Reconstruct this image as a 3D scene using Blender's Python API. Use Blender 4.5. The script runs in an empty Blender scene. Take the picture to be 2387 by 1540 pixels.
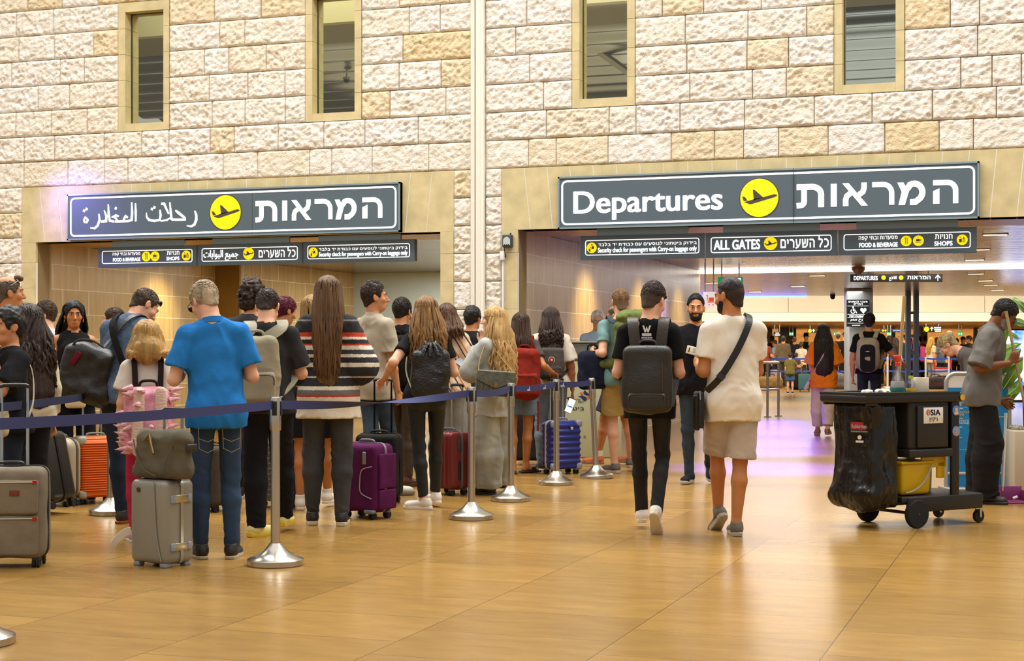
import bpy, math, random
import numpy as np
from mathutils import Vector, Matrix
from mathutils.geometry import tessellate_polygon

# ------------------------------------------------------------------ camera, world, lights, exposure
SC = bpy.context.scene
COL = SC.collection
W, H_ = 2387.0, 1540.0
FPX, HOR, CAMZ = 3655.0, 815.0, 1.27
YAW = math.asin(0.3258)
Fv = np.array([-math.sin(YAW), math.cos(YAW), 0.0])
Rv = np.array([math.cos(YAW), math.sin(YAW), 0.0])
C0 = np.array([0.0, 0.0, CAMZ])

cd = bpy.data.cameras.new('camera')
cd.sensor_fit = 'HORIZONTAL'; cd.sensor_width = 36.0
cd.lens = 36.0 * FPX / W
cd.shift_y = (HOR - H_ / 2) / W
cd.clip_end = 300
cam = bpy.data.objects.new('camera', cd); COL.objects.link(cam)
cam.location = C0; cam.rotation_euler = (math.pi / 2, 0, YAW)
SC.camera = cam

SC.view_settings.view_transform = 'Standard'
SC.view_settings.look = 'None'
SC.view_settings.exposure = 0.0
SC.view_settings.gamma = 1.0
SC.view_settings.use_curve_mapping = False
SC.cycles.max_bounces = 6
SC.cycles.diffuse_bounces = 3
SC.cycles.glossy_bounces = 3
SC.cycles.transmission_bounces = 4
SC.cycles.transparent_max_bounces = 6
SC.cycles.caustics_reflective = False
SC.cycles.caustics_refractive = False
SC.cycles.use_adaptive_sampling = True
SC.cycles.adaptive_threshold = 0.02

world = bpy.data.worlds.new('world'); SC.world = world
world.use_nodes = True
wb = world.node_tree.nodes['Background']
wb.inputs[0].default_value = (1.0, 0.97, 0.92, 1); wb.inputs[1].default_value = 0.50

# ------------------------------------------------------------------ pixels of the photograph -> places in the hall
def ray(px, py):
    return Fv + Rv * ((px - W / 2) / FPX) + np.array([0, 0, (HOR - py) / FPX])
def G(px, py, z=0.0):
    r = ray(px, py); return C0 + r * ((z - CAMZ) / r[2])
def D(px, py, d):
    return C0 + ray(px, py) * d
def PY(px, py, Y):
    r = ray(px, py); return C0 + r * (Y / r[1])
def dep(fy):
    return CAMZ * FPX / (fy - HOR)

def area(name, loc, rot, size, energy, color=(1, 1, 1), sizey=None, spread=None):
    l = bpy.data.lights.new(name, 'AREA'); l.energy = energy; l.color = color
    l.size = size
    if sizey: l.shape = 'RECTANGLE'; l.size_y = sizey
    if spread: l.spread = spread
    o = bpy.data.objects.new(name, l); COL.objects.link(o)
    o.location = loc; o.rotation_euler = rot
    return o

# daylight through the roof of the hall, and wall washers high on the stone wall
area('skylight', (-4.5, 4.5, 11.0), (0, 0, 0), 26, 2000, (1.0, 0.985, 0.96), 22)
area('skylight', (-6.0, 14.0, 10.5), (math.radians(-36), 0, 0), 22, 3100, (1.0, 0.985, 0.955), 2.0)
# downlights in the passages and the far hall
WARM = (1.0, 0.74, 0.36)
for ax, ay, e in ((-10.0, 20.5, 120), (-9.6, 25.0, 230), (-3.2, 20.5, 78), (-3.2, 25.0, 60)):
    area('passage_lamp', (ax, ay, 2.70), (0, 0, 0), 2.6, e, (1.0, 0.88, 0.68), 2.2)
for ax, ay, e in ((-4.0, 31.0, 130), (-10.0, 33.0, 130), (-6.5, 36.5, 200), (-14.0, 38.5, 220), (0.5, 34.0, 130), (4.5, 31.0, 110)):
    area('hall_lamp', (ax, ay, 2.66), (0, 0, 0), 4.5, e, (0.97, 0.95, 0.92), 3.0)
def spot(loc, tgt, e, ang, col=WARM):
    l = bpy.data.lights.new('wall_or_floor_spot', 'SPOT'); l.energy = e; l.color = col; l.spot_size = ang; l.spot_blend = 1.0
    l.shadow_soft_size = 0.15
    o = bpy.data.objects.new('wall_or_floor_spot', l); COL.objects.link(o); o.location = loc
    o.rotation_euler = (Vector(tgt) - Vector(loc)).to_track_quat('-Z', 'Y').to_euler()
spot((-11.9, 21.0, 2.68), (-13.03, 21.0, 1.75), 260, 1.1)
for ay, e in ((20.9, 260), (23.9, 210), (26.6, 160)):
    spot((-5.1, ay, 2.68), (-6.12, ay, 1.7), e, 1.15)
g_ = D(1806, HOR, 23.6); area('added_blue_floor_light', (g_[0], g_[1], 2.68), (0, 0, YAW - .165), .35, 1500, (0.03, 0.02, 1.0), 9.5, math.radians(32))  # added blue lamp, shaped to tint a strip of hall floor violet
g_ = D(1795, HOR, 16.8); spot((g_[0], g_[1], 5.2), (g_[0], g_[1], 0), 26000, .50, (0.03, 0.02, 1.0))  # added blue spot above the floor, carries the violet tint nearer the camera
spot((-13.2, 16.9, 3.7), (-12.3, 18.0, 3.05), 190, 1.0, (0.30, 0.22, 1.0))
spot((-5.2, 25.4, 2.62), (-6.12, 25.4, 1.9), 260, 0.9, (0.30, 0.25, 1.0))

# ------------------------------------------------------------------ materials
def lin(c):
    if isinstance(c, str):
        c = c.lstrip('#'); c = [int(c[i:i + 2], 16) / 255 for i in (0, 2, 4)]
    return tuple(x / 12.92 if x <= 0.04045 else ((x + 0.055) / 1.055) ** 2.4 for x in c)
_M = {}
def mat(name, col, rough=0.6, metal=0.0, bump=0.0, bs=60.0, var=0.0, vs=4.0, emit=0.0, coat=0.0, trans=0.0, alpha=1.0, stretch=None, ior=1.45, spec=0.5, ecol=None):
    key = (name, str(col), rough, metal, bump, bs, var, vs, emit, coat, trans, alpha, str(stretch), spec, str(ecol))
    if key in _M: return _M[key]
    m = bpy.data.materials.new(name); m.use_nodes = True
    nt = m.node_tree; n = nt.nodes; L = nt.links
    b = n['Principled BSDF']
    c = lin(col)
    b.inputs['Base Color'].default_value = (*c, 1)
    b.inputs['Roughness'].default_value = rough; b.inputs['Metallic'].default_value = metal
    b.inputs['IOR'].default_value = ior
    b.inputs['Specular IOR Level'].default_value = spec
    b.inputs['Coat Weight'].default_value = coat
    b.inputs['Transmission Weight'].default_value = trans
    b.inputs['Alpha'].default_value = alpha
    if emit:
        b.inputs['Emission Color'].default_value = (*(lin(ecol) if ecol else c), 1); b.inputs['Emission Strength'].default_value = emit
    if bump or var:
        tc = n.new('ShaderNodeTexCoord'); src = tc.outputs['Object']
        if stretch:
            mp = n.new('ShaderNodeMapping'); mp.inputs['Scale'].default_value = stretch
            L.new(src, mp.inputs[0]); src = mp.outputs[0]
        if var:
            t = n.new('ShaderNodeTexNoise'); t.inputs['Scale'].default_value = vs; t.inputs['Detail'].default_value = 5
            L.new(src, t.inputs['Vector'])
            r = n.new('ShaderNodeValToRGB')
            r.color_ramp.elements[0].position = 0.3; r.color_ramp.elements[1].position = 0.7
            r.color_ramp.elements[0].color = (*[x * (1 - var) for x in c], 1)
            r.color_ramp.elements[1].color = (*[min(1, x * (1 + var)) for x in c], 1)
            L.new(t.outputs['Fac'], r.inputs[0]); L.new(r.outputs[0], b.inputs['Base Color'])
        if bump:
            t = n.new('ShaderNodeTexNoise'); t.inputs['Scale'].default_value = bs; t.inputs['Detail'].default_value = 4
            L.new(src, t.inputs['Vector'])
            bp = n.new('ShaderNodeBump'); bp.inputs['Strength'].default_value = bump; bp.inputs['Distance'].default_value = 0.01
            L.new(t.outputs['Fac'], bp.inputs['Height']); L.new(bp.outputs[0], b.inputs['Normal'])
    _M[key] = m
    return m
def fabric(col, var=0.12, name='fabric'): return mat(name, col, 0.92, bump=0.30, bs=22, var=var, vs=9, spec=0.2)
def denim(col, name='denim'): return mat(name, col, 0.9, bump=0.3, bs=300, var=0.28, vs=7, stretch=(1, 1, .45), spec=0.2)
def leather(col, name='leather'): return mat(name, col, 0.42, bump=0.3, bs=90, var=0.15, vs=6)
def plastic(col, rough=0.35, name='plastic'): return mat(name, col, rough, bump=0.05, bs=150)
def hairm(col, var=0.45): return mat('hair', col, 0.5, bump=0.6, bs=70, var=var, vs=26, stretch=(1, 1, .07), spec=0.35)
STEEL = mat('brushed_steel', '#b9b3a8', 0.26, 1.0, bump=0.04, bs=200, stretch=(1, 1, 0.05))
ALU = mat('aluminium', '#c3c2be', 0.35, 1.0)
BLACKP = mat('black_plastic', '#17171a', 0.45, bump=0.06, bs=120)
RUBBER = mat('rubber', '#1b1b1b', 0.8)
WHITE = mat('white_plastic', '#e4e3de', 0.5)

# ------------------------------------------------------------------ numpy noise
def _h(ix, iy, iz, seed):
    h = (ix.astype(np.uint32) * np.uint32(374761393) + iy.astype(np.uint32) * np.uint32(668265263)
         + iz.astype(np.uint32) * np.uint32(2246822519) + np.uint32(seed * 3266489917 & 0xffffffff))
    h = (h ^ (h >> np.uint32(13))) * np.uint32(1274126177)
    return ((h ^ (h >> np.uint32(16))) & np.uint32(0xffff)).astype(np.float32) / 65535.0
def vnoise(P, seed=0):
    i = np.floor(P).astype(np.int64); f = (P - i).astype(np.float32); u = f * f * (3 - 2 * f)
    x, y, z = i[:, 0], i[:, 1], i[:, 2]; a, b, c = u[:, 0], u[:, 1], u[:, 2]
    r = 0
    for dx in (0, 1):
        wx = a if dx else 1 - a
        for dy in (0, 1):
            wy = b if dy else 1 - b
            for dz in (0, 1):
                wz = c if dz else 1 - c
                r = r + _h(x + dx, y + dy, z + dz, seed) * (wx * wy * wz)
    return r * 2 - 1

# ------------------------------------------------------------------ mesh builder
def rotm(rx=0, ry=0, rz=0):
    return np.array(Matrix.Rotation(rz, 3, 'Z') @ Matrix.Rotation(ry, 3, 'Y') @ Matrix.Rotation(rx, 3, 'X'))
def nrm(v):
    v = np.asarray(v, float); l = np.linalg.norm(v); return v / l if l > 1e-9 else v
class MB:
    def __init__(s): s.V = []; s.F = []; s.I = []; s.n = 0; s.tint = []
    def add(s, v, f, m=0, R=None, c=None, t=0.0):
        v = np.asarray(v, float)
        if R is not None: v = v @ np.asarray(R).T
        if c is not None: v = v + np.asarray(c)
        o = s.n; s.V.append(v); s.n += len(v)
        s.F += [tuple(int(i) + o for i in q) for q in f]; s.I += [m] * len(f)
        s.tint.append(np.full(len(v), t))
        return s
    def box(s, c, size, R=None, m=0, t=0.0):
        h = np.asarray(size) / 2
        v = np.array([[x, y, z] for x in (-1, 1) for y in (-1, 1) for z in (-1, 1)]) * h
        return s.add(v, [(0, 1, 3, 2), (4, 6, 7, 5), (0, 4, 5, 1), (2, 3, 7, 6), (0, 2, 6, 4), (1, 5, 7, 3)], m, R, c, t)
    def bx(s, x0, x1, y0, y1, z0, z1, m=0, t=0.0):
        return s.box(((x0 + x1) / 2, (y0 + y1) / 2, (z0 + z1) / 2), (x1 - x0, y1 - y0, z1 - z0), None, m, t)
    def rbox(s, c, size, r=0.03, seg=3, R=None, m=0, fn=None, div=1):
        dv = div if isinstance(div, tuple) else (div,) * 3
        """box with rounded edges; fn(v) may reshape the vertices"""
        h = np.asarray(size, float) / 2; r = min(r, h.min() * 0.999)
        def ticks(hh, div):
            a = [-(hh) + r * (1 - math.cos(k / seg * math.pi / 2)) * 1.0 for k in range(seg)]
            mid = list(np.linspace(-(hh - r), hh - r, div + 1))
            return np.array(a[:seg] + mid + [-x for x in a[:seg]][::-1])
        T = [ticks(x, dd) for x, dd in zip(h, dv)]
        key = {}; V = []; F = []
        def vid(p):
            k = tuple(np.round(p, 6))
            if k not in key: key[k] = len(V); V.append(p)
            return key[k]
        for ax in range(3):
            a, b = (ax + 1) % 3, (ax + 2) % 3
            for sg in (-1, 1):
                for i in range(len(T[a]) - 1):
                    for j in range(len(T[b]) - 1):
                        q = []
                        for (ii, jj) in ((i, j), (i + 1, j), (i + 1, j + 1), (i, j + 1)):
                            p = np.zeros(3); p[ax] = sg * h[ax]; p[a] = T[a][ii]; p[b] = T[b][jj]; q.append(vid(p))
                        F.append(q if sg > 0 else q[::-1])
        V = np.array(V); inner = np.clip(V, -(h - r), h - r); d = V - inner
        l = np.linalg.norm(d, axis=1, keepdims=True); V = inner + d / np.maximum(l, 1e-9) * r
        if fn: V = fn(V)
        return s.add(V, F, m, R, c)
    def tube(s, pts, r, n=8, m=0, sq=None, close=False):
        """swept tube; r scalar or per point; sq=(dir,k) flattens along dir"""
        P = np.asarray(pts, float); N = len(P); r = np.broadcast_to(np.asarray(r, float), (N,))
        T = np.gradient(P, axis=0); T /= np.maximum(np.linalg.norm(T, axis=1, keepdims=True), 1e-9)
        u = np.cross(T[0], [0, 0, 1.0])
        if np.linalg.norm(u) < 0.05: u = np.cross(T[0], [0, 1.0, 0])
        u = nrm(u); V = []
        for k in range(N):
            u = nrm(u - T[k] * np.dot(u, T[k])); w = np.cross(T[k], u)
            a = np.arange(n) / n * 2 * math.pi
            ring = np.outer(np.cos(a), u) * r[k] + np.outer(np.sin(a), w) * r[k]
            if sq is not None:
                dd = nrm(sq[0]); ring = ring - np.outer(ring @ dd, dd) * (1 - sq[1])
            V.append(P[k] + ring)
        V = np.concatenate(V); F = []
        for k in range(N - 1):
            for i in range(n):
                j = (i + 1) % n
                F.append((k * n + i, k * n + j, (k + 1) * n + j, (k + 1) * n + i))
        if not close:
            F.append(tuple(range(n))[::-1]); F.append(tuple((N - 1) * n + i for i in range(n)))
        return s.add(V, F, m)
    def cyl(s, a, b, r, n=16, m=0, r2=None):
        return s.tube([a, b], [r, r if r2 is None else r2], n, m)
    def lathe(s, prof, n=24, c=(0, 0, 0), m=0, R=None, cap=True):
        V = []; F = []
        for (r, z) in prof:
            for i in range(n):
                a = i / n * 2 * math.pi; V.append((r * math.cos(a), r * math.sin(a), z))
        for k in range(len(prof) - 1):
            for i in range(n):
                j = (i + 1) % n; F.append((k * n + i, k * n + j, (k + 1) * n + j, (k + 1) * n + i))
        if cap:
            F.append(tuple(range(n))[::-1]); F.append(tuple((len(prof) - 1) * n + i for i in range(n)))
        return s.add(V, F, m, R, c)
    def ball(s, c, r, n=12, m=0, R=None):
        r = np.broadcast_to(np.asarray(r, float), (3,)); V = []; F = []
        k = n // 2 + 1
        for i in range(k):
            th = math.pi * i / (k - 1)
            for j in range(n):
                ph = 2 * math.pi * j / n
                V.append((math.sin(th) * math.cos(ph) * r[0], math.sin(th) * math.sin(ph) * r[1], -math.cos(th) * r[2]))
        for i in range(k - 1):
            for j in range(n):
                jj = (j + 1) % n; F.append((i * n + j, i * n + jj, (i + 1) * n + jj, (i + 1) * n + j))
        return s.add(V, F, m, R, c)
    def prism(s, poly, t, R=None, c=None, m=0, two=True):
        """2d polygon in local xz, thickness t along +y (front at y=0, facing -y)"""
        P = np.asarray(poly, float)
        area2 = np.sum(P[:, 0] * np.roll(P[:, 1], -1) - np.roll(P[:, 0], -1) * P[:, 1])
        if area2 < 0: P = P[::-1]
        n = len(P)
        V = np.zeros((2 * n, 3)); V[:n, 0] = P[:, 0]; V[:n, 2] = P[:, 1]; V[n:] = V[:n]; V[n:, 1] = t
        tris = tessellate_polygon([[Vector((p[0], p[1], 0)) for p in P]])
        F = []
        for q in tris:
            a = (P[q[1]] - P[q[0]]); b = (P[q[2]] - P[q[0]])
            q = tuple(q) if a[0] * b[1] - a[1] * b[0] > 0 else tuple(q)[::-1]
            F.append(q)
            if two: F.append(tuple(i + n for i in q[::-1]))
        for i in range(n):
            j = (i + 1) % n; F.append((i, i + n, j + n, j))
        return s.add(V, F, m, R, c)
    def stroke(s, pts, w, t, R=None, c=None, m=0):
        """flat thick polyline in local xz with thickness t"""
        P = np.asarray(pts, float); w = np.broadcast_to(np.asarray(w, float), (len(P),))
        ok = [0] + [k for k in range(1, len(P)) if np.linalg.norm(P[k] - P[k - 1]) > 1e-6]; P = P[ok]; w = w[ok]; N = len(P)
        d = np.diff(P, axis=0); d /= np.maximum(np.linalg.norm(d, axis=1, keepdims=True), 1e-9)
        nn = np.stack([-d[:, 1], d[:, 0]], 1)
        L_ = []
        for k in range(N):
            if k == 0: o = nn[0]
            elif k == N - 1: o = nn[-1]
            else:
                o = nn[k - 1] + nn[k]; o = o / max(np.linalg.norm(o), 1e-6); o = o / max(0.35, float(o @ nn[k]))
            L_.append(o * w[k] / 2)
        L_ = np.array(L_)
        for k in range(N - 1):
            s.prism([P[k] - L_[k], P[k + 1] - L_[k + 1], P[k + 1] + L_[k + 1], P[k] + L_[k]], t, R, c, m, two=False)
        return s
    def band(s, pts, up, w, t=0.004, m=0):
        """flat strap: width w along 'up' (vector or per-point list), thickness t"""
        P = np.asarray(pts, float); N = len(P)
        U = np.asarray(up, float); U = np.broadcast_to(U, (N, 3)) if U.ndim == 1 else U
        w = np.broadcast_to(np.asarray(w, float), (N,))
        T = np.gradient(P, axis=0); V = []
        for k in range(N):
            tt = nrm(T[k]); u = nrm(U[k] - tt * np.dot(U[k], tt)); q = np.cross(tt, u)
            for a, b in ((1, 1), (1, -1), (-1, -1), (-1, 1)):
                V.append(P[k] + u * a * w[k] / 2 + q * b * t / 2)
        F = []
        for k in range(N - 1):
            for i in range(4):
                j = (i + 1) % 4; F.append((k * 4 + i, k * 4 + j, k * 4 + 4 + j, k * 4 + 4 + i))
        F += [(3, 2, 1, 0), tuple((N - 1) * 4 + i for i in range(4))]
        return s.add(V, F, m)
    def obj(s, name, mats, parent=None, smooth=35, tint=False):
        V = np.concatenate(s.V) if s.V else np.zeros((0, 3))
        return mesh_obj(name, V, s.F, mats, parent, smooth, s.I, np.concatenate(s.tint) if tint else None)

def mesh_obj(name, V, F, mats, parent=None, smooth=35, I=None, tint=None):
    me = bpy.data.meshes.new(name)
    if isinstance(F, np.ndarray):
        nf = len(F); me.vertices.add(len(V)); me.vertices.foreach_set('co', np.asarray(V, np.float32).ravel())
        me.loops.add(nf * 4); me.loops.foreach_set('vertex_index', F.astype(np.int32).ravel())
        me.polygons.add(nf); me.polygons.foreach_set('loop_start', np.arange(0, nf * 4, 4, dtype=np.int32))
        me.update(calc_edges=True)
    else:
        me.from_pydata([tuple(v) for v in V], [], F)
    if not isinstance(mats, (list, tuple)): mats = [mats]
    for m in mats: me.materials.append(m)
    if I is not None and len(mats) > 1: me.polygons.foreach_set('material_index', np.asarray(I, np.int32))
    if tint is not None:
        a = me.attributes.new('tint', 'FLOAT', 'POINT'); a.data.foreach_set('value', np.asarray(tint, np.float32))
    if smooth is not None:
        me.polygons.foreach_set('use_smooth', np.ones(len(me.polygons), bool))
        if smooth < 180: me.set_sharp_from_angle(angle=math.radians(smooth))
    me.update()
    o = bpy.data.objects.new(name, me); COL.objects.link(o)
    if parent is not None: o.parent = parent
    return o

def tag(o, label=None, cat=None, group=None, kind=None):
    if label: o['label'] = label
    if cat: o['category'] = cat
    if group: o['group'] = group
    if kind: o['kind'] = kind
    return o
def thing(name, label, cat, loc=(0, 0, 0), rz=0.0, group=None):
    o = bpy.data.objects.new(name, None); COL.objects.link(o); o.empty_display_size = 0.1
    o.location = loc; o.rotation_euler = (0, 0, rz)
    return tag(o, label, cat, group)
def struct(name, mb, mats, smooth=35, tint=False):
    return tag(mb.obj(name, mats, None, smooth, tint), kind='structure')
def copy_tree(o, parent=None):
    c = o.copy(); COL.objects.link(c)
    if parent is not None:
        c.parent = parent; c.matrix_parent_inverse = o.matrix_parent_inverse
    for ch in list(o.children): copy_tree(ch, c)
    return c

# ------------------------------------------------------------------ lettering
_txt = {}
def text_geo(s, bold=0.0):
    k = (s, bold)
    if k in _txt: return _txt[k]
    cu = bpy.data.curves.new('t', 'FONT'); cu.body = s; cu.resolution_u = 4
    o = bpy.data.objects.new('t', cu); COL.objects.link(o)
    dg = bpy.context.evaluated_depsgraph_get(); dg.update()
    me = bpy.data.meshes.new_from_object(o.evaluated_get(dg))
    v = np.zeros(len(me.vertices) * 3); me.vertices.foreach_get('co', v); v = v.reshape(-1, 3)
    f = [tuple(p.vertices) for p in me.polygons]
    bpy.data.objects.remove(o); bpy.data.curves.remove(cu); bpy.data.meshes.remove(me)
    V = []; F = []
    offs = [(0, 0)] if not bold else [(-bold, -bold * .5), (bold, -bold * .5), (0, 0), (-bold, bold * .5), (bold, bold * .5)]
    for dx, dy in offs:
        o_ = sum(len(x) for x in V); V.append(v + np.array([dx, dy, 0])); F += [tuple(i + o_ for i in q) for q in f]
    _txt[k] = (np.concatenate(V)[:, :2], F)
    return _txt[k]
HB = {'א': (.85, [[(.1, 1), (.78, 0)], [(.70, 1), (.69, .7), (.52, .5)], [(.13, 0), (.13, .35), (.30, .58)]]), 'ב': (.75, [[(.05, .91), (.42, .91), (.58, .76), (.58, .09)], [(0, .09), (.75, .09)]]), 'ד': (.75, [[(0, .91), (.75, .91)], [(.58, .91), (.58, 0)]]),
      'ה': (.78, [[(0, .91), (.48, .91), (.66, .74), (.66, 0)], [(.12, 0), (.12, .58)]]), 'ו': (.25, [[(.0, .91), (.09, .91), (.15, .85), (.15, 0)]]), 'ז': (.4, [[(0, .91), (.4, .91)], [(.22, .91), (.20, 0)]]), 'ח': (.78, [[(0, .91), (.48, .91), (.66, .74), (.66, 0)], [(.12, 0), (.12, .91)]]),
      'ט': (.82, [[(.1, 1), (.1, .3), (.22, .09), (.58, .09), (.72, .3), (.72, .72), (.58, .91), (.42, .91)]]), 'י': (.25, [[(.0, .91), (.09, .91), (.15, .85), (.15, .48)]]), 'כ': (.7, [[(.03, .91), (.38, .91), (.60, .68), (.60, .32), (.38, .09), (.03, .09)]]),
      'ל': (.65, [[(.1, 1.35), (.1, .91), (.45, .91), (.55, .8), (.53, .6), (.27, .22), (.24, 0)]]), 'מ': (.85, [[(.06, 1), (.24, .62), (.14, 0)], [(.24, .66), (.40, .86), (.58, .90), (.75, .68), (.75, .22), (.66, .09), (.42, .09)]]), 'ם': (.8, [[(.1, .82), (.1, .09), (.70, .09), (.70, .74), (.54, .91), (.02, .91)]]),
      'נ': (.5, [[(.1, .91), (.22, .91), (.38, .76), (.38, .09), (.02, .09)]]), 'ן': (.25, [[(.0, .91), (.09, .91), (.15, .85), (.15, -.35)]]), 'ס': (.8, [[(.0, .91), (.50, .91), (.70, .70), (.67, .34), (.50, .09), (.30, .09), (.13, .34), (.10, .86)]]),
      'ע': (.78, [[(.1, 1), (.2, .38), (.32, .14)], [(.68, 1), (.62, .45), (.36, .10), (.03, -.02)]]), 'פ': (.78, [[(.34, .5), (.14, .5), (.10, .86), (.42, .91), (.66, .68), (.66, .32), (.44, .09), (.06, .09)]]), 'ק': (.78, [[(0, .91), (.66, .91), (.64, .62), (.44, .24), (.42, .04)], [(.12, .56), (.12, -.35)]]),
      'ר': (.7, [[(0, .91), (.38, .91), (.58, .70), (.58, 0)]]), 'ש': (.95, [[(.09, 1), (.15, .09), (.52, .09), (.74, .27), (.85, 1)], [(.48, 1), (.45, .52), (.16, .42)]]), 'ת': (.85, [[(.05, .91), (.50, .91), (.70, .74), (.70, 0)], [(.22, .91), (.20, .22), (.13, .09), (0, .09)]])}
def heb_geo(s, w=.19):
    q = MB(); x = 0
    for ch in s:
        if ch in HB:
            for path in HB[ch][1]: q.stroke([(x + a, b) for a, b in path], w, .002)
            x += HB[ch][0] + .15
        else: x += .36
    V = np.concatenate(q.V); return V[:, [0, 2]], q.F
def put_text(mb, s, x0, x1, z0, z1, y, m=0, bold=0.02, R=None, c=None, cap=False):
    """lettering fitted to the box x0..x1, z0..z1 of a face looking towards -y at depth y"""
    v, f = heb_geo(s) if any('\u0590' < c_ < '\u0600' for c_ in s) else text_geo(s, bold)
    lo = v.min(0); hi = v.max(0)
    p = (v - lo) / np.maximum(hi - lo, 1e-6)
    P = np.stack([x0 + p[:, 0] * (x1 - x0), np.full(len(v), y), z0 + p[:, 1] * (z1 - z0)], 1)
    mb.add(P, f, m, R, c)
def rtl(s): return s[::-1]
def rrect(x0, x1, z0, z1, r, n=5):
    P = []
    for cx, cz, a0 in ((x1 - r, z1 - r, 0), (x0 + r, z1 - r, 90), (x0 + r, z0 + r, 180), (x1 - r, z0 + r, 270)):
        for k in range(n + 1):
            a = math.radians(a0 + 90 * k / n); P.append((cx + r * math.cos(a), cz + r * math.sin(a)))
    return P
def frame_line(mb, x0, x1, z0, z1, r, w, y, m=0, t=0.004):
    P = rrect(x0, x1, z0, z1, r); Q = rrect(x0 + w, x1 - w, z0 + w, z1 - w, max(r - w, 0.002))
    n = len(P)
    for i in range(n):
        j = (i + 1) % n
        mb.prism([P[i], P[j], Q[j], Q[i]], t, None, (0, y, 0), m, two=False)
def disc(mb, cx, cz, r, y, m=0, t=0.004, n=32, rz=None):
    rz = rz or r
    mb.prism([(cx + r * math.cos(2 * math.pi * k / n), cz + rz * math.sin(2 * math.pi * k / n)) for k in range(n)], t, None, (0, y, 0), m, two=False)
# ================================================================== the setting
rng = random.Random(7)
WY = 18.0            # plane of the stone wall
ZO = 2.725           # underside of the openings and of the ceilings behind them
ZS = 3.475           # top of the smooth stone surrounds
CH = 0.342           # height of a stone course
LX0, LX1 = PY(85, 600, WY)[0], PY(1027, 600, WY)[0]
RX0, RX1 = PY(1208, 600, WY)[0], -0.2
LS0, LS1 = PY(52, 600, WY)[0], PY(1058, 600, WY)[0]
RS0, RS1 = PY(1170, 600, WY)[0], 0.0

def nodes(name):
    m = bpy.data.materials.new(name); m.use_nodes = True
    return m, m.node_tree.nodes, m.node_tree.links, m.node_tree.nodes['Principled BSDF']

def stone_material():
    m, n, L, b = nodes('rough_stone')
    at = n.new('ShaderNodeAttribute'); at.attribute_name = 'tint'
    r = n.new('ShaderNodeValToRGB'); e = r.color_ramp.elements
    e[0].position = 0; e[0].color = (*lin('#ece7df'), 1); e[1].position = 1; e[1].color = (*lin('#e2cfa6'), 1)
    el = r.color_ramp.elements.new(0.5); el.color = (*lin('#ebe4d6'), 1)
    L.new(at.outputs['Fac'], r.inputs[0])
    tc = n.new('ShaderNodeTexCoord')
    t = n.new('ShaderNodeTexNoise'); t.inputs['Scale'].default_value = 9; t.inputs['Detail'].default_value = 6
    L.new(tc.outputs['Object'], t.inputs['Vector'])
    r2 = n.new('ShaderNodeValToRGB'); r2.color_ramp.elements[0].position = .33; r2.color_ramp.elements[1].position = .55
    r2.color_ramp.elements[0].color = (*lin('#dcc08c'), 1); r2.color_ramp.elements[1].color = (1, 1, 1, 1)
    L.new(t.outputs['Fac'], r2.inputs[0])
    mx = n.new('ShaderNodeMixRGB'); mx.blend_type = 'MULTIPLY'; mx.inputs[0].default_value = .28
    L.new(r.outputs[0], mx.inputs[1]); L.new(r2.outputs[0], mx.inputs[2]); L.new(mx.outputs[0], b.inputs['Base Color'])
    t2 = n.new('ShaderNodeTexNoise'); t2.inputs['Scale'].default_value = 55; t2.inputs['Detail'].default_value = 6
    L.new(tc.outputs['Object'], t2.inputs['Vector'])
    bp = n.new('ShaderNodeBump'); bp.inputs['Strength'].default_value = .8; bp.inputs['Distance'].default_value = .016
    L.new(t2.outputs['Fac'], bp.inputs['Height']); L.new(bp.outputs[0], b.inputs['Normal'])
    b.inputs['Roughness'].default_value = .95; b.inputs['Specular IOR Level'].default_value = .15
    return m
STONE = stone_material()
SMOOTH = mat('smooth_stone', '#cdbd8e', 0.55, bump=.06, bs=40, var=.14, vs=5)
GROUT = mat('grout', '#f2eee4', 0.9)
JOINT = mat('joint', '#8d7a58', 0.95)

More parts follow.
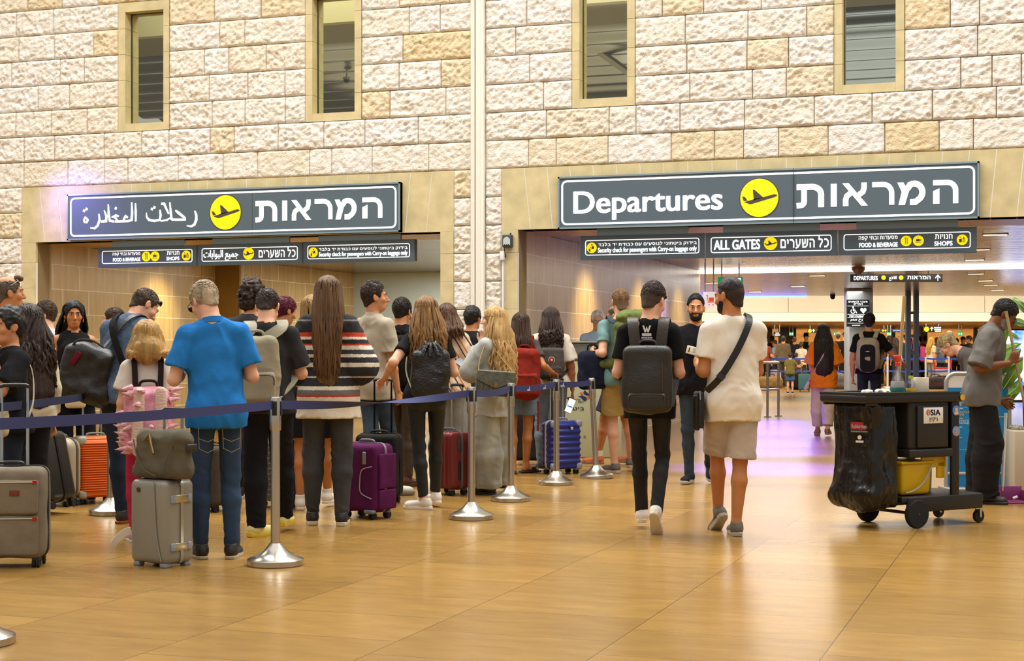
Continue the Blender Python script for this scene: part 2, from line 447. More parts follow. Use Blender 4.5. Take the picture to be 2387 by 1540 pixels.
def brick_mat(name, c1, c2, mortar, bw, bh, axes, rough, ms=0.004, off=.5, streak=None, var=.25, coat=0.0, bump=.1, z0=0.0):
    m, n, L, b = nodes(name)
    tc = n.new('ShaderNodeTexCoord'); sp = n.new('ShaderNodeSeparateXYZ'); cb = n.new('ShaderNodeCombineXYZ')
    L.new(tc.outputs['Object'], sp.inputs[0]); L.new(sp.outputs[axes[0]], cb.inputs[0]); L.new(sp.outputs[axes[1]], cb.inputs[1])
    br = n.new('ShaderNodeTexBrick'); br.inputs['Scale'].default_value = 1
    br.inputs['Brick Width'].default_value = bw; br.inputs['Row Height'].default_value = bh
    br.inputs['Mortar Size'].default_value = ms; br.inputs['Mortar Smooth'].default_value = .1
    br.offset = off; br.squash = 1
    br.inputs['Color1'].default_value = (*lin(c1), 1); br.inputs['Color2'].default_value = (*lin(c2), 1); br.inputs['Mortar'].default_value = (*lin(mortar), 1)
    ml = n.new('ShaderNodeMapping'); ml.inputs['Location'].default_value = (0, -z0, 0); L.new(cb.outputs[0], ml.inputs[0]); L.new(ml.outputs[0], br.inputs['Vector'])
    mp = n.new('ShaderNodeMapping'); mp.inputs['Scale'].default_value = streak or (1, 1, 1)
    if streak: mp.inputs['Rotation'].default_value = (0, 0, .35)
    L.new(cb.outputs[0], mp.inputs[0])
    t = n.new('ShaderNodeTexNoise'); t.inputs['Scale'].default_value = 3.0; t.inputs['Detail'].default_value = 7; t.inputs['Roughness'].default_value = .6
    L.new(mp.outputs[0], t.inputs['Vector'])
    r = n.new('ShaderNodeValToRGB'); r.color_ramp.elements[0].position = .3; r.color_ramp.elements[1].position = .72
    r.color_ramp.elements[0].color = (1 - var, 1 - var * 1.05, 1 - var * 1.15, 1); r.color_ramp.elements[1].color = (1, 1, 1, 1)
    L.new(t.outputs['Fac'], r.inputs[0])
    mx = n.new('ShaderNodeMixRGB'); mx.blend_type = 'MULTIPLY'; mx.inputs[0].default_value = 1
    L.new(br.outputs['Color'], mx.inputs[1]); L.new(r.outputs[0], mx.inputs[2]); L.new(mx.outputs[0], b.inputs['Base Color'])
    b.inputs['Specular IOR Level'].default_value = .38 if rough < .3 else .5; b.inputs['Roughness'].default_value = rough; b.inputs['Coat Weight'].default_value = coat; b.inputs['Coat Roughness'].default_value = .12
    if bump:
        bp = n.new('ShaderNodeBump'); bp.inputs['Strength'].default_value = bump; bp.inputs['Distance'].default_value = .004
        L.new(t.outputs['Fac'], bp.inputs['Height']); L.new(bp.outputs[0], b.inputs['Normal'])
    return m
FLOORM = brick_mat('polished_stone_floor', '#ac8443', '#99743a', '#735630', .6, .9, (1, 0), .26, .003, .5, (3.2, 1, 1), .26, .0, 0)
TUNM = brick_mat('wall_tile', '#cbb588', '#bda473', '#efe8d6', .62, CH, (1, 2), .27, .006, .37, (4, .5, 1), .3, 0, .0, .055)
FRNT = brick_mat('front_tile', '#c2a878', '#b89c6c', '#d8ccb0', .62, CH, (0, 2), .33, .004, .37, (4, .5, 1), .2, 0, .04)
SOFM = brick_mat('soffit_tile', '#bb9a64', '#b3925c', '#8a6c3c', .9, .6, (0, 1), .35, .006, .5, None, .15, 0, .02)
def metal_ceiling():
    m, n, L, b = nodes('metal_ceiling')
    tc = n.new('ShaderNodeTexCoord')
    br = n.new('ShaderNodeTexBrick'); br.inputs['Scale'].default_value = 1
    br.inputs['Brick Width'].default_value = 2.4; br.inputs['Row Height'].default_value = .6
    br.inputs['Mortar Size'].default_value = .008; br.offset = 0
    br.inputs['Color1'].default_value = (*lin('#a08c7c'), 1); br.inputs['Color2'].default_value = (*lin('#927f72'), 1); br.inputs['Mortar'].default_value = (*lin('#8a6238'), 1)
    L.new(tc.outputs['Object'], br.inputs['Vector']); L.new(br.outputs['Color'], b.inputs['Base Color'])
    b.inputs['Metallic'].default_value = .85; b.inputs['Roughness'].default_value = .2
    mp = n.new('ShaderNodeMapping'); mp.inputs['Scale'].default_value = (1.1, 5.0, 1)
    t = n.new('ShaderNodeTexNoise'); t.inputs['Scale'].default_value = 1.6; t.inputs['Detail'].default_value = 3
    L.new(tc.outputs['Object'], mp.inputs[0]); L.new(mp.outputs[0], t.inputs['Vector'])
    bp = n.new('ShaderNodeBump'); bp.inputs['Strength'].default_value = .6; bp.inputs['Distance'].default_value = .04
    L.new(t.outputs['Fac'], bp.inputs['Height']); L.new(bp.outputs[0], b.inputs['Normal'])
    return m
MCEIL = metal_ceiling()

# floor
mb = MB(); mb.bx(-45, 26, -6, 78, -.12, 0); struct('floor', mb, FLOORM)

# --- the wall: a core with openings, rough blocks in front of it
WIN = []
for a, b_, c, d in ((277, 293, 382, 396), (713, 729, 827.6, 843.6), (1334, 1351, 1462.5, 1480.6), (1944.6, 1964, 2088, 2109)):
    WIN.append([PY(x, 200, WY)[0] for x in (a, b_, c, d)])
WZ0, WZ1, WZ2, WZ3 = ZS + 2 * CH, ZS + 2 * CH + .105, ZS + 7 * CH - .125, ZS + 7 * CH
XL, XR, ZT = -17.5, 3.0, ZS + 13 * CH
core = MB()
for x0, x1 in ((XL, LX0), (LX1, RX0), (RX1, XR)): core.bx(x0, x1, WY + .03, WY + .30, 0, ZO)
core.bx(XL, XR, WY + .03, WY + .30, ZO, WZ1 - .02)
core.bx(XL, XR, WY + .03, WY + .30, WZ2 + .02, ZT)
xs = [XL] + [v for w in WIN for v in (w[1] - .02, w[2] + .02)] + [XR]
for k in range(0, len(xs), 2): core.bx(xs[k], xs[k + 1], WY + .03, WY + .30, WZ1 - .02, WZ2 + .02)
struct('wall_back', core, JOINT)

PIL0, PIL1 = PY(1102, 600, WY)[0], PY(1132, 600, WY)[0]
blk = MB(); gs = 0.0165
def block(x0, x1, z0, z1, fine=False):
    g = .004; x0 += g; x1 -= g; z0 += g; z1 -= g
    if x1 - x0 < .03: return
    nx = max(3, int((x1 - x0) / gs)); nz = max(3, int((z1 - z0) / gs))
    xx = np.linspace(x0, x1, nx + 1); zz = np.linspace(z0, z1, nz + 1)
    Z, X = np.meshgrid(zz, xx, indexing='ij')
    P = np.stack([X.ravel(), Z.ravel(), np.full(X.size, rng.random() * 50)], 1)
    ed = np.minimum.reduce([P[:, 0] - x0, x1 - P[:, 0], P[:, 1] - z0, z1 - P[:, 1]])
    e = np.clip(ed / (.016 if fine else .020), 0, 1); e = e * e * (3 - 2 * e)
    wob = vnoise(P * np.array([6, 8, 1]), 3); ca = P[:, 0] * .8 + P[:, 1] * .6; cb_ = P[:, 1] * .8 - P[:, 0] * .6
    Pd = np.stack([ca * 17, cb_ * 30, P[:, 2]], 1) + wob[:, None] * .8
    a = 1 - np.abs(vnoise(Pd, 1)) * 1.15; b = vnoise(P * np.array([38, 44, 1]), 2)
    amp = .016 if fine else .028
    h = e * (amp * (.25 + .95 * a + .42 * b + .3 * wob)) + .003 * b
    V = np.stack([P[:, 0], WY - .004 - h, P[:, 1]], 1)
    F = []
    for i in range(nz):
        for j in range(nx):
            k = i * (nx + 1) + j; F.append((k, k + 1, k + nx + 2, k + nx + 1))
    bi = [j for j in range(nx + 1)] + [i * (nx + 1) + nx for i in range(1, nz + 1)] + [nz * (nx + 1) + j for j in range(nx - 1, -1, -1)] + [i * (nx + 1) for i in range(nz - 1, 0, -1)]
    o = len(V); sk = V[bi].copy(); sk[:, 1] = WY + .035; V = np.concatenate([V, sk]); n = len(bi)
    for k in range(n):
        q = (k + 1) % n; F.append((bi[q], bi[k], o + k, o + q))
    t = min(1, max(0, rng.gauss(.33, .26) if rng.random() > .07 else rng.gauss(.8, .1)))
    blk.add(V, F, 0, t=t)
def course(x0, x1, z0, z1, fine=False):
    x = x0
    while x < x1 - 1e-3:
        w = rng.uniform(.48, .80)
        if rng.random() < .18: w = rng.uniform(.3, .42)
        if x1 - (x + w) < .28: w = x1 - x
        block(x, x + w, z0, z1, fine); x += w
for k in range(13):
    z0 = ZS + k * CH; z1 = z0 + CH; holes = [(PIL0, PIL1)]
    if 2 <= k < 7: holes += [(w[0], w[3]) for w in WIN]
    holes.sort(); x = XL
    for a, b_ in holes + [(XR, XR)]:
        if a - x > .02: course(x, a, z0, z1, k == 0)
        x = b_
for k in range(1, 11):
    z0 = ZS - k * CH; z1 = z0 + CH
    course(XL, LS0, z0, z1); block(LS1, PIL0, z0, z1); block(PIL1, RS0, z0, z1); course(RS1, XR, z0, z1)
struct('wall_stone', blk, STONE, 180, True)

# --- smooth stone: surrounds of the two openings (flat arches) and of the windows
def surround(name, s0, s1, o0, o1):
    t = MB()
    for (a, b_) in ((s0, o0), (o1, s1)):
        z = 0.0; edges = [z for z in [ZS - k * CH for k in range(10, 2, -1)] if z > .05]
        zs = [0] + edges
        for k in range(len(zs) - 1): t.bx(a + .002, b_ - .002, WY - .012, WY + .32, zs[k] + .003, zs[k + 1] - .003)
        t.bx(a + .001, b_ - .001, WY - .008, WY + .05, 0, zs[-1], 1)
    zb = ZS - 3 * CH + 0; n = 22; w = (s1 - s0) / n; mid = (s0 + s1) / 2
    zl = ZO
    for k in range(n):
        xa, xb = s0 + k * w, s0 + (k + 1) * w
        f = .972
        la, lb = mid + (xa - mid) * f, mid + (xb - mid) * f
        if k == 0: la = s0
        if k == n - 1: lb = s1
        g = .0055
        t.prism([(la + g, zl), (lb - g, zl), (xb - g, ZS - .003), (xa + g, ZS - .003)], .33, None, (0, WY - .012, 0))
    t.bx(s0, o0 - .002, WY - .012, WY + .32, zs[-1] + .003, zl - .001); t.bx(o1 + .002, s1, WY - .012, WY + .32, zs[-1] + .003, zl - .001)
    t.bx(s0 + .001, s1 - .001, WY - .007, WY + .05, zl + .002, ZS - .004, 1)
    struct(name, t, [SMOOTH, GROUT])
surround('trim_1', LS0, LS1, LX0, LX1)
surround('trim_2', RS0, RS1, RX0, RX1)
def glass_mat(name, col, fac):
    m = bpy.data.materials.new(name); m.use_nodes = True; n = m.node_tree.nodes; L = m.node_tree.links
    n.remove(n['Principled BSDF']); a = n.new('ShaderNodeBsdfTransparent'); b = n.new('ShaderNodeBsdfGlossy'); x = n.new('ShaderNodeMixShader')
    a.inputs[0].default_value = (*lin(col), 1); b.inputs['Roughness'].default_value = .03; x.inputs[0].default_value = fac
    L.new(a.outputs[0], x.inputs[1]); L.new(b.outputs[0], x.inputs[2]); L.new(x.outputs[0], n['Material Output'].inputs[0]); return m
GLASS = glass_mat('window_glass', '#eef2ea', .06)
FRM = mat('window_frame_metal', '#5b5646', .4, .6)
for k, w in enumerate(WIN):
    o = bpy.data.objects.new('window_%d' % (k + 1), None); COL.objects.link(o); o.location = ((w[1] + w[2]) / 2, WY, WZ1)
    tag(o, kind='structure')
    t = MB(); ox, oy, oz = o.location
    def B(x0, x1, z0, z1, y0=WY - .014, y1=WY + .31): t.bx(x0 - ox, x1 - ox, y0 - oy, y1 - oy, z0 - oz, z1 - oz)
    for q in range(5):
        zz0, zz1 = WZ0 + q * CH, WZ0 + (q + 1) * CH
        B(w[0] + .002, w[1], zz0 + .002, zz1 - .002); B(w[2], w[3] - .002, zz0 + .002, zz1 - .002)
    B(w[1] + .001, w[2] - .001, WZ0 + .002, WZ1); B(w[1] + .001, w[2] - .001, WZ2, WZ3 - .002)
    t.obj('window_surround', SMOOTH, o)
    t = MB(); yy = .14
    x0, x1, z0, z1 = w[1] - ox, w[2] - ox, 0.0, WZ2 - WZ1
    for (a, b_, c, d) in ((x0, x0 + .012, z0, z1), (x1 - .012, x1, z0, z1), (x0, x1, z0, z0 + .012), (x0, x1, z1 - .012, z1)): t.bx(a, b_, yy - .012, yy + .012, c, d)
    t.obj('window_frame', FRM, o)
    t = MB(); t.bx(x0 + .006, x1 - .006, yy - .003, yy + .003, z0 + .006, z1 - .006); t.obj('window_pane', GLASS, o)

# pilaster between the openings
PILM = mat('painted_metal', '#f0ebdd', .45)
t = MB(); w = PIL1 - PIL0
t.bx(PIL0, PIL1, WY - .02, WY + .03, 0, ZT)
t.bx(PIL0, PIL0 + w * .26, WY - .075, WY - .02, 0, ZT); t.bx(PIL0 + w * .06, PIL0 + w * .10, WY - .085, WY - .075, 0, ZT)
t.bx(PIL0 + w * .34, PIL0 + w * .74, WY - .05, WY - .02, 0, ZT)
t.bx(PIL1 - w * .2, PIL1, WY - .075, WY - .02, 0, ZT)
struct('pilaster_trim', t, PILM)

# --- passages behind the wall
BY = 27.24; PYL = 22.83; PX2 = PY(560, 640, PYL)[0]
def wallbox(name, x0, x1, y0, y1, z0, z1, m):
    t = MB(); t.bx(x0, x1, y0, y1, z0, z1); return struct(name, t, m)
PILB = mat('bronze_stone', '#8c6a30', .5, var=.12, vs=3)
wallbox('wall_passage_west', LX0 - .3, LX0, WY + .33, PYL, 0, ZO, TUNM)
wallbox('wall_passage_west_inner', LX0 - .3, PX2, PYL + .02, BY, 0, ZO, TUNM)
wallbox('pilaster_passage', LX0 - .001, PX2 + .001, PYL - .03, PYL + .03, 0, ZO, PILB)
wallbox('wall_passage_end', LX0 - .3, LX1 + .3, BY, BY + .2, 0, ZO, mat('blue_grey_panel', '#b4c8d2', .5))
wallbox('wall_between', LX1, RX0 - .02, WY + .33, 28.3, 0, ZO, mat('plaster', '#cbb68c', .7))
wallbox('wall_passage_tiles', RX0 - .02, RX0, WY + .33, 28.4, 0, ZO, TUNM)
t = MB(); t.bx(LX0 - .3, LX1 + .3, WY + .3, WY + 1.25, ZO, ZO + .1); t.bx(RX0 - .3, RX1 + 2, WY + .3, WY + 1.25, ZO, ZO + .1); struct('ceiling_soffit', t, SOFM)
t = MB(); t.bx(LX0 - .3, LX1 + .3, WY + 1.25, BY + .2, ZO + .003, ZO + .1); struct('ceiling_passage', t, MCEIL)
wallbox('wall_passage_east', RX1, RX1 + .3, WY + .33, 24.0, 0, ZO, TUNM)
# hall ceiling: from the passage to a straight edge 42 m out, square to the line of sight
def along(d, px, z): return D(px, HOR, d) * np.array([1, 1, 0]) + np.array([0, 0, z])
EDG = 42.3
A = along(EDG, -1600, 0); B_ = along(EDG, 4200, 0)
t = MB()
poly = [(RX0 - .01, WY + 1.25), (14, WY + 1.25), tuple(B_[:2]), tuple(A[:2]), (-30, 28.4), (RX0 - .01, 28.4)]
V = [(x, y, ZO + .002) for x, y in poly] + [(x, y, ZO + .12) for x, y in poly]
n = len(poly); t.add(V, [tuple(range(n))[::-1], tuple(range(n, 2 * n))] + [(i, (i + 1) % n, n + (i + 1) % n, n + i) for i in range(n)])
struct('ceiling_hall', t, MCEIL)
# white light line across the hall ceiling
LIGHTW = mat('light_line', '#fff6e6', .5, emit=3.2)
t = MB(); t.bx(RX0 + .02, 13, 28.25, 28.42, ZO - .06, ZO); tag(t.obj('light_line', LIGHTW), 'long white light strip running across the hall ceiling behind the departures signs', 'ceiling light')
# small recessed lamps
LAMP = mat('lamp_glow', '#ffe6b8', .5, emit=5.0); LRIM = mat('lamp_rim', '#c8b592', .4, .5)
lamp_px = [(2320, 545), (2283, 580), (2272, 604), (1905, 641), (2275, 637), (2297, 653), (2310, 663), (2325, 675), (1760, 679), (2010, 676), (1660, 658), (1860, 700 - 34)]
lroot = None
for k, (px, py) in enumerate(lamp_px):
    p = G(px, py, ZO)
    if lroot is None:
        lroot = thing('recessed_lamp', 'small recessed slot lamp in the metal hall ceiling', 'ceiling light', (p[0], p[1], ZO), 0, 'recessed hall ceiling lamps')
        t = MB(); t.bx(-.16, .16, -.06, .06, -.012, .0); t.obj('lamp_rim', LRIM, lroot)
        t = MB(); t.bx(-.14, .14, -.045, .045, -.016, -.004); t.obj('lamp_glow', LAMP, lroot)
    else:
        q = copy_tree(lroot); q.location = (p[0], p[1], ZO)
def slab_perp(name, d0, d1, px0, px1, z0, z1, m):
    """box square to the line of sight between depths d0 and d1"""
    a = along(d0, px0, 0); b_ = along(d0, px1, 0); c = a + Fv * (d1 - d0); e = b_ + Fv * (d1 - d0)
    t = MB(); V = [(*p[:2], z) for z in (z0, z1) for p in (a, b_, e, c)]
    t.add(V, [(3, 2, 1, 0), (4, 5, 6, 7), (0, 1, 5, 4), (1, 2, 6, 5), (2, 3, 7, 6), (3, 0, 4, 7)])
    return struct(name, t, m)
FD = 46.0
zf = lambda py, d: CAMZ + (HOR - py) / FPX * d
PANM = mat('fascia_panel', '#c9b99c', .55, var=.05, vs=1); CREAM = mat('fascia_cream', '#f0dfba', .6)
for k, (a, b_) in enumerate(((-200, 1518), (1519, 1837), (1838, 2122), (2123, 2295), (2296, 3300))):
    slab_perp('fascia_trim_%d' % (k + 1), FD, FD + .2, a, b_, zf(727.5, FD), zf(660, FD), PANM)
slab_perp('fascia_cream_trim', FD - .05, FD + .2, -200, 3300, zf(749, FD), zf(728.5, FD), CREAM)
GOLD = mat('hall_ceiling', '#b38a52', .4, .2, var=.1, vs=.6)
slab_perp('ceiling_far', FD + .2, 66, -400, 3600, zf(749, FD), zf(749, FD) + .1, GOLD)
slab_perp('wall_far', 66, 66.3, -400, 3600, 0, 2.3, mat('wood_wall', '#c08d49', .55, var=.18, vs=2, stretch=(1, 1, 6)))
# area lamps added under the low ceiling to brighten the far hall
for ax in (300, 1000, 1650, 2050, 2500):
    p = along(51, ax, zf(749, FD) - .03); area('far_fill_light', p, (0, 0, 0), 5, 330, (1.0, .86, .62), 6)
for k, ax in enumerate((200, 900, 1560, 1990, 2420)):
    area('fascia_fill_light', along(43.6, ax, 2.62), (math.radians(62), 0, YAW), 6.5, 130, (1.0, .93, .8), .4)  # added at the ceiling edge to brighten the fascia
    area('far_washer', along(63.5, ax, 2.02), (math.radians(70), 0, YAW), 8, 160, (1.0, .80, .48), .3)
# columns far in the hall
COLM = mat('column_grey', '#8d8b86', .5); COLB = mat('column_blue', '#6d7a9c', .4)
for px, wd, d, m in ((1785, 26, 60.5, COLM), (1826, 20, 60, COLB), (1843, 22, 61, COLM), (2081, 10, 60, COLM), (2152, 16, 60.5, COLM), (2274, 8, 60, COLM)):
    p = along(d, px, 0); w = wd / FPX * d
    t = MB(); t.box((0, 0, zf(749, FD) / 2), (w, w, zf(749, FD)), rotm(0, 0, YAW)); o = struct('column_far', t, m); o.location = p
# big column that carries the passage sign, and the blue steel twin post
p = along(37.5, 2001, 0); t = MB(); w = 56 / FPX * 37.5
t.rbox((0, 0, ZO / 2), (w, w, ZO), .02, 2, rotm(0, 0, YAW)); o = struct('column_sign', t, mat('column_panel', '#a9adac', .45)); o.location = p
p = along(39.5, 2126, 0); t = MB(); w = 11 / FPX * 39.5
for dx in (-.10, .10): t.box((dx, 0, ZO / 2), (w, w, ZO), None)
for z in (1.2, 1.62, 2.2): t.box((0, 0, z), (.2, .06, .07))
o = struct('column_steel', t, COLB); o.location = p; o.rotation_euler = (0, 0, YAW)
# neon lines
NEON = mat('blue_neon', '#6f7cff', .4, emit=14.0, ecol='#3c4bff')
p0 = along(EDG - .06, 1590, ZO - .022); p1 = along(EDG - .06, 1880, ZO - .022)
t = MB(); t.tube([p0, p1], .026, 8); tag(t.obj('neon_strip', NEON), 'blue neon line along the far edge of the metal ceiling', 'neon light')
# video wall at the right
p0 = along(38, 2332, 0); t = MB(); r_ = 2560 - 2332
scr = thing('video_wall', 'low bright blue and white video screen behind the potted fig', 'screen', along(38, 2446, 0), YAW)
ww = 228 / FPX * 38
t = MB(); t.bx(-ww / 2, ww / 2, .02, .22, 0, 1.78); t.obj('screen_case', BLACKP, scr)
def screen_mat():
    m, n, L, b = nodes('video_picture')
    tc = n.new('ShaderNodeTexCoord'); t = n.new('ShaderNodeTexNoise'); t.inputs['Scale'].default_value = 1.6; t.inputs['Detail'].default_value = 3
    r = n.new('ShaderNodeValToRGB'); e = r.color_ramp.elements
    e[0].position = .38; e[0].color = (*lin('#2a6df0'), 1); e[1].position = .56; e[1].color = (*lin('#f4f8ff'), 1)
    L.new(tc.outputs['Object'], t.inputs['Vector']); L.new(t.outputs['Fac'], r.inputs[0])
    L.new(r.outputs[0], b.inputs['Emission Color']); b.inputs['Emission Strength'].default_value = 2.6
    b.inputs['Base Color'].default_value = (.02, .02, .02, 1)
    return m
t = MB(); t.bx(-ww / 2 + .03, ww / 2 - .03, 0, .02, .06, 1.74); t.obj('screen', screen_mat(), scr)
# side walls that close the hall
wallbox('wall_hall_west', -30.3, -30, 28.0, 75, 0, ZO + .1, mat('plaster', '#cbb68c', .7))
wallbox('wall_hall_north', -30.3, LX0, 28.0, 28.2, 0, ZO, mat('plaster', '#cbb68c', .7))
wallbox('wall_hall_east', 13, 13.3, WY + .3, 75, 0, ZO + .1, mat('plaster', '#cbb68c', .7))
# upper floor behind the windows
wallbox('floor_upper', XL, XR, WY + .3, 38, 2.9, 3.1, mat('plaster', '#cbb68c', .7))
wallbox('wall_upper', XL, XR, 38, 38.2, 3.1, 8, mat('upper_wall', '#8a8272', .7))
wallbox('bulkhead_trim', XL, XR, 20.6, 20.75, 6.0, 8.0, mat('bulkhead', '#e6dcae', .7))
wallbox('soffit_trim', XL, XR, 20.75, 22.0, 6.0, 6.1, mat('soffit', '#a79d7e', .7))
nx_, ny_ = 2, 160
yy = np.linspace(21.9, 38, ny_ + 1); V = []; F = []
for j in range(ny_ + 1):
    for x in (XL, XR): V.append((x, yy[j], 6.02 + .05 * math.cos((yy[j] - 21.9) / .9 * 2 * math.pi)))
F = [(2 * j, 2 * j + 2, 2 * j + 3, 2 * j + 1) for j in range(ny_)]
t = MB(); t.add(V, F); t.bx(XL, XR, 21.9, 38, 6.12, 6.2); struct('ceiling_upper', t, mat('wavy_metal', '#9a948a', .22, .9))
area('upper_fill_light', (-9.5, 27, 4.0), (math.pi, 0, 0), 8, 160, (1, .85, .6), 6); area('upper_fill_light', (-3.5, 29, 4.0), (math.pi, 0, 0), 8, 260, (.85, .92, 1), 6); area('upper_fill_light', (-6.5, 19.6, 7.6), (0, 0, 0), 12, 330, (1, .95, .8), 1.2)  # unseen area lamps added to light the upper room and its bulkhead
p = D(1415, 130, 25); t = MB(); t.tube([D(1352, 88, 25), D(1475, 176, 25)], .06, 4); struct('diagonal_trim', t, WHITE)
# ================================================================== smooth solids -> continuous meshes
class SDF:
    def __init__(s): s.ops = []; s.lo = np.full(3, 9e9); s.hi = -np.full(3, 9e9); s.noise = None
    def _bb(s, p, r):
        p = np.asarray(p, float); s.lo = np.minimum(s.lo, p - r); s.hi = np.maximum(s.hi, p + r)
    def cone(s, a, b, ra, rb, k=.03, sq=None, op=0, cap=0):
        a = np.asarray(a, float); b = np.asarray(b, float); m = max(ra, rb) * (max(1, 1 / 1) if sq is None else max(1, sq[1]))
        if op == 0: s._bb(a, m); s._bb(b, m)
        s.ops.append(('c', a, b, ra, rb, k, sq, op, cap)); return s
    def ell(s, c, r, k=.03, R=None, op=0):
        c = np.asarray(c, float); r = np.asarray(r, float)
        if op == 0: s._bb(c, r.max())
        s.ops.append(('e', c, r, R, None, k, None, op, 0)); return s
    def rb(s, c, h, r, k=.03, R=None, op=0):
        c = np.asarray(c, float); h = np.asarray(h, float)
        if op == 0: s._bb(c, np.linalg.norm(h))
        s.ops.append(('b', c, h, R, r, k, None, op, 0)); return s
    def cut(s, p, n, k=.004):
        """remove everything on the side n points to"""
        s.ops.append(('p', np.asarray(p, float), nrm(n), None, None, k, None, 3, 0)); return s
    def near(s, lo, hi):
        out = []
        for o in s.ops:
            t, a, b = o[0], o[1], o[2]
            if t == 'p': out.append(o); continue
            if t == 'c': r = max(o[3], o[4]) * (1 if o[6] is None else max(1, o[6][1])); l = np.minimum(a, b) - r; u = np.maximum(a, b) + r
            else: r = b.max() if t == 'e' else np.linalg.norm(b); l = a - r; u = a + r
            g = np.maximum(np.maximum(l - hi, lo - u), 0)
            if math.sqrt(float(g @ g)) < .045: out.append(o)
        return out
    def __call__(s, P, ops=None):
        d = None
        ops = s.ops if ops is None else ops
        if not any(o[7] == 0 for o in ops): return np.full(len(P), .05)
        for (t, a, b, ra, rb_, k, sq, op, cap) in ops:
            if t == 'c':
                ab = b - a; L2 = max(float(ab @ ab), 1e-9); q = P - a; h = np.clip(q @ ab / L2, 0, 1)
                w = q - h[:, None] * ab
                if sq is not None:
                    dd = sq[0]; w = w + np.outer(w @ dd, dd) * (1 / sq[1] - 1)
                e = np.linalg.norm(w, axis=1) - (ra + (rb_ - ra) * h)
                if cap:
                    u = ab / math.sqrt(L2)
                    if cap & 1: e = np.maximum(e, (P - b) @ u)
                    if cap & 2: e = np.maximum(e, -(P - a) @ u)
            elif t == 'e':
                q = P - a
                if ra is not None: q = q @ ra
                k0 = np.linalg.norm(q / b, axis=1); k1 = np.linalg.norm(q / (b * b), axis=1)
                e = np.where(k1 > 1e-9, k0 * (k0 - 1) / np.maximum(k1, 1e-9), -b.min())
            elif t == 'b':
                q = P - a
                if ra is not None: q = q @ ra
                q = np.abs(q) - (b - rb_)
                e = np.linalg.norm(np.maximum(q, 0), axis=1) + np.minimum(q.max(1), 0) - rb_
            else: e = (P - a) @ b
            if d is None:
                if op == 0: d = e
                continue
            if op == 0:
                h = np.clip(.5 + .5 * (d - e) / k, 0, 1); d = d * (1 - h) + e * h - k * h * (1 - h)
            else:
                if op == 1: e = -e
                h = np.clip(.5 - .5 * (d - e) / k, 0, 1); d = d * (1 - h) + e * h + k * h * (1 - h)
        if s.noise is not None:
            m = np.abs(d) < .035
            if m.any(): d = d.copy(); d[m] += s.noise(P[m])
        return d

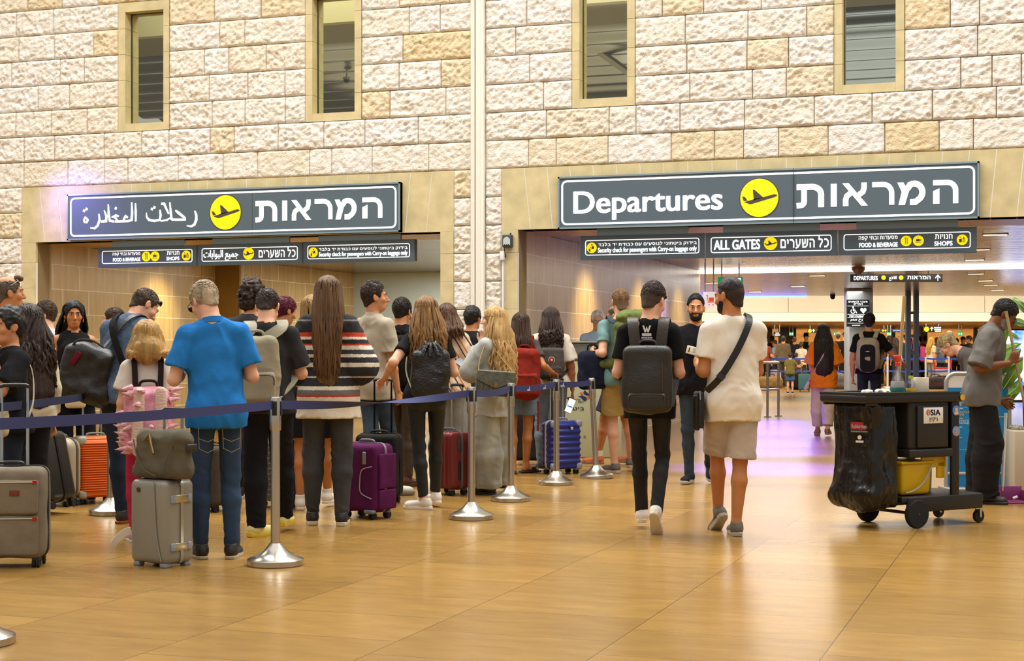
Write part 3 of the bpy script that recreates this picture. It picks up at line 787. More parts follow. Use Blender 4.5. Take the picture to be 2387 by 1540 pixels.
QM = 1.0
def polygonize(f, h, pad=.03):
    h = h * QM
    lo = f.lo - pad; hi = f.hi + pad; B = 8
    nb = np.maximum(1, np.ceil((hi - lo) / (h * B)).astype(int)); N = nb * B
    bi = np.stack(np.meshgrid(*[np.arange(n) for n in nb], indexing='ij'), -1).reshape(-1, 3)
    cen = lo + (bi * B + (B - 1) / 2) * h
    dc = f(cen); R = h * B * .9
    keep = np.abs(dc) < R * 1.7 + .02
    D_ = np.where(dc > 0, 1.0, -1.0).astype(np.float32)
    A = np.broadcast_to(D_.reshape(nb)[:, None, :, None, :, None], (nb[0], B, nb[1], B, nb[2], B)).copy()
    kb = bi[keep]
    g = np.stack(np.meshgrid(*[np.arange(B)] * 3, indexing='ij'), -1).reshape(-1, 3)
    key = kb // 3; key = (key[:, 0] * 4096 + key[:, 1]) * 4096 + key[:, 2]
    od = np.argsort(key, kind='stable'); kb = kb[od]; key = key[od]
    cutp = [0] + list(np.nonzero(np.diff(key))[0] + 1) + [len(kb)]
    for s in range(len(cutp) - 1):
        b = kb[cutp[s]:cutp[s + 1]]
        if len(b) == 0: continue
        P = lo + ((b[:, None, :] * B + g[None]) * h).reshape(-1, 3)
        v = f(P, f.near(P.min(0), P.max(0))).astype(np.float32).reshape(-1, B, B, B)
        A[b[:, 0], :, b[:, 1], :, b[:, 2], :] = v
    A = A.reshape(N)
    A[0] = A[-1] = 1; A[:, 0] = A[:, -1] = 1; A[:, :, 0] = A[:, :, -1] = 1
    S = A < 0
    c = np.zeros(tuple(N - 1), np.int8)
    for dx in (0, 1):
        for dy in (0, 1):
            for dz in (0, 1): c += S[dx:N[0] - 1 + dx, dy:N[1] - 1 + dy, dz:N[2] - 1 + dz]
    cells = np.argwhere((c > 0) & (c < 8))
    if len(cells) == 0: return np.zeros((0, 3)), np.zeros((0, 4), np.int32)
    idx = np.full(tuple(N - 1), -1, np.int32); idx[cells[:, 0], cells[:, 1], cells[:, 2]] = np.arange(len(cells))
    cor = np.array([[x, y, z] for x in (0, 1) for y in (0, 1) for z in (0, 1)])
    val = np.stack([A[cells[:, 0] + o[0], cells[:, 1] + o[1], cells[:, 2] + o[2]] for o in cor], 1)
    acc = np.zeros((len(cells), 3)); cnt = np.zeros(len(cells))
    for i in range(8):
        for j in range(i + 1, 8):
            if np.abs(cor[i] - cor[j]).sum() != 1: continue
            m = (val[:, i] < 0) != (val[:, j] < 0)
            t = val[:, i] / np.where(m, val[:, i] - val[:, j], 1)
            p = cor[i] + t[:, None] * (cor[j] - cor[i])
            acc[m] += p[m]; cnt[m] += 1
    V = lo + (cells + acc / cnt[:, None]) * h
    Fs = []
    for ax in range(3):
        a, b = (ax + 1) % 3, (ax + 2) % 3
        sl0 = [slice(1, n - 1) for n in N]; sl1 = list(sl0); sl0[ax] = slice(0, N[ax] - 1); sl1[ax] = slice(1, N[ax])
        s0 = S[tuple(sl0)]; s1 = S[tuple(sl1)]
        e = np.argwhere(s0 != s1)
        if len(e) == 0: continue
        inside0 = s0[e[:, 0], e[:, 1], e[:, 2]]
        off = np.ones(3, int); off[ax] = 0; e = e + off
        q = []
        for (da, db) in ((-1, -1), (0, -1), (0, 0), (-1, 0)):
            cc = e.copy(); cc[:, a] += da; cc[:, b] += db; q.append(idx[cc[:, 0], cc[:, 1], cc[:, 2]])
        q = np.stack(q, 1); q[~inside0] = q[~inside0][:, ::-1]; Fs.append(q)
    F = np.concatenate(Fs); F = F[(F >= 0).all(1)]
    return V, F
def sdf_obj(name, f, h, m, parent=None):
    V, F = polygonize(f, h); return mesh_obj(name, V, F, m, parent, 180)

# ================================================================== people
SKIN = {'l': '#d9a383', 'm': '#c4885f', 't': '#b87848', 'd': '#8a5636', 'p': '#e0b59a'}
def skin_mat(c):
    m = mat('skin', c, .5, bump=.12, bs=160, var=.07, vs=14, spec=.35)
    b = m.node_tree.nodes['Principled BSDF']; b.inputs['Subsurface Weight'].default_value = .0
    return m
EYEW = mat('eye_white', '#e6e0da', .3); IRIS = mat('iris', '#2c1c12', .2)
def rx(a): return rotm(math.radians(a), 0, 0)
def ik(A, T, l1, l2, hint):
    A = np.asarray(A, float); T = np.asarray(T, float); v = T - A; L = np.linalg.norm(v)
    Lc = min(max(L, abs(l1 - l2) + .01), (l1 + l2) * .998); u = v / max(L, 1e-6)
    x = (l1 * l1 - l2 * l2 + Lc * Lc) / (2 * Lc); y = math.sqrt(max(l1 * l1 - x * x, 0))
    h = nrm(np.asarray(hint, float) - u * np.dot(hint, u))
    return A + u * x + h * y, A + u * Lc

class Person:
    """px,fy: where the feet stand in the photograph; a: heading, 0 = away from the camera, 90 = to the right, 180 = to the camera"""
    def __init__(p, px, fy=None, d=None, H=1.72, a=0, fem=False, g=1.0, lean=0, side=0, head=(0, 0), arms=None, feet=None, skin='m', tw=0, res=.0065, neckf=0.0, hs=1.0, hip=None):
        p.d = d if d else dep(fy); p.px = px; p.H = H; p.S = S = H / 1.75; p.fem = fem; p.g = g; p.res = res
        base = D(px, HOR, p.d); base[2] = 0
        v = nrm(ray(px, HOR) * np.array([1, 1, 0])); r = np.array([v[1], -v[0], 0])
        f = v * math.cos(math.radians(a)) + r * math.sin(math.radians(a))
        p.rz = math.atan2(-f[0], f[1]); p.base = base
        p.Rw = rotm(0, 0, p.rz); p.skinm = skin_mat(SKIN.get(skin, skin))
        p.lean = lean
        sw = (.142 if fem else .162) * S; hw = (.090 if fem else .083) * S
        p.hipc = np.array([0, 0, .93 * S]) + (np.zeros(3) if hip is None else np.asarray(hip))
        p.R1 = rx(-lean * .5) @ rotm(0, math.radians(side) * .5, 0); p.R2 = rotm(0, 0, math.radians(tw)) @ rx(-lean) @ rotm(0, math.radians(side), 0)
        p.waist = p.hipc + p.R1 @ np.array([0, .0, .17 * S])
        up = lambda x, y, z: p.waist + p.R2 @ (np.array([x, y, z]) * S)
        p.up = up
        p.chest = up(0, .01, .20); p.neck = up(0, -.012, .395)
        p.sh = [up(-sw / S, -.012, .304), up(sw / S, -.012, .304)]
        p.hp = [p.hipc + np.array([-hw, 0, 0]), p.hipc + np.array([hw, 0, 0])]
        hy, hp_ = head
        p.Rh = p.R2 @ rotm(0, 0, -math.radians(hy)) @ rx(-hp_) if lean < 25 else rotm(0, 0, -math.radians(hy)) @ rx(-hp_ - lean * .6)
        p.hs = hs * S * (.985 if fem else 1.0)
        pivot = p.neck + p.R2 @ np.array([0, neckf * S, .03 * S])
        p.hc = pivot + p.Rh @ (np.array([0, .022, .118]) * p.hs)
        # legs
        p.an = []; p.kn = []; p.ft = []
        feet = feet or [None, None]
        for i, sgn in ((0, -1), (1, 1)):
            ft = feet[i] or {}
            if 'px' in ft:
                w = G(ft['px'], ft.get('py', HOR + CAMZ * FPX / p.d)); loc = p.loc(w)
                an = np.array([loc[0], loc[1], 0])
            else: an = np.array([sgn * ft.get('x', .10) * S, ft.get('y', 0.0) * S, 0])
            an[2] = .085 * S + ft.get('lift', 0.0)
            kn, an = ik(p.hp[i], an, .425 * S, .425 * S, (sgn * ft.get('kx', .12), 1, 0))
            p.an.append(an); p.kn.append(kn); p.ft.append((ft.get('yaw', 8) * sgn, ft.get('pitch', 0)))
        # arms
        p.el = []; p.wr = []; p.hd = []
        arms = arms or [{}, {}]
        for i, sgn in ((0, -1), (1, 1)):
            ar = arms[i] or {}
            l1, l2 = .285 * S, .255 * S
            if 'px' in ar:
                w = D(ar['px'], ar['py'], p.d + ar.get('dd', 0)); T = p.loc(w)
                hint = np.array(ar.get('hint', (.35, -.6, -.6))) * np.array([sgn, 1, 1])
                el, wr = ik(p.sh[i], T, l1, l2, hint)
            else:
                u = nrm(np.array(ar.get('u', (.13, -.05, -1))) * np.array([sgn, 1, 1]))
                fo = nrm(np.array(ar.get('f', (.02, .22, -1))) * np.array([sgn, 1, 1]))
                el = p.sh[i] + u * l1; wr = el + fo * l2
            p.el.append(el); p.wr.append(wr)
            hdv = ar.get('h'); fd = nrm(wr - el)
            p.hd.append((nrm(np.array(hdv) * np.array([sgn, 1, 1])) if hdv is not None else fd, np.array(ar.get('n', (-1, 0.1, 0))) * np.array([sgn, 1, 1]), ar.get('curl', 30)))
        p.root = None
    def loc(p, w): return p.Rw.T @ (np.asarray(w) - p.base)
    def wld(p, l): return p.base + p.Rw @ np.asarray(l)
    def hl(p, x, y, z): return p.hc + p.Rh @ (np.array([x, y, z]) * p.hs)
    def start(p, label, cat='person', group=None):
        p.root = thing('person', label, cat, p.base, p.rz, group); return p
    # ---- flesh
    def hand(p, f, i, fine=True):
        S = p.S; sgn = (-1, 1)[i]; w = p.wr[i]; d, n, curl = p.hd[i]
        n = nrm(n - d * np.dot(n, d)); l = np.cross(d, n) * 1.0   # palm normal n, lateral l
        pe = w + d * .085 * S
        f.cone(w + d * .012 * S, pe, .024 * S, .036 * S, .02, (n, .42))
        # thumb side: towards the front/up of a hanging hand
        th = l if (l @ np.array([0, 1, .4])) > 0 else -l
        cu = math.radians(curl)
        for k, (o, ln) in enumerate(((.027, .068), (.009, .076), (-.009, .071), (-.026, .055))):
            b = pe + th * o * S - d * (.012 if k in (0, 3) else .004) * S
            d1 = nrm(d * math.cos(cu) + n * math.sin(cu) + th * o * 1.5); m_ = b + d1 * ln * .5 * S
            d2 = nrm(d * math.cos(cu * 2.1) + n * math.sin(cu * 2.1)); e = m_ + d2 * ln * .5 * S
            f.cone(b, m_, .0095 * S, .0088 * S, .006); f.cone(m_, e, .0088 * S, .0072 * S, .004)
        b = w + d * .03 * S + th * .022 * S; m_ = b + nrm(d * .75 + th * .75 + n * .25) * .045 * S
        f.cone(b, m_, .0125 * S, .0105 * S, .01); f.cone(m_, m_ + nrm(d + th * .2 + n * .35) * .032 * S, .0105 * S, .0085 * S, .004)
    def body(p, bare=False, h=None):
        lt = 1.0 if bare else .8
        f = SDF(); S = p.S; g = p.g; fm = p.fem
        f.ell(p.hipc + np.array([0, -.005, .03 * S]), np.array([.142 if fm else .136, .100, .115]) * S * g, .03)
        f.ell(p.waist, np.array([.112 if fm else .126, .090, .16]) * S * g, .06, p.R1)
        f.ell(p.chest, np.array([.128 if fm else .145, .095, .19]) * S * g, .06, p.R2)
        for i in (0, 1):
            f.cone(p.neck - p.R2 @ np.array([0, 0, .045]) * S, p.sh[i], .06 * S, .053 * S, .04)
            rl = (1.0 if fm else 1.06) * g
            f.cone(p.sh[i], p.el[i], .050 * S * rl, .037 * S * rl, .02)
            m_ = p.el[i] + (p.wr[i] - p.el[i]) * .3
            f.cone(p.el[i], m_, .037 * S * rl, .0385 * S * rl, .02); f.cone(m_, p.wr[i], .0385 * S * rl, .0235 * S, .015)
            p.hand(f, i)
            lg = (1.0 if fm else .98) * g * lt
            f.cone(p.hp[i], p.kn[i], .076 * S * lg, .050 * S * lg, .03)
            cv = p.kn[i] + (p.an[i] - p.kn[i]) * .32; bk = nrm(np.cross(p.an[i] - p.kn[i], np.array([1.0, 0, 0])))
            if bk[1] > 0: bk = -bk
            cv = cv + bk * .014 * S
            f.cone(p.kn[i], cv, .047 * S * lg, .053 * S * lg, .02); f.cone(cv, p.an[i], .053 * S * lg, .033 * S, .02)
            F = p.footR(i)
            f.cone(p.an[i], p.an[i] + F @ np.array([0, -.025, -.045]) * S, .034 * S, .030 * S, .02)
            f.cone(p.an[i] + F @ np.array([0, .0, -.03]) * S, p.an[i] + F @ np.array([0, .14, -.062]) * S, .032 * S, .022 * S, .02)
        # neck and head
        hs = p.hs; X = p.hl
        f.cone(p.neck - p.R2 @ np.array([0, 0, .05]) * S, X(0, -.022, -.055), (.05 if fm else .058) * S, (.046 if fm else .055) * S, .03)
        f.ell(X(0, -.014, .030), np.array([.074, .096, .087]) * hs, .02, p.Rh)
        f.ell(X(0, .026, -.035), np.array([.060, .066, .082]) * hs, .03, p.Rh)
        f.ell(X(0, .052, -.092), np.array([.034 if fm else .042, .032, .026]) * hs, .03, p.Rh)
        for sx in (-1, 1):
            f.ell(X(sx * .031, .098, .004), np.array([.017, .014, .0115]) * hs, .012, p.Rh, 1)
            f.ell(X(sx * .031, .079, .003), np.array([.0145, .012, .0125]) * hs, .006, p.Rh)
            f.cone(X(sx * .020, .0895, .0115), X(sx * .042, .0835, .0105), .0040 * hs, .0040 * hs, .005); f.cone(X(sx * .020, .0880, -.0065), X(sx * .041, .0825, -.0055), .0034 * hs, .0034 * hs, .005)
            f.ell(X(sx * .040, .062, -.028), np.array([.022, .022, .02]) * hs, .02, p.Rh)
            f.ell(X(sx * .076, -.006, -.008), np.array([.010, .021, .032]) * hs, .006, p.Rh @ rotm(.15, 0, sx * .35))
            f.ell(X(sx * .087, .002, -.006), np.array([.006, .012, .019]) * hs, .005, p.Rh, 1)
        f.cone(X(-.034, .083, .022), X(.034, .083, .022), .0085 * hs, .0085 * hs, .014)
        f.cone(X(0, .088, .008), X(0, .112, -.034), .007 * hs, .0125 * hs, .012); f.ell(X(0, .100, -.038), np.array([.018, .012, .009]) * hs, .008, p.Rh)
        f.cone(X(-.019, .086, -.066), X(.019, .086, -.066), .007 * hs, .007 * hs, .006); f.cone(X(-.015, .084, -.078), X(.015, .084, -.078), .008 * hs, .008 * hs, .004)
        V, F = polygonize(f, h or p.res)
        return mesh_obj('body', V, F, p.skinm, p.root, 180)
    def footR(p, i):
        y, pt = p.ft[i]; return rotm(0, 0, -math.radians(y)) @ rx(-pt)
    def face(p, brow='#2a1c14', eyes=True, beard=None, bl=1.0):
        hs = p.hs
        for sx in (-1, 1):
            t = MB(); t.ball(p.hl(sx * .031, .0800, .002), np.array([.0135, .0122, .0095]) * hs, 14, 0, p.Rh); dr = p.Rh @ np.array([0, 1, 0])
            t.lathe([(.0001, 0), (.0056 * hs, .0), (.0050 * hs, .0022 * hs), (.0001, .0026 * hs)], 12, p.hl(sx * .031, .0905, .0025), 1, p.Rh @ rx(-90), cap=False)
            t.obj('eye', [EYEW, IRIS], p.root)
            t = MB(); t.tube([p.hl(sx * x, y, z) for x, y, z in ((.013, .0985, .019), (.027, .0955, .024), (.040, .086, .023), (.048, .075, .017))], [.003 * hs, .0045 * hs, .004 * hs, .002 * hs], 6)
            t.obj('eyebrow', mat('brow', brow, .8), p.root)
            t = MB(); t.tube([p.hl(sx * x, y, z) for x, y, z in ((.018, .0915, .0085), (.031, .0935, .0105), (.044, .0845, .0075))], [.001 * hs, .0022 * hs, .0012 * hs], 5)
            t.obj('eyelash', mat('brow', '#1b120d', .8), p.root)
        LM = mat('lips', '#b0655a' if p.fem else '#a3684f', .45)
        t = MB()
        for zz, rr in ((-.0655, .0042), (-.0745, .0052)):
            t.tube([p.hl(x, y, zz + dz) for x, y, dz in ((-.023, .0845, -.001 if zz > -.07 else .004), (-.012, .0925, .001), (0, .0945, -.0006), (.012, .0925, .001), (.023, .0845, -.001 if zz > -.07 else .004))], [.0012 * hs, rr * .8 * hs, rr * hs, rr * .8 * hs, .0012 * hs], 8)
        t.obj('lips', LM, p.root)
        if beard:
            f = SDF()
            f.ell(p.hl(0, .026, -.035), np.array([.064, .0695, .086]) * hs, .03, p.Rh)
            f.ell(p.hl(0, .054, -.092), np.array([.046, .036, .031 * bl]) * hs, .03, p.Rh)
            f.cut(p.hl(0, 0, -.040), p.Rh @ np.array([0, -.35, 1]))
            f.ell(p.hl(0, .11, -.071), np.array([.028, .03, .011]) * hs, .006, p.Rh, 1)
            f.ell(p.hl(0, .10, -.020), np.array([.036, .06, .030]) * hs, .008, p.Rh, 1)
            f.noise = lambda P: vnoise(P * 140, 5) * .0016
            sdf_obj('beard', f, .0045, hairm(beard), p.root)
    # ---- clothes
    def shirt(p, m, sleeve=.55, loose=.012, hem=-.06, name='shirt', collar=None, wr=.008, flare=0.0, h=.0095, neck=.062, sl=.0, vneck=0, fore=False):
        """sleeve 0..1 = share of the upper arm, 1..2 reaches down the forearm; hem in metres from the hip centre"""
        S = p.S; g = p.g; f = SDF(); e = loose; fm = p.fem
        back = p.R2 @ np.array([0, 1.0, 0])
        f.ell(p.chest, np.array([.130 if fm else .147, .099, .185]) * S * g + e, .05, p.R2)
        sq = (nrm(p.R1 @ np.array([0, 1.0, 0])), .68)
        wz = (.118 if fm else .134)
        f.cone(p.chest - p.R2 @ np.array([0, 0, .05]) * S, p.waist, (.138 if fm else .152) * S * g + e * .6, wz * S * g + e, .05, sq)
        lo = p.hipc + np.array([0, 0, hem - .05])
        f.cone(p.waist, lo, wz * S * g + e, (.152 if fm else .142) * S * g + e + flare, .05, (np.array([0, 1.0, 0]), .84))
        if hem < .06:
            f.ell(p.hipc + np.array([0, -.012, .02 * S]), np.array([.148 if fm else .136, .116 if fm else .108, .12]) * S * g + e + .006, .05)
            for i, sx in ((0, -1), (1, 1)):
                f.ell(p.hp[i] + np.array([-sx * .008, -.062, -.02]) * S, np.array([.072, .060, .08]) * S * g + .010 + e * .5, .05)
                f.cone(p.hp[i], p.hp[i] + (p.kn[i] - p.hp[i]) * .4, .080 * S * g + .010 + e * .5, .080 * S * g + .010 + e * .8, .05)
        if fm:
            for sx in (-1, 1): f.ell(p.chest + p.R2 @ (np.array([sx * .065, .075, .03]) * S), np.array([.055, .05, .055]) * S + e * .5, .04)
        for i in (0, 1):
            f.cone(p.neck - p.R2 @ np.array([0, 0, .05]) * S, p.sh[i], .058 * S + e * .4, .045 * S + e * .8, .04)
        f.cut(p.hipc + np.array([0, 0, hem]), (0, 0, -1))
        for i in (0, 1):
            if sleeve <= 0: continue
            t = min(sleeve, 1); b = p.sh[i] + (p.el[i] - p.sh[i]) * t
            r1, r2 = (.047 * S * g + e), (.052 - .010 * t) * S * g + e * 1.3 + sl
            f.cone(p.sh[i], b, r1, r2, .02, None, 0, 1 if sleeve <= 1 else 0)
            if sleeve > 1:
                t2 = sleeve - 1; b2 = p.el[i] + (p.wr[i] - p.el[i]) * t2
                f.cone(p.el[i], b2, .043 * S * g + e * 1.2 + sl, (.040 - .012 * t2) * S * g + e + sl * .6, .02, None, 0, 1)
        # neck hole
        f.cone(p.neck - p.R2 @ np.array([0, -.012, .015]) * S, p.neck + p.R2 @ np.array([0, .03, .16]) * S, neck * S, neck * 1.25 * S, .006, None, 1)
        if vneck: f.cone(p.neck + p.R2 @ np.array([0, .09, -.02 - vneck]) * S, p.neck + p.R2 @ np.array([0, .05, .1]) * S, .012 * S, .075 * S, .006, None, 1)
        if sleeve <= 0:
            for i, sx in ((0, -1), (1, 1)):
                f.cone(p.sh[i] + p.R2 @ np.array([sx * .045, 0, .08]) * S, p.sh[i] + p.R2 @ np.array([sx * .06, 0, -.12]) * S, .075 * S, .06 * S, .008, None, 1)
        ph = p.px * .013
        def nz(P):
            q = P * np.array([6, 6, 3.2]) + ph; w = vnoise(q, 11)
            q2 = np.stack([P[:, 0] * 13 + P[:, 2] * 8 + w * 1.5, P[:, 1] * 11, P[:, 2] * 9 - P[:, 0] * 9 + w], 1)
            r = 1 - np.abs(vnoise(q2 + ph, 12)); return -wr * (w * .7 + (r - .6) * 1.3 + .5)
        f.noise = nz
        o = sdf_obj(name, f, h, m, p.root)
        if collar is not None:
            t = MB(); n = 18; c0 = p.neck + p.R2 @ np.array([0, .0, -.012]) * S
            pts = [c0 + p.R2 @ (np.array([math.sin(a) * .070, -math.cos(a) * .068 + .006, .018 - .022 * (1 - math.cos(a)) * .5]) * S) for a in np.linspace(-2.6, 2.6, n)]
            t.band(pts, [nrm(p.R2 @ np.array([math.sin(a) * -.35, math.cos(a) * .35, 1])) for a in np.linspace(-2.6, 2.6, n)], .036 * S, .007)
            t.obj('collar', collar, o)
        return o
    def pants(p, m, loose=.006, top=.07, length=1.0, flare=0.0, name='trousers', wr=.0065, h=.0095, thigh=1.0, knee=.050):
        """length 1 = to the ankle, .45 = just above the knee"""
        S = p.S; g = p.g; f = SDF(); e = loose; fm = p.fem
        f.ell(p.hipc + np.array([0, -.012, .01 * S]), np.array([.146 if fm else .134, .112 if fm else .104, .11]) * S * g + e, .03)
        f.cone(p.hipc + np.array([0, 0, .02]), p.hipc + p.R1 @ np.array([0, 0, .14 * S]), .130 * S * g + e, .120 * S * g + e, .03, (np.array([0, 1.0, 0]), .74))
        for i, sx in ((0, -1), (1, 1)):
            f.ell(p.hp[i] + np.array([-sx * .008, -.062, -.02]) * S, np.array([.073, .060, .08]) * S * g, .035)
            if length < .5:
                b = p.hp[i] + (p.kn[i] - p.hp[i]) * (length * 2)
                f.cone(p.hp[i], b, (.082 * thigh) * S * g + e, .070 * thigh * S * g + e + flare, .02, None, 0, 1)
            else:
                f.cone(p.hp[i], p.kn[i], (.079 * thigh) * S * g + e, (knee + .006) * S * g + e + flare * .5, .02)
                t = (length - .5) * 2; b = p.kn[i] + (p.an[i] - p.kn[i]) * t + np.array([0, 0, -.02 * S if length >= 1 else 0])
                cv = p.kn[i] + (p.an[i] - p.kn[i]) * .33 + np.array([0, -.012, 0]) * S
                f.cone(p.kn[i], cv, (knee + .006) * S * g + e + flare * .5, (knee + .006) * S * g + e + flare * .7, .02)
                f.cone(cv, b, (knee + .006) * S * g + e + flare * .7, .040 * S + e + flare, .02, None, 0, 1)
        f.cut(p.hipc + p.R1 @ np.array([0, 0, top]), p.R1 @ np.array([0, 0, 1]))
        if length < .5:
            for i in (0, 1): pass
        kz = float((p.kn[0][2] + p.kn[1][2]) / 2); az = .1; ph = p.px * .017
        def nz(P):
            z = P[:, 2]; am = .5 + 1.3 * np.exp(-((z - kz) / .09) ** 2) + 1.5 * np.exp(-((z - az) / .07) ** 2) + .6 * np.exp(-((z - kz - .33) / .1) ** 2)
            q = P * np.array([9, 9, 20.]) + ph; q[:, 2] += P[:, 0] * 8
            r = 1 - np.abs(vnoise(q, 21)); return -wr * am * (r - .55 + .3 * vnoise(P * 6 + ph, 22))
        f.noise = nz
        return sdf_obj(name, f, h, m, p.root)
    def shoes(p, m, sole=None, name='shoe', high=0.0, sock=None, open_=False, sh=.022):
        S = p.S; sole = sole or WHITE
        for i in (0, 1):
            F = p.footR(i); A = p.an[i]; X = lambda x, y, z: A + F @ (np.array([x, y, z - .085]) * S)
            f = SDF()
            f.ell(X(0, -.03, .048), np.array([.036, .042, .042]) * S, .02, F)
            f.cone(X(0, -.02, .052), X(0, .135, .034), .038 * S, .031 * S, .03, (F @ np.array([0, 0, 1.0]), .95)); f.ell(X(0, .125, .032), np.array([.041, .055, .028]) * S, .03, F)
            f.cone(X(0, -.012, .06), X(0, -.018, .098 + high), .040 * S, .041 * S, .02, None, 0, 1)
            f.cone(X(0, -.014, .085 + high), X(0, -.016, .13 + high), .033 * S, .036 * S, .004, None, 1)
            f.cut(X(0, 0, .012), F @ np.array([0, 0, -1.0]))
            o = sdf_obj(name, f, .006, m, p.root)
            sx = (-1, 1)[i]
            out = [(.0, -.075), (.026, -.066), (.037, -.035), (.036, .02), (.044, .085), (.046, .125), (.036, .165), (.012, .188), (-.012, .186), (-.034, .160), (-.043, .115), (-.038, .06), (-.034, .0), (-.037, -.035), (-.026, -.066)]
            t = MB(); V = []; n = len(out)
            for zz, k in ((0.0, .97), (.006, 1.02), (sh - .004, 1.03), (sh, .99)):
                V += [X(x * k, .05 + (y - .05) * k, zz) for x, y in out]
            Fc = [tuple(range(n))[::-1], tuple(3 * n + q for q in range(n))]
            for r_ in range(3): Fc += [(r_ * n + q, r_ * n + (q + 1) % n, (r_ + 1) * n + (q + 1) % n, (r_ + 1) * n + q) for q in range(n)]
            t.add(V, [q[::-1] for q in Fc]); t.obj('sole', sole, o)
            if sock:
                t = MB(); t.tube([X(0, -.016, .07 + high), A + (p.kn[i] - A) * (.12 if sock[1] is None else sock[1])], [.042 * S, .043 * S], 14); t.obj('sock', sock[0], p.root)
    def sandals(p, m):
        S = p.S
        for i in (0, 1):
            F = p.footR(i); A = p.an[i]; X = lambda x, y, z: A + F @ (np.array([x, y, z - .085]) * S)
            t = MB(); t.rbox((0, 0, 0), (.085 * S, .25 * S, .022 * S), .01, 2); t.V[0] = t.V[0] @ F.T + X(0, .05, .009)
            o = t.obj('sandal', m, p.root)
            t = MB(); t.band([X(x, .085, z) for x, z in ((-.043, .015), (-.034, .05), (0, .062), (.034, .05), (.043, .015))], F @ np.array([0, 1.0, 0]), .05 * S, .006); t.obj('strap', m, o)
    # ---- hair
    def tufts(p, parent, c, e, n=340, L=.030, top=0.0, bald=False, line=0.0, lo=-.055, r=.0030):
        R = random.Random(int(p.px)); t = MB(); A = np.array([.0745 + e, .096 + e, .0875 + e + top]); cr = np.array([0, -.055, .115])
        for k in range(n * 3):
            if n <= 0: break
            v = np.array([R.gauss(0, 1) for _ in range(3)]); v /= np.linalg.norm(v); q = v * A + np.array([0, -.016, .030 + top * .4])
            w = (q - np.array([0, .105, -.045 - line])) / np.array([.098, .085, .118])
            if w @ w < 1.12 or q[2] < lo + .3 * (q[1] + .05): continue
            if abs(q[0]) > .05 and -.03 < q[1] < .045 and q[2] < .02: continue
            if bald and q[2] > .075: continue
            g = q - cr; nv = nrm(v / A); g = nrm(g - nv * (g @ nv) + np.array([R.gauss(0, .25), R.gauss(0, .25), R.gauss(0, .15)])); l = L * R.uniform(.6, 1.3); n -= 1
            C_ = np.array([0, -.016, .030 + top * .4]); pj = lambda z, k_: C_ + nrm((z - C_) / A) * A * k_
            t.tube([p.hl(*pj(q, .985)), p.hl(*pj(q + g * l * .5, R.uniform(1.0, 1.016))), p.hl(*pj(q + g * l, R.uniform(.988, 1.006)))], [r * p.hs, r * p.hs, .0008], 5)
        if t.n: t.obj('hair_tufts', hairm(c, .5), parent, 180)
    def hair_short(p, c, len_=.012, fade=False, bald=False, curl=0.0, line=0.0, top=0.0, h=.005):
        hs = p.hs; f = SDF(); e = len_
        f.ell(p.hl(0, -.016, .030 + top * .4), np.array([.0745 + e * .8 / hs * hs, .096 + e, .0875 + e + top]) * hs, .02, p.Rh)
        f.cone(p.hl(0, -.048, .0), p.hl(0, -.052, -.055), (.047 + e * .3) * hs, (.042 + e * .3) * hs, .03)
        f.ell(p.hl(0, .105, -.045 - line), np.array([.098, .085, .118]) * hs, .012, p.Rh, 1)
        f.cut(p.hl(0, -.05, -.062), p.Rh @ np.array([0, .55, -1]))
        for sx in (-1, 1):
            f.ell(p.hl(sx * .082, .004, -.022), np.array([.028, .026, .036]) * hs, .008, p.Rh, 1)
        if bald: f.ell(p.hl(0, -.005, .10), np.array([.06, .085, .055]) * hs, .01, p.Rh, 1)
        if fade:
            f.cut(p.hl(0, 0, fade if fade is not True else .012), p.Rh @ np.array([0, .35, -1]), .035)
            g_ = SDF(); g_.ell(p.hl(0, -.016, .030), np.array([.0765, .0985, .088]) * hs, .02, p.Rh); g_.cone(p.hl(0, -.055, .0), p.hl(0, -.056, -.062), .053 * hs, .047 * hs, .03)
            g_.ell(p.hl(0, .105, -.045 - line), np.array([.098, .085, .118]) * hs, .012, p.Rh, 1); g_.cut(p.hl(0, -.05, -.068), p.Rh @ np.array([0, .6, -1]))
            for sx in (-1, 1): g_.ell(p.hl(sx * .082, .004, -.022), np.array([.028, .026, .036]) * hs, .008, p.Rh, 1)
            a_ = lin(c); b_ = p.skinm.node_tree.nodes['Principled BSDF'].inputs['Base Color'].default_value
            mc = [x * .955 + y * .045 for x, y in zip(a_, b_)]; mc = [12.92 * x if x < .0031308 else 1.055 * x ** (1 / 2.4) - .055 for x in mc]
            sdf_obj('hair_sides', g_, .005, mat('hair_stubble', '#%02x%02x%02x' % tuple(int(255 * x) for x in mc), .7, bump=.8, bs=220, var=.35, vs=90), p.root)
        am = (.0028 if not fade else .0016) + curl * .012
        def nz(P):
            q = (P - p.hc) @ p.Rh
            r = vnoise(q * np.array([110, 60, 60]) if not curl else q * 55, 31); return r * am + vnoise(q * 28, 32) * am * (.8 + curl)
        f.noise = nz
        o = sdf_obj('hair', f, h, hairm(c), p.root)
        if QM == 1.0 and not curl: p.tufts(o, c, len_, 0 if len_ < .0045 else 620, .026, top, bald, line, -.055 if not fade else .03)
        return o
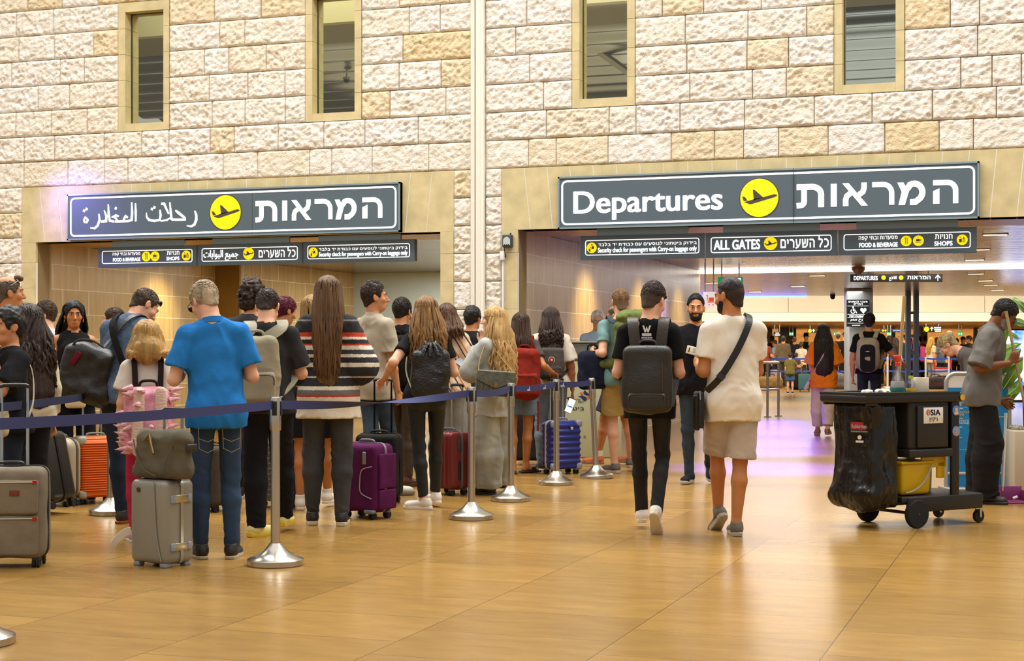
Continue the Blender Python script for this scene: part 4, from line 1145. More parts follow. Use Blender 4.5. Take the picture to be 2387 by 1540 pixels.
    def hair_long(p, c, length=.42, width=1.0, wave=.01, locks=70, thick=1.0, part=0.0, frontal=.35, seed=1, vol=1.0, pony=False, tie=None, taper=.55, curlf=26.0, h=.006, outw=0.0):
        """long hair: a cap on the skull, a mass down the back and separate locks over it"""
        hs = p.hs; f = SDF(); R = random.Random(seed); e = .016 * vol
        f.ell(p.hl(0, -.016, .030), np.array([.0745 + e, .097 + e, .0875 + e]) * hs, .02, p.Rh)
        f.ell(p.hl(0, .118, -.045), np.array([.094, .085, .125]) * hs, .012, p.Rh, 1)
        top = p.hl(0, -.06, -.03); back = p.R2 @ np.array([0, -1.0, 0])
        end = p.neck + back * (.115 + .02 * vol) * p.S + p.R2 @ np.array([0, 0, 1.0]) * (.07 * p.S - length)
        mid = p.neck + back * .105 * p.S + p.R2 @ np.array([0, 0, -.03]) * p.S
        sq = (nrm(p.R2 @ np.array([0, 1.0, 0])), .42)
        if length < .16: end = end + p.R2 @ np.array([0, .02, .07]) * p.S
        if not pony:
            if length < .16: f.cone(top, end, .078 * width * hs * vol, .074 * width * hs * vol, .04, (sq[0], .62))
            else: f.cone(top, mid, .075 * width * hs * vol, .088 * width * hs * vol, .04, sq); f.cone(mid if length >= .16 else top, end, .086 * width * hs * vol, .07 * width * taper * 1.4 * hs, .04, sq)
        def nz(P):
            q = (P - p.hc) @ p.R2; a = np.arctan2(q[:, 0], -q[:, 1])
            return .0045 * vnoise(np.stack([a * 14 + q[:, 2] * 2, q[:, 2] * 5, q[:, 1] * 10], 1), 41) * (1 + wave * 60) + .003 * vnoise(P * 60, 42)
        f.noise = nz
        o = sdf_obj('hair', f, h, hairm(c), p.root)
        t = MB()
        for k in range(locks):
            a = R.uniform(-1, 1); az = a * (1.75 if not pony else 1.2); el = R.uniform(-.2, 1.0)
            d0 = np.array([math.sin(az) * math.cos(el), -math.cos(az) * math.cos(el), math.sin(el)])
            rr = np.array([.0745 + e, .097 + e, .0875 + e]) * 1.02
            P = [p.hl(*(d0 * rr * s_ + np.array([0, -.016, .030]))) for s_ in (.93,)]
            for q in (.55, 0.0):
                el2 = el * q - .12 * (1 - q); d1 = np.array([math.sin(az) * math.cos(el2), -math.cos(az) * math.cos(el2), math.sin(el2)])
                P.append(p.hl(*(d1 * rr * 1.03 + np.array([0, -.016, .030]))))
            L = length * R.uniform(.72, 1.06); ww = .105 * width * vol
            x0 = math.sin(az) * ww; n = 7
            for j in range(1, n + 1):
                s_ = j / n
                x = x0 * (1 - (1 - taper) * s_) * (1 + outw * s_) + R.gauss(0, .004) + wave * math.sin(s_ * curlf * L + k * 2.4) * (.5 + s_)
                yb = (.075 + .05 * math.cos(az) * vol + .05 * min(1, s_ * 2.2)) * .92
                fr = max(0, abs(az) - 1.15) * frontal * .25
                P.append(p.neck + p.R2 @ (np.array([x, -yb + fr + wave * .8 * math.cos(s_ * curlf * L + k * 1.7), .07 - s_ * L / p.S]) * p.S))
            r = .0085 * thick * R.uniform(.7, 1.35)
            PP = []; m_ = len(P)
            for j in range(m_ - 1):
                a0, a1, a2, a3 = P[max(j - 1, 0)], P[j], P[j + 1], P[min(j + 2, m_ - 1)]
                for u in (0, .5): PP.append(.5 * ((2 * a1) + (-a0 + a2) * u + (2 * a0 - 5 * a1 + 4 * a2 - a3) * u * u + (-a0 + 3 * a1 - 3 * a2 + a3) * u ** 3))
            PP.append(P[-1]); nn = len(PP)
            t.tube(PP, [r * (.35 + .65 * min(1, 4 * j / nn)) * (1 - .75 * max(0, (j / nn - .6) / .4)) + .0008 for j in range(nn)], 6)
        t.obj('hair_locks', hairm(c, .3), o, 180)
        return o
    def strap(p, pts, w, m, name='strap', parent=None, t=.005, up=None, local=True):
        mb = MB(); mb.band(pts, up if up is not None else p.R2 @ np.array([1.0, 0, 0]), w, t); return mb.obj(name, m, parent or p.root)
def smooth_path(P, n=4):
    P = [np.asarray(x, float) for x in P]; out = []; m = len(P)
    for j in range(m - 1):
        a0, a1, a2, a3 = P[max(j - 1, 0)], P[j], P[j + 1], P[min(j + 2, m - 1)]
        for k in range(n):
            u = k / n; out.append(.5 * ((2 * a1) + (-a0 + a2) * u + (2 * a0 - 5 * a1 + 4 * a2 - a3) * u * u + (-a0 + 3 * a1 - 3 * a2 + a3) * u ** 3))
    out.append(P[-1]); return out
# ================================================================== the people in the queue, with what they wear and carry
HOLD = {'u': (.30, .02, -1), 'f': (-.42, .8, .28)}
NX = lambda p: p.R2 @ np.array([1.0, 0, 0])
def glasses(P, label, col='#1a1a1a', up=0.0, back=0.0, clear=False, name='sunglasses', tilt=0.0):
    r = thing(name, label, 'glasses', P.base, P.rz); hs = P.hs
    m = plastic(col, .25); X = P.hl; t = MB()
    zz = .004 + up; yy = .107 - back; rt = math.radians(tilt)
    def q(x, y, z): return X(x, yy + y * math.cos(rt) - z * math.sin(rt), zz + z * math.cos(rt) + y * math.sin(rt))
    for sx in (-1, 1):
        pts = [q(sx * .033 + .025 * math.cos(a), 0, .019 * math.sin(a)) for a in np.linspace(0, 2 * math.pi, 17)]
        t.tube(pts, .0022 * hs, 6)
        t.tube([q(sx * .058, 0, .008), q(sx * .076, -.03, .008), q(sx * .080, -.10, .004)], .0022 * hs, 5)
    t.tube([q(-.009, 0, .005), q(0, .003, .008), q(.009, 0, .005)], .002 * hs, 5)
    t.obj('frame', m, r)
    t = MB(); lm = mat('lens', '#cfd6d6' if clear else '#15100e', .05, alpha=.25 if clear else .95)
    for sx in (-1, 1):
        c = [q(sx * .033 + .024 * math.cos(a), 0, .018 * math.sin(a)) for a in np.linspace(0, 2 * math.pi, 13)[:-1]]
        d = P.Rh @ np.array([0, .001, 0]); c2 = [v - d for v in c]; n = 12
        t.add(c + c2, [tuple(range(n)), tuple(range(n, 2 * n))[::-1]] + [(i, (i + 1) % n, n + (i + 1) % n, n + i) for i in range(n)])
    t.obj('lens', lm, r); return r

def backpack(P, label, m, w=.30, h=.44, dp=.16, zc=.12, sm=None, pocket=(.8, .36, .05, -.28), handle=True, soft=.006, r=.06, straps=True, off=0.0, x=0.0, sw=.055, zip_=None, name='backpack', tw=0.0):
    sm = sm or m; root = thing(name, label, 'backpack', P.base, P.rz)
    y0 = -(.125 + off); c = P.up(x, (y0 - dp / 2 / P.S), zc); R = P.R2 @ rotm(0, tw, 0)
    f = SDF(); f.rb(c, (w / 2, dp / 2, h / 2), r, .03, R); f.ell(c + R @ np.array([0, -.01, -h * .12]), (w * .47, dp * .56, h * .40), .05, R)
    f.noise = lambda Q: soft * (vnoise(Q * 9 + 3, 51) + .7 * (np.abs(vnoise(Q * 17, 52)) - .4))
    b = sdf_obj('pack_body', f, .008, m, root)
    if pocket:
        pw, ph, pd, pz = pocket; f = SDF(); cc = c + R @ np.array([0, -dp / 2 - .008, h * pz])
        f.rb(cc, (w * pw / 2, pd / 2 + .012, h * ph / 2), .03, .02, R); f.noise = lambda Q: soft * .6 * vnoise(Q * 12, 53)
        sdf_obj('front_pocket', f, .008, m, root)
        t = MB(); hw, hz = w * pw / 2 - .012, h * ph / 2
        t.tube(smooth_path([cc + R @ np.array(v) for v in ((-hw, -pd / 2 - .012, hz * .1), (-hw * .9, -pd / 2 - .014, hz * .72), (0, -pd / 2 - .016, hz * .82), (hw * .9, -pd / 2 - .014, hz * .72), (hw, -pd / 2 - .012, hz * .1))], 4), .003, 5)
        t.obj('zipper', zip_ or mat('zip', '#3a3128', .4, .6), root)
    if handle:
        t = MB(); t.tube(smooth_path([c + R @ np.array(v) for v in ((-.06, dp * .25, h / 2 - .005), (-.04, dp * .2, h / 2 + .03), (.04, dp * .2, h / 2 + .03), (.06, dp * .25, h / 2 - .005))], 4), .010, 8); t.obj('grab_handle', sm, root)
    if straps:
        for sx in (-1, 1):
            pts = smooth_path([c + R @ np.array((sx * w * .26, dp * .48, h * .47)), P.up(sx * .105, -.115, .36), P.up(sx * .112, -.02, .408), P.up(sx * .115, .075, .36), P.up(sx * .125, .135, .22), P.up(sx * .155, .11, .08), P.up(sx * .175, -.02, .0), c + R @ np.array((sx * w * .42, dp * .4, -h * .40))], 4)
            t = MB(); t.band(pts, [nrm(NX(P) + .0 * np.asarray(q)) for q in pts], sw, .012); t.obj('shoulder_strap', sm, root)
    return root
def cross_strap(P, pts, w, m, label=None, parent=None, t=.006):
    q = smooth_path(pts, 5); mb = MB(); up = []
    Tn = np.gradient(np.asarray(q), axis=0); c = P.up(0, 0, .15)
    for k in range(len(q)):
        rad = np.asarray(q[k]) - c; up.append(np.cross(Tn[k], rad))
    mb.band(q, np.asarray(up), w, t); return mb.obj('strap', m, parent)
def phone(label, p, R, parent=None, lit=None, w=.072, h=.15, col='#17181c'):
    r = thing('phone', label, 'phone', p, 0)
    t = MB(); t.rbox((0, 0, 0), (w, .009, h), .004, 2, R); t.obj('phone_body', plastic(col), r)
    t = MB(); t.box(R @ np.array([0, -.0052, 0]), (w * .93, .001, h * .94), R)
    t.obj('screen', mat('phone_screen', '#e9eef5' if lit else '#0d1014', .1, emit=lit or 0), r); return r

# --- man in the blue polo shirt
P = Person(505, 1303, H=1.70, a=-10, g=.98, side=-3, head=(-24, 30), arms=[dict(HOLD), dict(HOLD)], feet=[{'px': 467, 'py': 1301, 'yaw': 10}, {'px': 541, 'py': 1300, 'yaw': 22}], skin='l', neckf=.02)
P.start('grey-haired man in a blue polo shirt and jeans standing by the silver suitcase')
P.body(); P.hair_short('#a08e74', .010); BL = fabric('#2573b9'); P.shirt(BL, .72, .018, -.10, 'polo_shirt', BL, sl=.012)
J = P.pants(denim('#33455e'), .004, knee=.052); P.shoes(leather('#2a2623'), plastic('#b8ab93'))
t = MB()
for sx in (-1, 1):
    c = P.hipc + np.array([sx * .072, -.104, -.165]); ST = .003
    t.stroke([(-.055, .06), (.055, .06)], ST, .004, None, c); t.stroke([(-.055, .06), (-.05, -.06), (0, -.085), (.05, -.06), (.055, .06)], ST, .004, None, c); t.stroke([(-.05, .0), (0, -.02), (.05, .0)], ST, .004, None, c)
t.obj('pocket_stitching', mat('stitch', '#a88a52', .8), J)
t = MB(); t.box(P.hipc + np.array([.028, -.142, .012]), (.009, .006, .02)); t.obj('pocket_tab', fabric('#c8485c'), J)
glasses(P, 'dark glasses worn by the man in the blue polo shirt', '#2c2a24', 0, 0)
# --- woman in the striped knit
P = Person(765, 1222, H=1.79, a=2, fem=True, g=1.08, head=(4, 2), arms=[{'u': (.22, .1, -1), 'f': (-.2, .9, -.1)}, {'u': (.30, .05, -1), 'f': (-.3, .9, .1)}], feet=[{'px': 728, 'py': 1222, 'yaw': 4}, {'px': 797, 'py': 1224, 'yaw': 4}], skin='l')
P.start('woman with very long brown hair in a black striped knit top')
def stripes(name, bands, base, d):
    m, n, L, b = nodes(name); tc = n.new('ShaderNodeTexCoord'); sp = n.new('ShaderNodeSeparateXYZ'); L.new(tc.outputs['Object'], sp.inputs[0])
    nz = n.new('ShaderNodeTexNoise'); nz.inputs['Scale'].default_value = 120; L.new(tc.outputs['Object'], nz.inputs['Vector'])
    ad = n.new('ShaderNodeMath'); ad.operation = 'MULTIPLY_ADD'; ad.inputs[1].default_value = .012; L.new(nz.outputs['Fac'], ad.inputs[0]); L.new(sp.outputs[2], ad.inputs[2])
    mr = n.new('ShaderNodeMath'); mr.operation = 'SUBTRACT'; mr.inputs[1].default_value = .7 + .006; L.new(ad.outputs[0], mr.inputs[0])
    r = n.new('ShaderNodeValToRGB'); r.color_ramp.interpolation = 'CONSTANT'; e = r.color_ramp.elements
    st = sorted([(CAMZ + (HOR - y) * d / FPX - .7, c) for y, c in bands])
    while len(e) > 1: e.remove(e[-1])
    e[0].position = 0; e[0].color = (*lin(base), 1)
    for z, c in st: q = e.new(min(1, max(0, z))); q.color = (*lin(c), 1)
    L.new(mr.outputs[0], r.inputs[0]); L.new(r.outputs[0], b.inputs['Base Color']); b.inputs['Roughness'].default_value = .95
    bp = n.new('ShaderNodeBump'); bp.inputs['Strength'].default_value = .4; bp.inputs['Distance'].default_value = .01; L.new(nz.outputs['Fac'], bp.inputs['Height']); L.new(bp.outputs[0], b.inputs['Normal'])
    return m
K, CW, RD, GY = '#232224', '#d9cfbb', '#b83a20', '#6b6865'
STR = stripes('striped_knit', [(925, RD), (919, GY), (908, CW), (900, K), (880, '#b9b2a4'), (876.5, K), (855, CW), (846, K), (833, CW), (825, '#3a383a'), (815, CW), (806, RD), (802, K), (792, CW), (786, RD), (775, K), (749, '#77736e'), (746, K)], CW, P.d)
P.body(); P.shirt(STR, 1.3, .03, -.17, 'knit_top', None, .009, .02, sl=.05, neck=.07); P.pants(denim('#3e3d3c'), .004, thigh=1.06, knee=.058); P.shoes(leather('#221d1a'), plastic('#cdbf9f'), sh=.03)
P.hair_long('#5c4024', .56, .98, .007, 130, .85, seed=3, taper=.72, curlf=16, vol=1.04)
# --- man in charcoal T-shirt with grey backpack
P = Person(624, 1250, H=1.70, a=-4, g=1.02, side=-2, head=(18, 34), arms=[{'u': (.2, .1, -1), 'f': (-.4, .8, .2)}, {'u': (.33, .1, -1), 'f': (-.55, .8, .25)}], feet=[{'px': 598, 'py': 1250, 'yaw': -50}, {'px': 662, 'py': 1238, 'yaw': 20}], skin='l')
P.start('dark-haired man in a charcoal T-shirt wearing a grey backpack')
P.body(); P.hair_short('#2e2018', .007, fade=.0); P.shirt(fabric('#2c2b2a'), .8, .018, -.06, 't_shirt', None, .009, sl=.015, neck=.066); P.pants(fabric('#17161a', name='trouser_cloth'), .012, flare=.01, knee=.056); P.shoes(fabric('#e2d48e'), plastic('#d8b83a'), high=.01, sh=.036)
backpack(P, 'grey canvas backpack on the back of the man in the charcoal T-shirt', fabric('#8f8770'), .30, .46, .15, .07, fabric('#a39c88'), (.78, .42, .05, -.24), True, .008, x=-.085, sw=.075)
# --- curly dark-haired person further in
P = Person(586, d=13.4, H=1.84, a=12, head=(0, 4), skin='m'); P.start('person with curly dark brown hair and a charcoal top behind the grey backpack')
P.body(); P.shirt(fabric('#3b393a'), .8); P.pants(fabric('#202024')); P.shoes(leather('#332211')); P.hair_short('#31221a', .030, curl=.9, top=.01)
f = SDF(); f.ell(P.hl(-.02, -.075, -.06), (.075, .05, .07), .03); f.noise = lambda Q: vnoise(Q * 50, 3) * .012 + vnoise(Q * 22, 4) * .01; sdf_obj('curls', f, .006, hairm('#2c1e16'), P.root)
P = Person(657, d=14.1, H=1.74, a=60, head=(0, 15), fem=True, skin='m'); P.start('person with burgundy dyed hair looking down behind the man in the charcoal T-shirt')
P.body(); P.shirt(fabric('#2d2426'), .8); P.pants(fabric('#202024')); P.shoes(leather('#332211')); P.hair_short('#5a1428', .016)
# --- blonde woman with ponytail and black shorts
P = Person(728, 1187, H=1.69, a=4, fem=True, head=(0, 0), feet=[{'px': 700, 'py': 1187, 'yaw': 5}, {'px': 764, 'py': 1180, 'yaw': 15}], skin='t'); P.start('woman with a blonde ponytail and black shorts behind the woman in the striped top')
P.body(True); P.shirt(fabric('#1c1b1d'), .5); P.pants(fabric('#17161a'), .015, length=.38, flare=.03, name='shorts'); P.shoes(fabric('#e6dfd2'), plastic('#e9e2d4'), high=.03)
P.hair_long('#8a6a3a', .36, .8, .006, 60, .9, seed=8, pony=False, taper=.7, vol=1.0); glasses(P, 'black sunglasses pushed up on the blonde ponytail', '#141414', .085, .055, tilt=30)
# --- man in the pale polo shirt
P = Person(872, 1155, H=1.84, a=48, head=(34, -3), arms=[{'u': (.1, .1, -1), 'f': (.0, .5, -1)}, {'px': 928, 'py': 915, 'dd': -.05, 'hint': (.3, -1, -.3)}], feet=[{'px': 866, 'py': 1165}, {'px': 914, 'py': 1154, 'yaw': 40}], skin='m', res=.0052); P.start('man in a pale grey polo shirt looking to the right over the queue')
P.body(); P.face('#2a1c14'); P.hair_short('#35261b', .008, fade=.0, top=.014, line=-.012); PG = fabric('#b3a791'); P.shirt(PG, .72, .014, -.13, 'polo_shirt', PG, .010, sl=.012); P.pants(denim('#37424a'), .004); P.shoes(fabric('#d8d3c4'), plastic('#8d8671'), sh=.03)
# --- woman in black with the black leather drawstring backpack
P = Person(994, 1187, H=1.68, a=-10, fem=True, g=1.02, head=(2, 4), arms=[{'px': 897, 'py': 880, 'dd': -.02, 'hint': (.5, -.7, -.5), 'h': (.3, .8, -.4), 'n': (0, -.3, -1), 'curl': 40}, {'u': (.32, -.02, -1), 'f': (-.35, .8, .25)}], feet=[{'px': 988, 'py': 1187, 'yaw': 52}, {'px': 1014, 'py': 1180, 'yaw': -18}], skin='l'); P.start('woman with wavy auburn hair, black T-shirt and leggings reaching for a suitcase handle')
P.body(); P.shirt(fabric('#1a191a'), .55, .008, -.02, 't_shirt', None, .006); P.pants(mat('legging_cloth', '#151617', .62, bump=.1), .001, knee=.046, name='leggings', length=.97); P.shoes(leather('#ddd6c8'), plastic('#e5ded0'), sh=.028)
P.hair_long('#7d5a30', .33, 1.15, .014, 90, 1.05, seed=5, taper=1.05, vol=1.1)
LB = mat('black_croc_leather', '#1b1a18', .25, bump=.9, bs=70, var=.2, vs=20)
backpack(P, 'black leather drawstring backpack worn by the woman in leggings', LB, .29, .37, .13, .03, leather('#1d1b18'), None, False, .012, r=.05, straps=False, x=.0)
bp = bpy.data.objects['backpack.001'] if 'backpack.001' in bpy.data.objects else None
t = MB(); cc = P.up(0, -.21, .20)
for k in range(11):
    a = k / 11 * 2 * math.pi; t.tube(smooth_path([cc + P.R2 @ np.array([.115 * math.cos(a), .055 * math.sin(a), -.03]), cc + P.R2 @ np.array([.07 * math.cos(a), .04 * math.sin(a), .04]), cc + P.R2 @ np.array([.025 * math.cos(a), .015 * math.sin(a), .075])], 3), [.022] * 3 + [.016] * 3 + [.01], 7)
t.obj('gathered_top', LB, bp)
for sx in (-1, 1):
    q = smooth_path([P.up(sx * .03, -.20, .27), P.up(sx * .09, -.13, .36), P.up(sx * .11, -.0, .40), P.up(sx * .13, .1, .25), P.up(sx * .17, .0, .05), P.up(sx * .14, -.17, -.12)], 4)
    t = MB(); t.tube(q, .006, 6); t.obj('drawstring', fabric('#cdbf9d'), bp)
# --- people standing beyond
P = Person(934, 1135, H=1.74, a=18, head=(10, 10), g=1.05, feet=[{'px': 930, 'py': 1128}, {'px': 950, 'py': 1134, 'yaw': 45}], skin='m'); P.start('person in brown jeans and brown boots behind the man in the pale polo shirt')
P.body(); P.shirt(fabric('#161517'), .7); P.pants(denim('#4d4237'), .004); P.shoes(leather('#5a3420'), plastic('#4a3a2a'), high=.08, sh=.035); P.hair_short('#22180f')
backpack(P, 'black backpack worn by the person in brown boots', fabric('#151517'), .30, .46, .17, .08, None, None)
P = Person(943, d=17.0, H=1.74, a=20, skin='l'); P.start('person with close-cropped grey hair standing beyond the black backpack'); P.body(); P.shirt(fabric('#4a4640'), .7); P.pants(fabric('#2a2a2c')); P.shoes(leather('#222222')); P.hair_short('#6f675c', .006)
P = Person(1050, d=14.7, H=1.69, a=14, fem=True, head=(-6, 2), side=-3, arms=[{}, HOLD], skin='l'); P.start('woman with a brown bob and a cream blouse with diagonal stripes')
def blouse():
    m, n, L, b = nodes('striped_blouse'); tc = n.new('ShaderNodeTexCoord'); mp = n.new('ShaderNodeMapping'); mp.inputs['Rotation'].default_value = (0, .55, 0); L.new(tc.outputs['Object'], mp.inputs[0])
    sp = n.new('ShaderNodeSeparateXYZ'); L.new(mp.outputs[0], sp.inputs[0]); mu = n.new('ShaderNodeMath'); mu.operation = 'MULTIPLY'; mu.inputs[1].default_value = 11; L.new(sp.outputs[0], mu.inputs[0])
    fr = n.new('ShaderNodeMath'); fr.operation = 'FRACT'; L.new(mu.outputs[0], fr.inputs[0]); r = n.new('ShaderNodeValToRGB'); r.color_ramp.interpolation = 'CONSTANT'; e = r.color_ramp.elements
    e[0].position = 0; e[0].color = (*lin('#d3b795'), 1); e[1].position = .42; e[1].color = (*lin('#2a2430'), 1)
    for q, c in ((.54, '#d3b795'), (.80, '#b3622c'), (.92, '#d3b795')): k = e.new(q); k.color = (*lin(c), 1)
    L.new(fr.outputs[0], r.inputs[0]); L.new(r.outputs[0], b.inputs['Base Color']); b.inputs['Roughness'].default_value = .8; return m
P.body(); P.shirt(blouse(), .95, .02, -.04, 'blouse', None, .009, sl=.02); P.pants(denim('#8f8f86'), .012, flare=.05, knee=.07); P.shoes(fabric('#c8c2b4')); P.hair_long('#4f331c', .14, 1.25, .012, 70, 1.0, seed=9, taper=1.1, vol=1.15)
P = Person(1100, d=15.9, H=1.70, a=30, head=(0, 5), skin='m'); P.start('dark-haired person in a black T-shirt between the striped blouse and the curly blonde woman')
P.body(); P.shirt(fabric('#232122'), .8); P.pants(fabric('#1a1a1c')); P.shoes(leather('#222222')); P.hair_short('#1f1a18', .016, curl=.2)
# --- blonde curly woman on the phone
P = Person(1150, 1154, H=1.63, a=-58, fem=True, head=(-18, -4), arms=[{'u': (.06, .55, -.82), 'f': (-.20, -.30, 1), 'h': (-.1, -.35, 1), 'n': (1, .2, 0), 'curl': 25}, {'px': 1093, 'py': 862, 'dd': .12, 'hint': (.3, -.6, -.6), 'n': (0, 0, 1)}], feet=[{'px': 1140, 'py': 1153, 'yaw': 0}, {'px': 1166, 'py': 1146, 'yaw': 10}], skin='p', res=.0052); P.start('woman with long curly blonde hair and wide faded jeans, one hand at her cheek')
P.body(); P.face('#6a4a2a'); P.shirt(fabric('#a9aba4'), 1.9, .024, -.17, 'sweatshirt', None, .010, sl=.022, neck=.07); P.pants(denim('#9a9a8e'), .016, flare=.06, knee=.078, thigh=1.1); P.shoes(leather('#2a2420'), plastic('#3a3028'))
P.hair_long('#b5905a', .52, 1.2, .020, 110, 1.15, seed=12, taper=1.0, vol=1.15, curlf=34, outw=.1)
f = SDF(); f.ell(P.hl(.02, -.11, .05), (.035, .02, .026), .01); f.noise = lambda Q: vnoise(Q * 70, 3) * .006; sdf_obj('hair_clip', f, .005, plastic('#1b1715'), P.root)
bagr = thing('shoulder_bag', 'quilted faded-denim shoulder bag worn by the curly blonde woman', 'bag', P.base, P.rz)
c = P.loc(D(1154, 893, P.d - .30)); Rb = P.Rw.T @ rotm(0, math.radians(4), YAW + .1); QD = mat('quilted_denim', '#5d5d50', .8, bump=.7, bs=40, var=.3, vs=18)
t = MB(); t.rbox(c, (.34, .10, .22), .035, 3, Rb); t.obj('bag_body', QD, bagr)
t = MB(); t.prism([(-.165, .10), (.165, .10), (.165, .03), (0, -.045), (-.165, .03)], .012, Rb, c + Rb @ np.array([0, -.064, 0])); t.obj('flap', QD, bagr)
t = MB()
for k in range(-3, 4): t.stroke([(-.16, -.09 + k * .001), (-.16 + .08, -.09)], .002, .002, Rb, c + Rb @ np.array([0, -.055, 0])) if k == 9 else t.stroke([(k * .05 - .02, -.10), (k * .05, -.03), (k * .05 - .02, .03)], .003, .003, Rb, c + Rb @ np.array([0, -.054, 0]))
t.obj('quilt_seam', mat('seam', '#3d3c34', .9), bagr)
t = MB(); t.box(c + Rb @ np.array([0, -.066, -.015]), (.03, .008, .035), Rb); t.obj('clasp', mat('gold', '#b08d45', .3, 1), bagr)
sh0 = P.sh[0] + np.array([0, 0, .075])
for k in (-1, 1):
    t = MB(); t.tube(smooth_path([c + Rb @ np.array([k * .15, 0, .10]), (c + sh0) / 2 + Rb @ np.array([k * .09, -.03, .02]), sh0 + np.array([0, k * .02, 0])], 6), .005, 6); t.obj('chain', mat('gold', '#b08d45', .3, 1), bagr)
phone('black phone in the hand of the curly blonde woman', D(1076, 846, P.d + .1), rotm(-.9, 0, 0) @ rotm(0, -.9, 0))
# --- brunette with the red backpack
P = Person(1214, 1104, H=1.64, a=2, fem=True, head=(-4, 2), arms=[{}, {'px': 1288, 'py': 868, 'dd': .05, 'hint': (.4, -.4, -.8), 'n': (0, 0, -1), 'curl': 45}], feet=[{'px': 1196, 'py': 1104, 'yaw': 10}, {'px': 1226, 'py': 1102, 'yaw': 60}], skin='t'); P.start('woman with straight brown hair and cut-off denim shorts wearing a red backpack')
P.body(True); P.shirt(fabric('#4a4541'), .62, .012, -.06); P.pants(denim('#6c7f8c'), .012, length=.32, flare=.03, name='shorts'); P.sandals(leather('#1c1815')); P.hair_long('#3a2618', .30, 1.0, .003, 60, .9, seed=21, taper=.95)
RB = backpack(P, 'red hiking backpack on the back of the woman in denim shorts', fabric('#7d2418'), .31, .50, .20, .0, fabric('#6e2019'), (.86, .44, .05, -.22), True, .012, x=.05, sw=.06)
t = MB()
for q in ((-.16, .02), (.19, .02)): t.band([P.up(q[0], -.22, -.30), P.up(q[0] + .01, -.24, -.42), P.up(q[0], -.23, -.62)], NX(P), .022, .004)
t.obj('hanging_strap', fabric('#7a1f1c'), RB)
# --- woman in white T-shirt with the small grey backpack
P = Person(1284, 1097, H=1.70, a=-2, fem=True, g=1.06, head=(2, 4), arms=[{'u': (.14, .05, -1), 'f': (-.05, .4, -1)}, {'u': (.28, -.02, -1), 'f': (.06, .12, -1), 'curl': 50}], feet=[{'px': 1262, 'py': 1096}, {'px': 1296, 'py': 1096}], skin='t'); P.start('woman with curly dark hair and a white T-shirt holding a phone down')
P.body(); P.shirt(fabric('#d9cdb9', .05), .78, .022, -.02, 't_shirt', None, .010, sl=.02); P.pants(denim('#7c8c98'), .006, knee=.056); P.shoes(leather('#2a2420')); P.hair_long('#33221a', .24, 1.05, .014, 110, .9, seed=31, taper=1.0, vol=1.05, curlf=60)
GB = backpack(P, 'small grey square backpack with a round red badge on the white T-shirt', fabric('#4c4640'), .25, .33, .11, .06, fabric('#3c322d'), (.84, .36, .03, -.26), True, .004, r=.04, sw=.032)
c = P.up(0, -(.125) - .11 / P.S - .012, .10); t = MB(); t.lathe([(.001, 0), (.034, 0), (.034, .005), (.001, .005)], 24, c, 0, rx(90), cap=False); t.lathe([(.001, 0), (.028, 0), (.028, .007), (.001, .007)], 24, c, 1, rx(90), cap=False); t.lathe([(.001, 0), (.013, 0), (.013, .008), (.001, .008)], 12, c, 0, rx(90), cap=False)
t.obj('round_badge', [fabric('#d8cdbd'), fabric('#a3262a')], GB)
R_ = rotm(0, 0, YAW) @ rotm(0, math.radians(22), 0)
ph = phone('phone with a lit white screen held down by the woman in the white T-shirt', D(1329, 945, P.d - .06), R_, None, 1.0, .075, .155)
t = MB(); t.box(R_ @ np.array([0, -.0062, -.01]), (.055, .001, .012), R_); t.obj('screen_button', mat('ui_blue', '#1f4fd0', .4, emit=.8), ph)
# --- officer behind the desk
P = Person(1393, d=19.8, H=1.76, a=188, head=(-10, 14), skin='l', res=.0052); P.start('white-haired man in a pale blue shirt behind the security desk')
P.body(); P.face('#9a9088'); P.shirt(fabric('#a9bfd6', .04), 1.7, collar=fabric('#a9bfd6', .04)); P.pants(fabric('#2b3040')); P.shoes(leather('#1a1a1a')); P.hair_short('#f2f0ea', .010, bald=False, line=-.02); glasses(P, 'thin-framed glasses of the man behind the desk', '#2a2a2a', clear=True, name='glasses')
# --- tall man with the green trekking backpack
P = Person(1447, 1103, H=1.88, a=-8, head=(-8, 4), arms=[{'px': 1384, 'py': 822, 'dd': .10, 'hint': (.12, -.5, -1), 'h': (.1, .9, .2), 'n': (-1, 0, 0), 'curl': 55}, {'u': (.1, .15, -1), 'f': (-.4, .8, .2)}], feet=[{'px': 1432, 'py': 1102, 'yaw': 30}, {'px': 1470, 'py': 1098, 'yaw': 15}], skin='l'); P.start('tall man in a teal T-shirt and khaki shorts wearing a green trekking backpack')
P.body(True); P.hair_short('#7a5c3a', .007, fade=.01); P.shirt(fabric('#6f8f8c'), .62, .014, -.09); P.pants(fabric('#a68a4f'), .012, length=.44, flare=.025, name='shorts', thigh=1.05); P.shoes(fabric('#6b625a'), plastic('#b6a98c'), sh=.028)
GM = fabric('#5d6638')
r = backpack(P, 'large olive green trekking backpack on the back of the tall man', GM, .36, .60, .24, .07, fabric('#3d4a4a'), (.8, .34, .07, -.22), False, .016, r=.08, x=.07)
f = SDF(); f.ell(P.up(.09, -.24, .385), (.185, .14, .09), .03); f.noise = lambda Q: .016 * vnoise(Q * 14, 61) + .008 * vnoise(Q * 30, 62); sdf_obj('top_lid', f, .008, fabric('#6a7440'), r)
t = MB(); t.band(smooth_path([P.up(.0, -.14, .36), P.up(-.02, -.17, .1), P.up(.0, -.16, -.18)], 5), NX(P), .06, .02); t.obj('back_panel', fabric('#4f7480'), r)
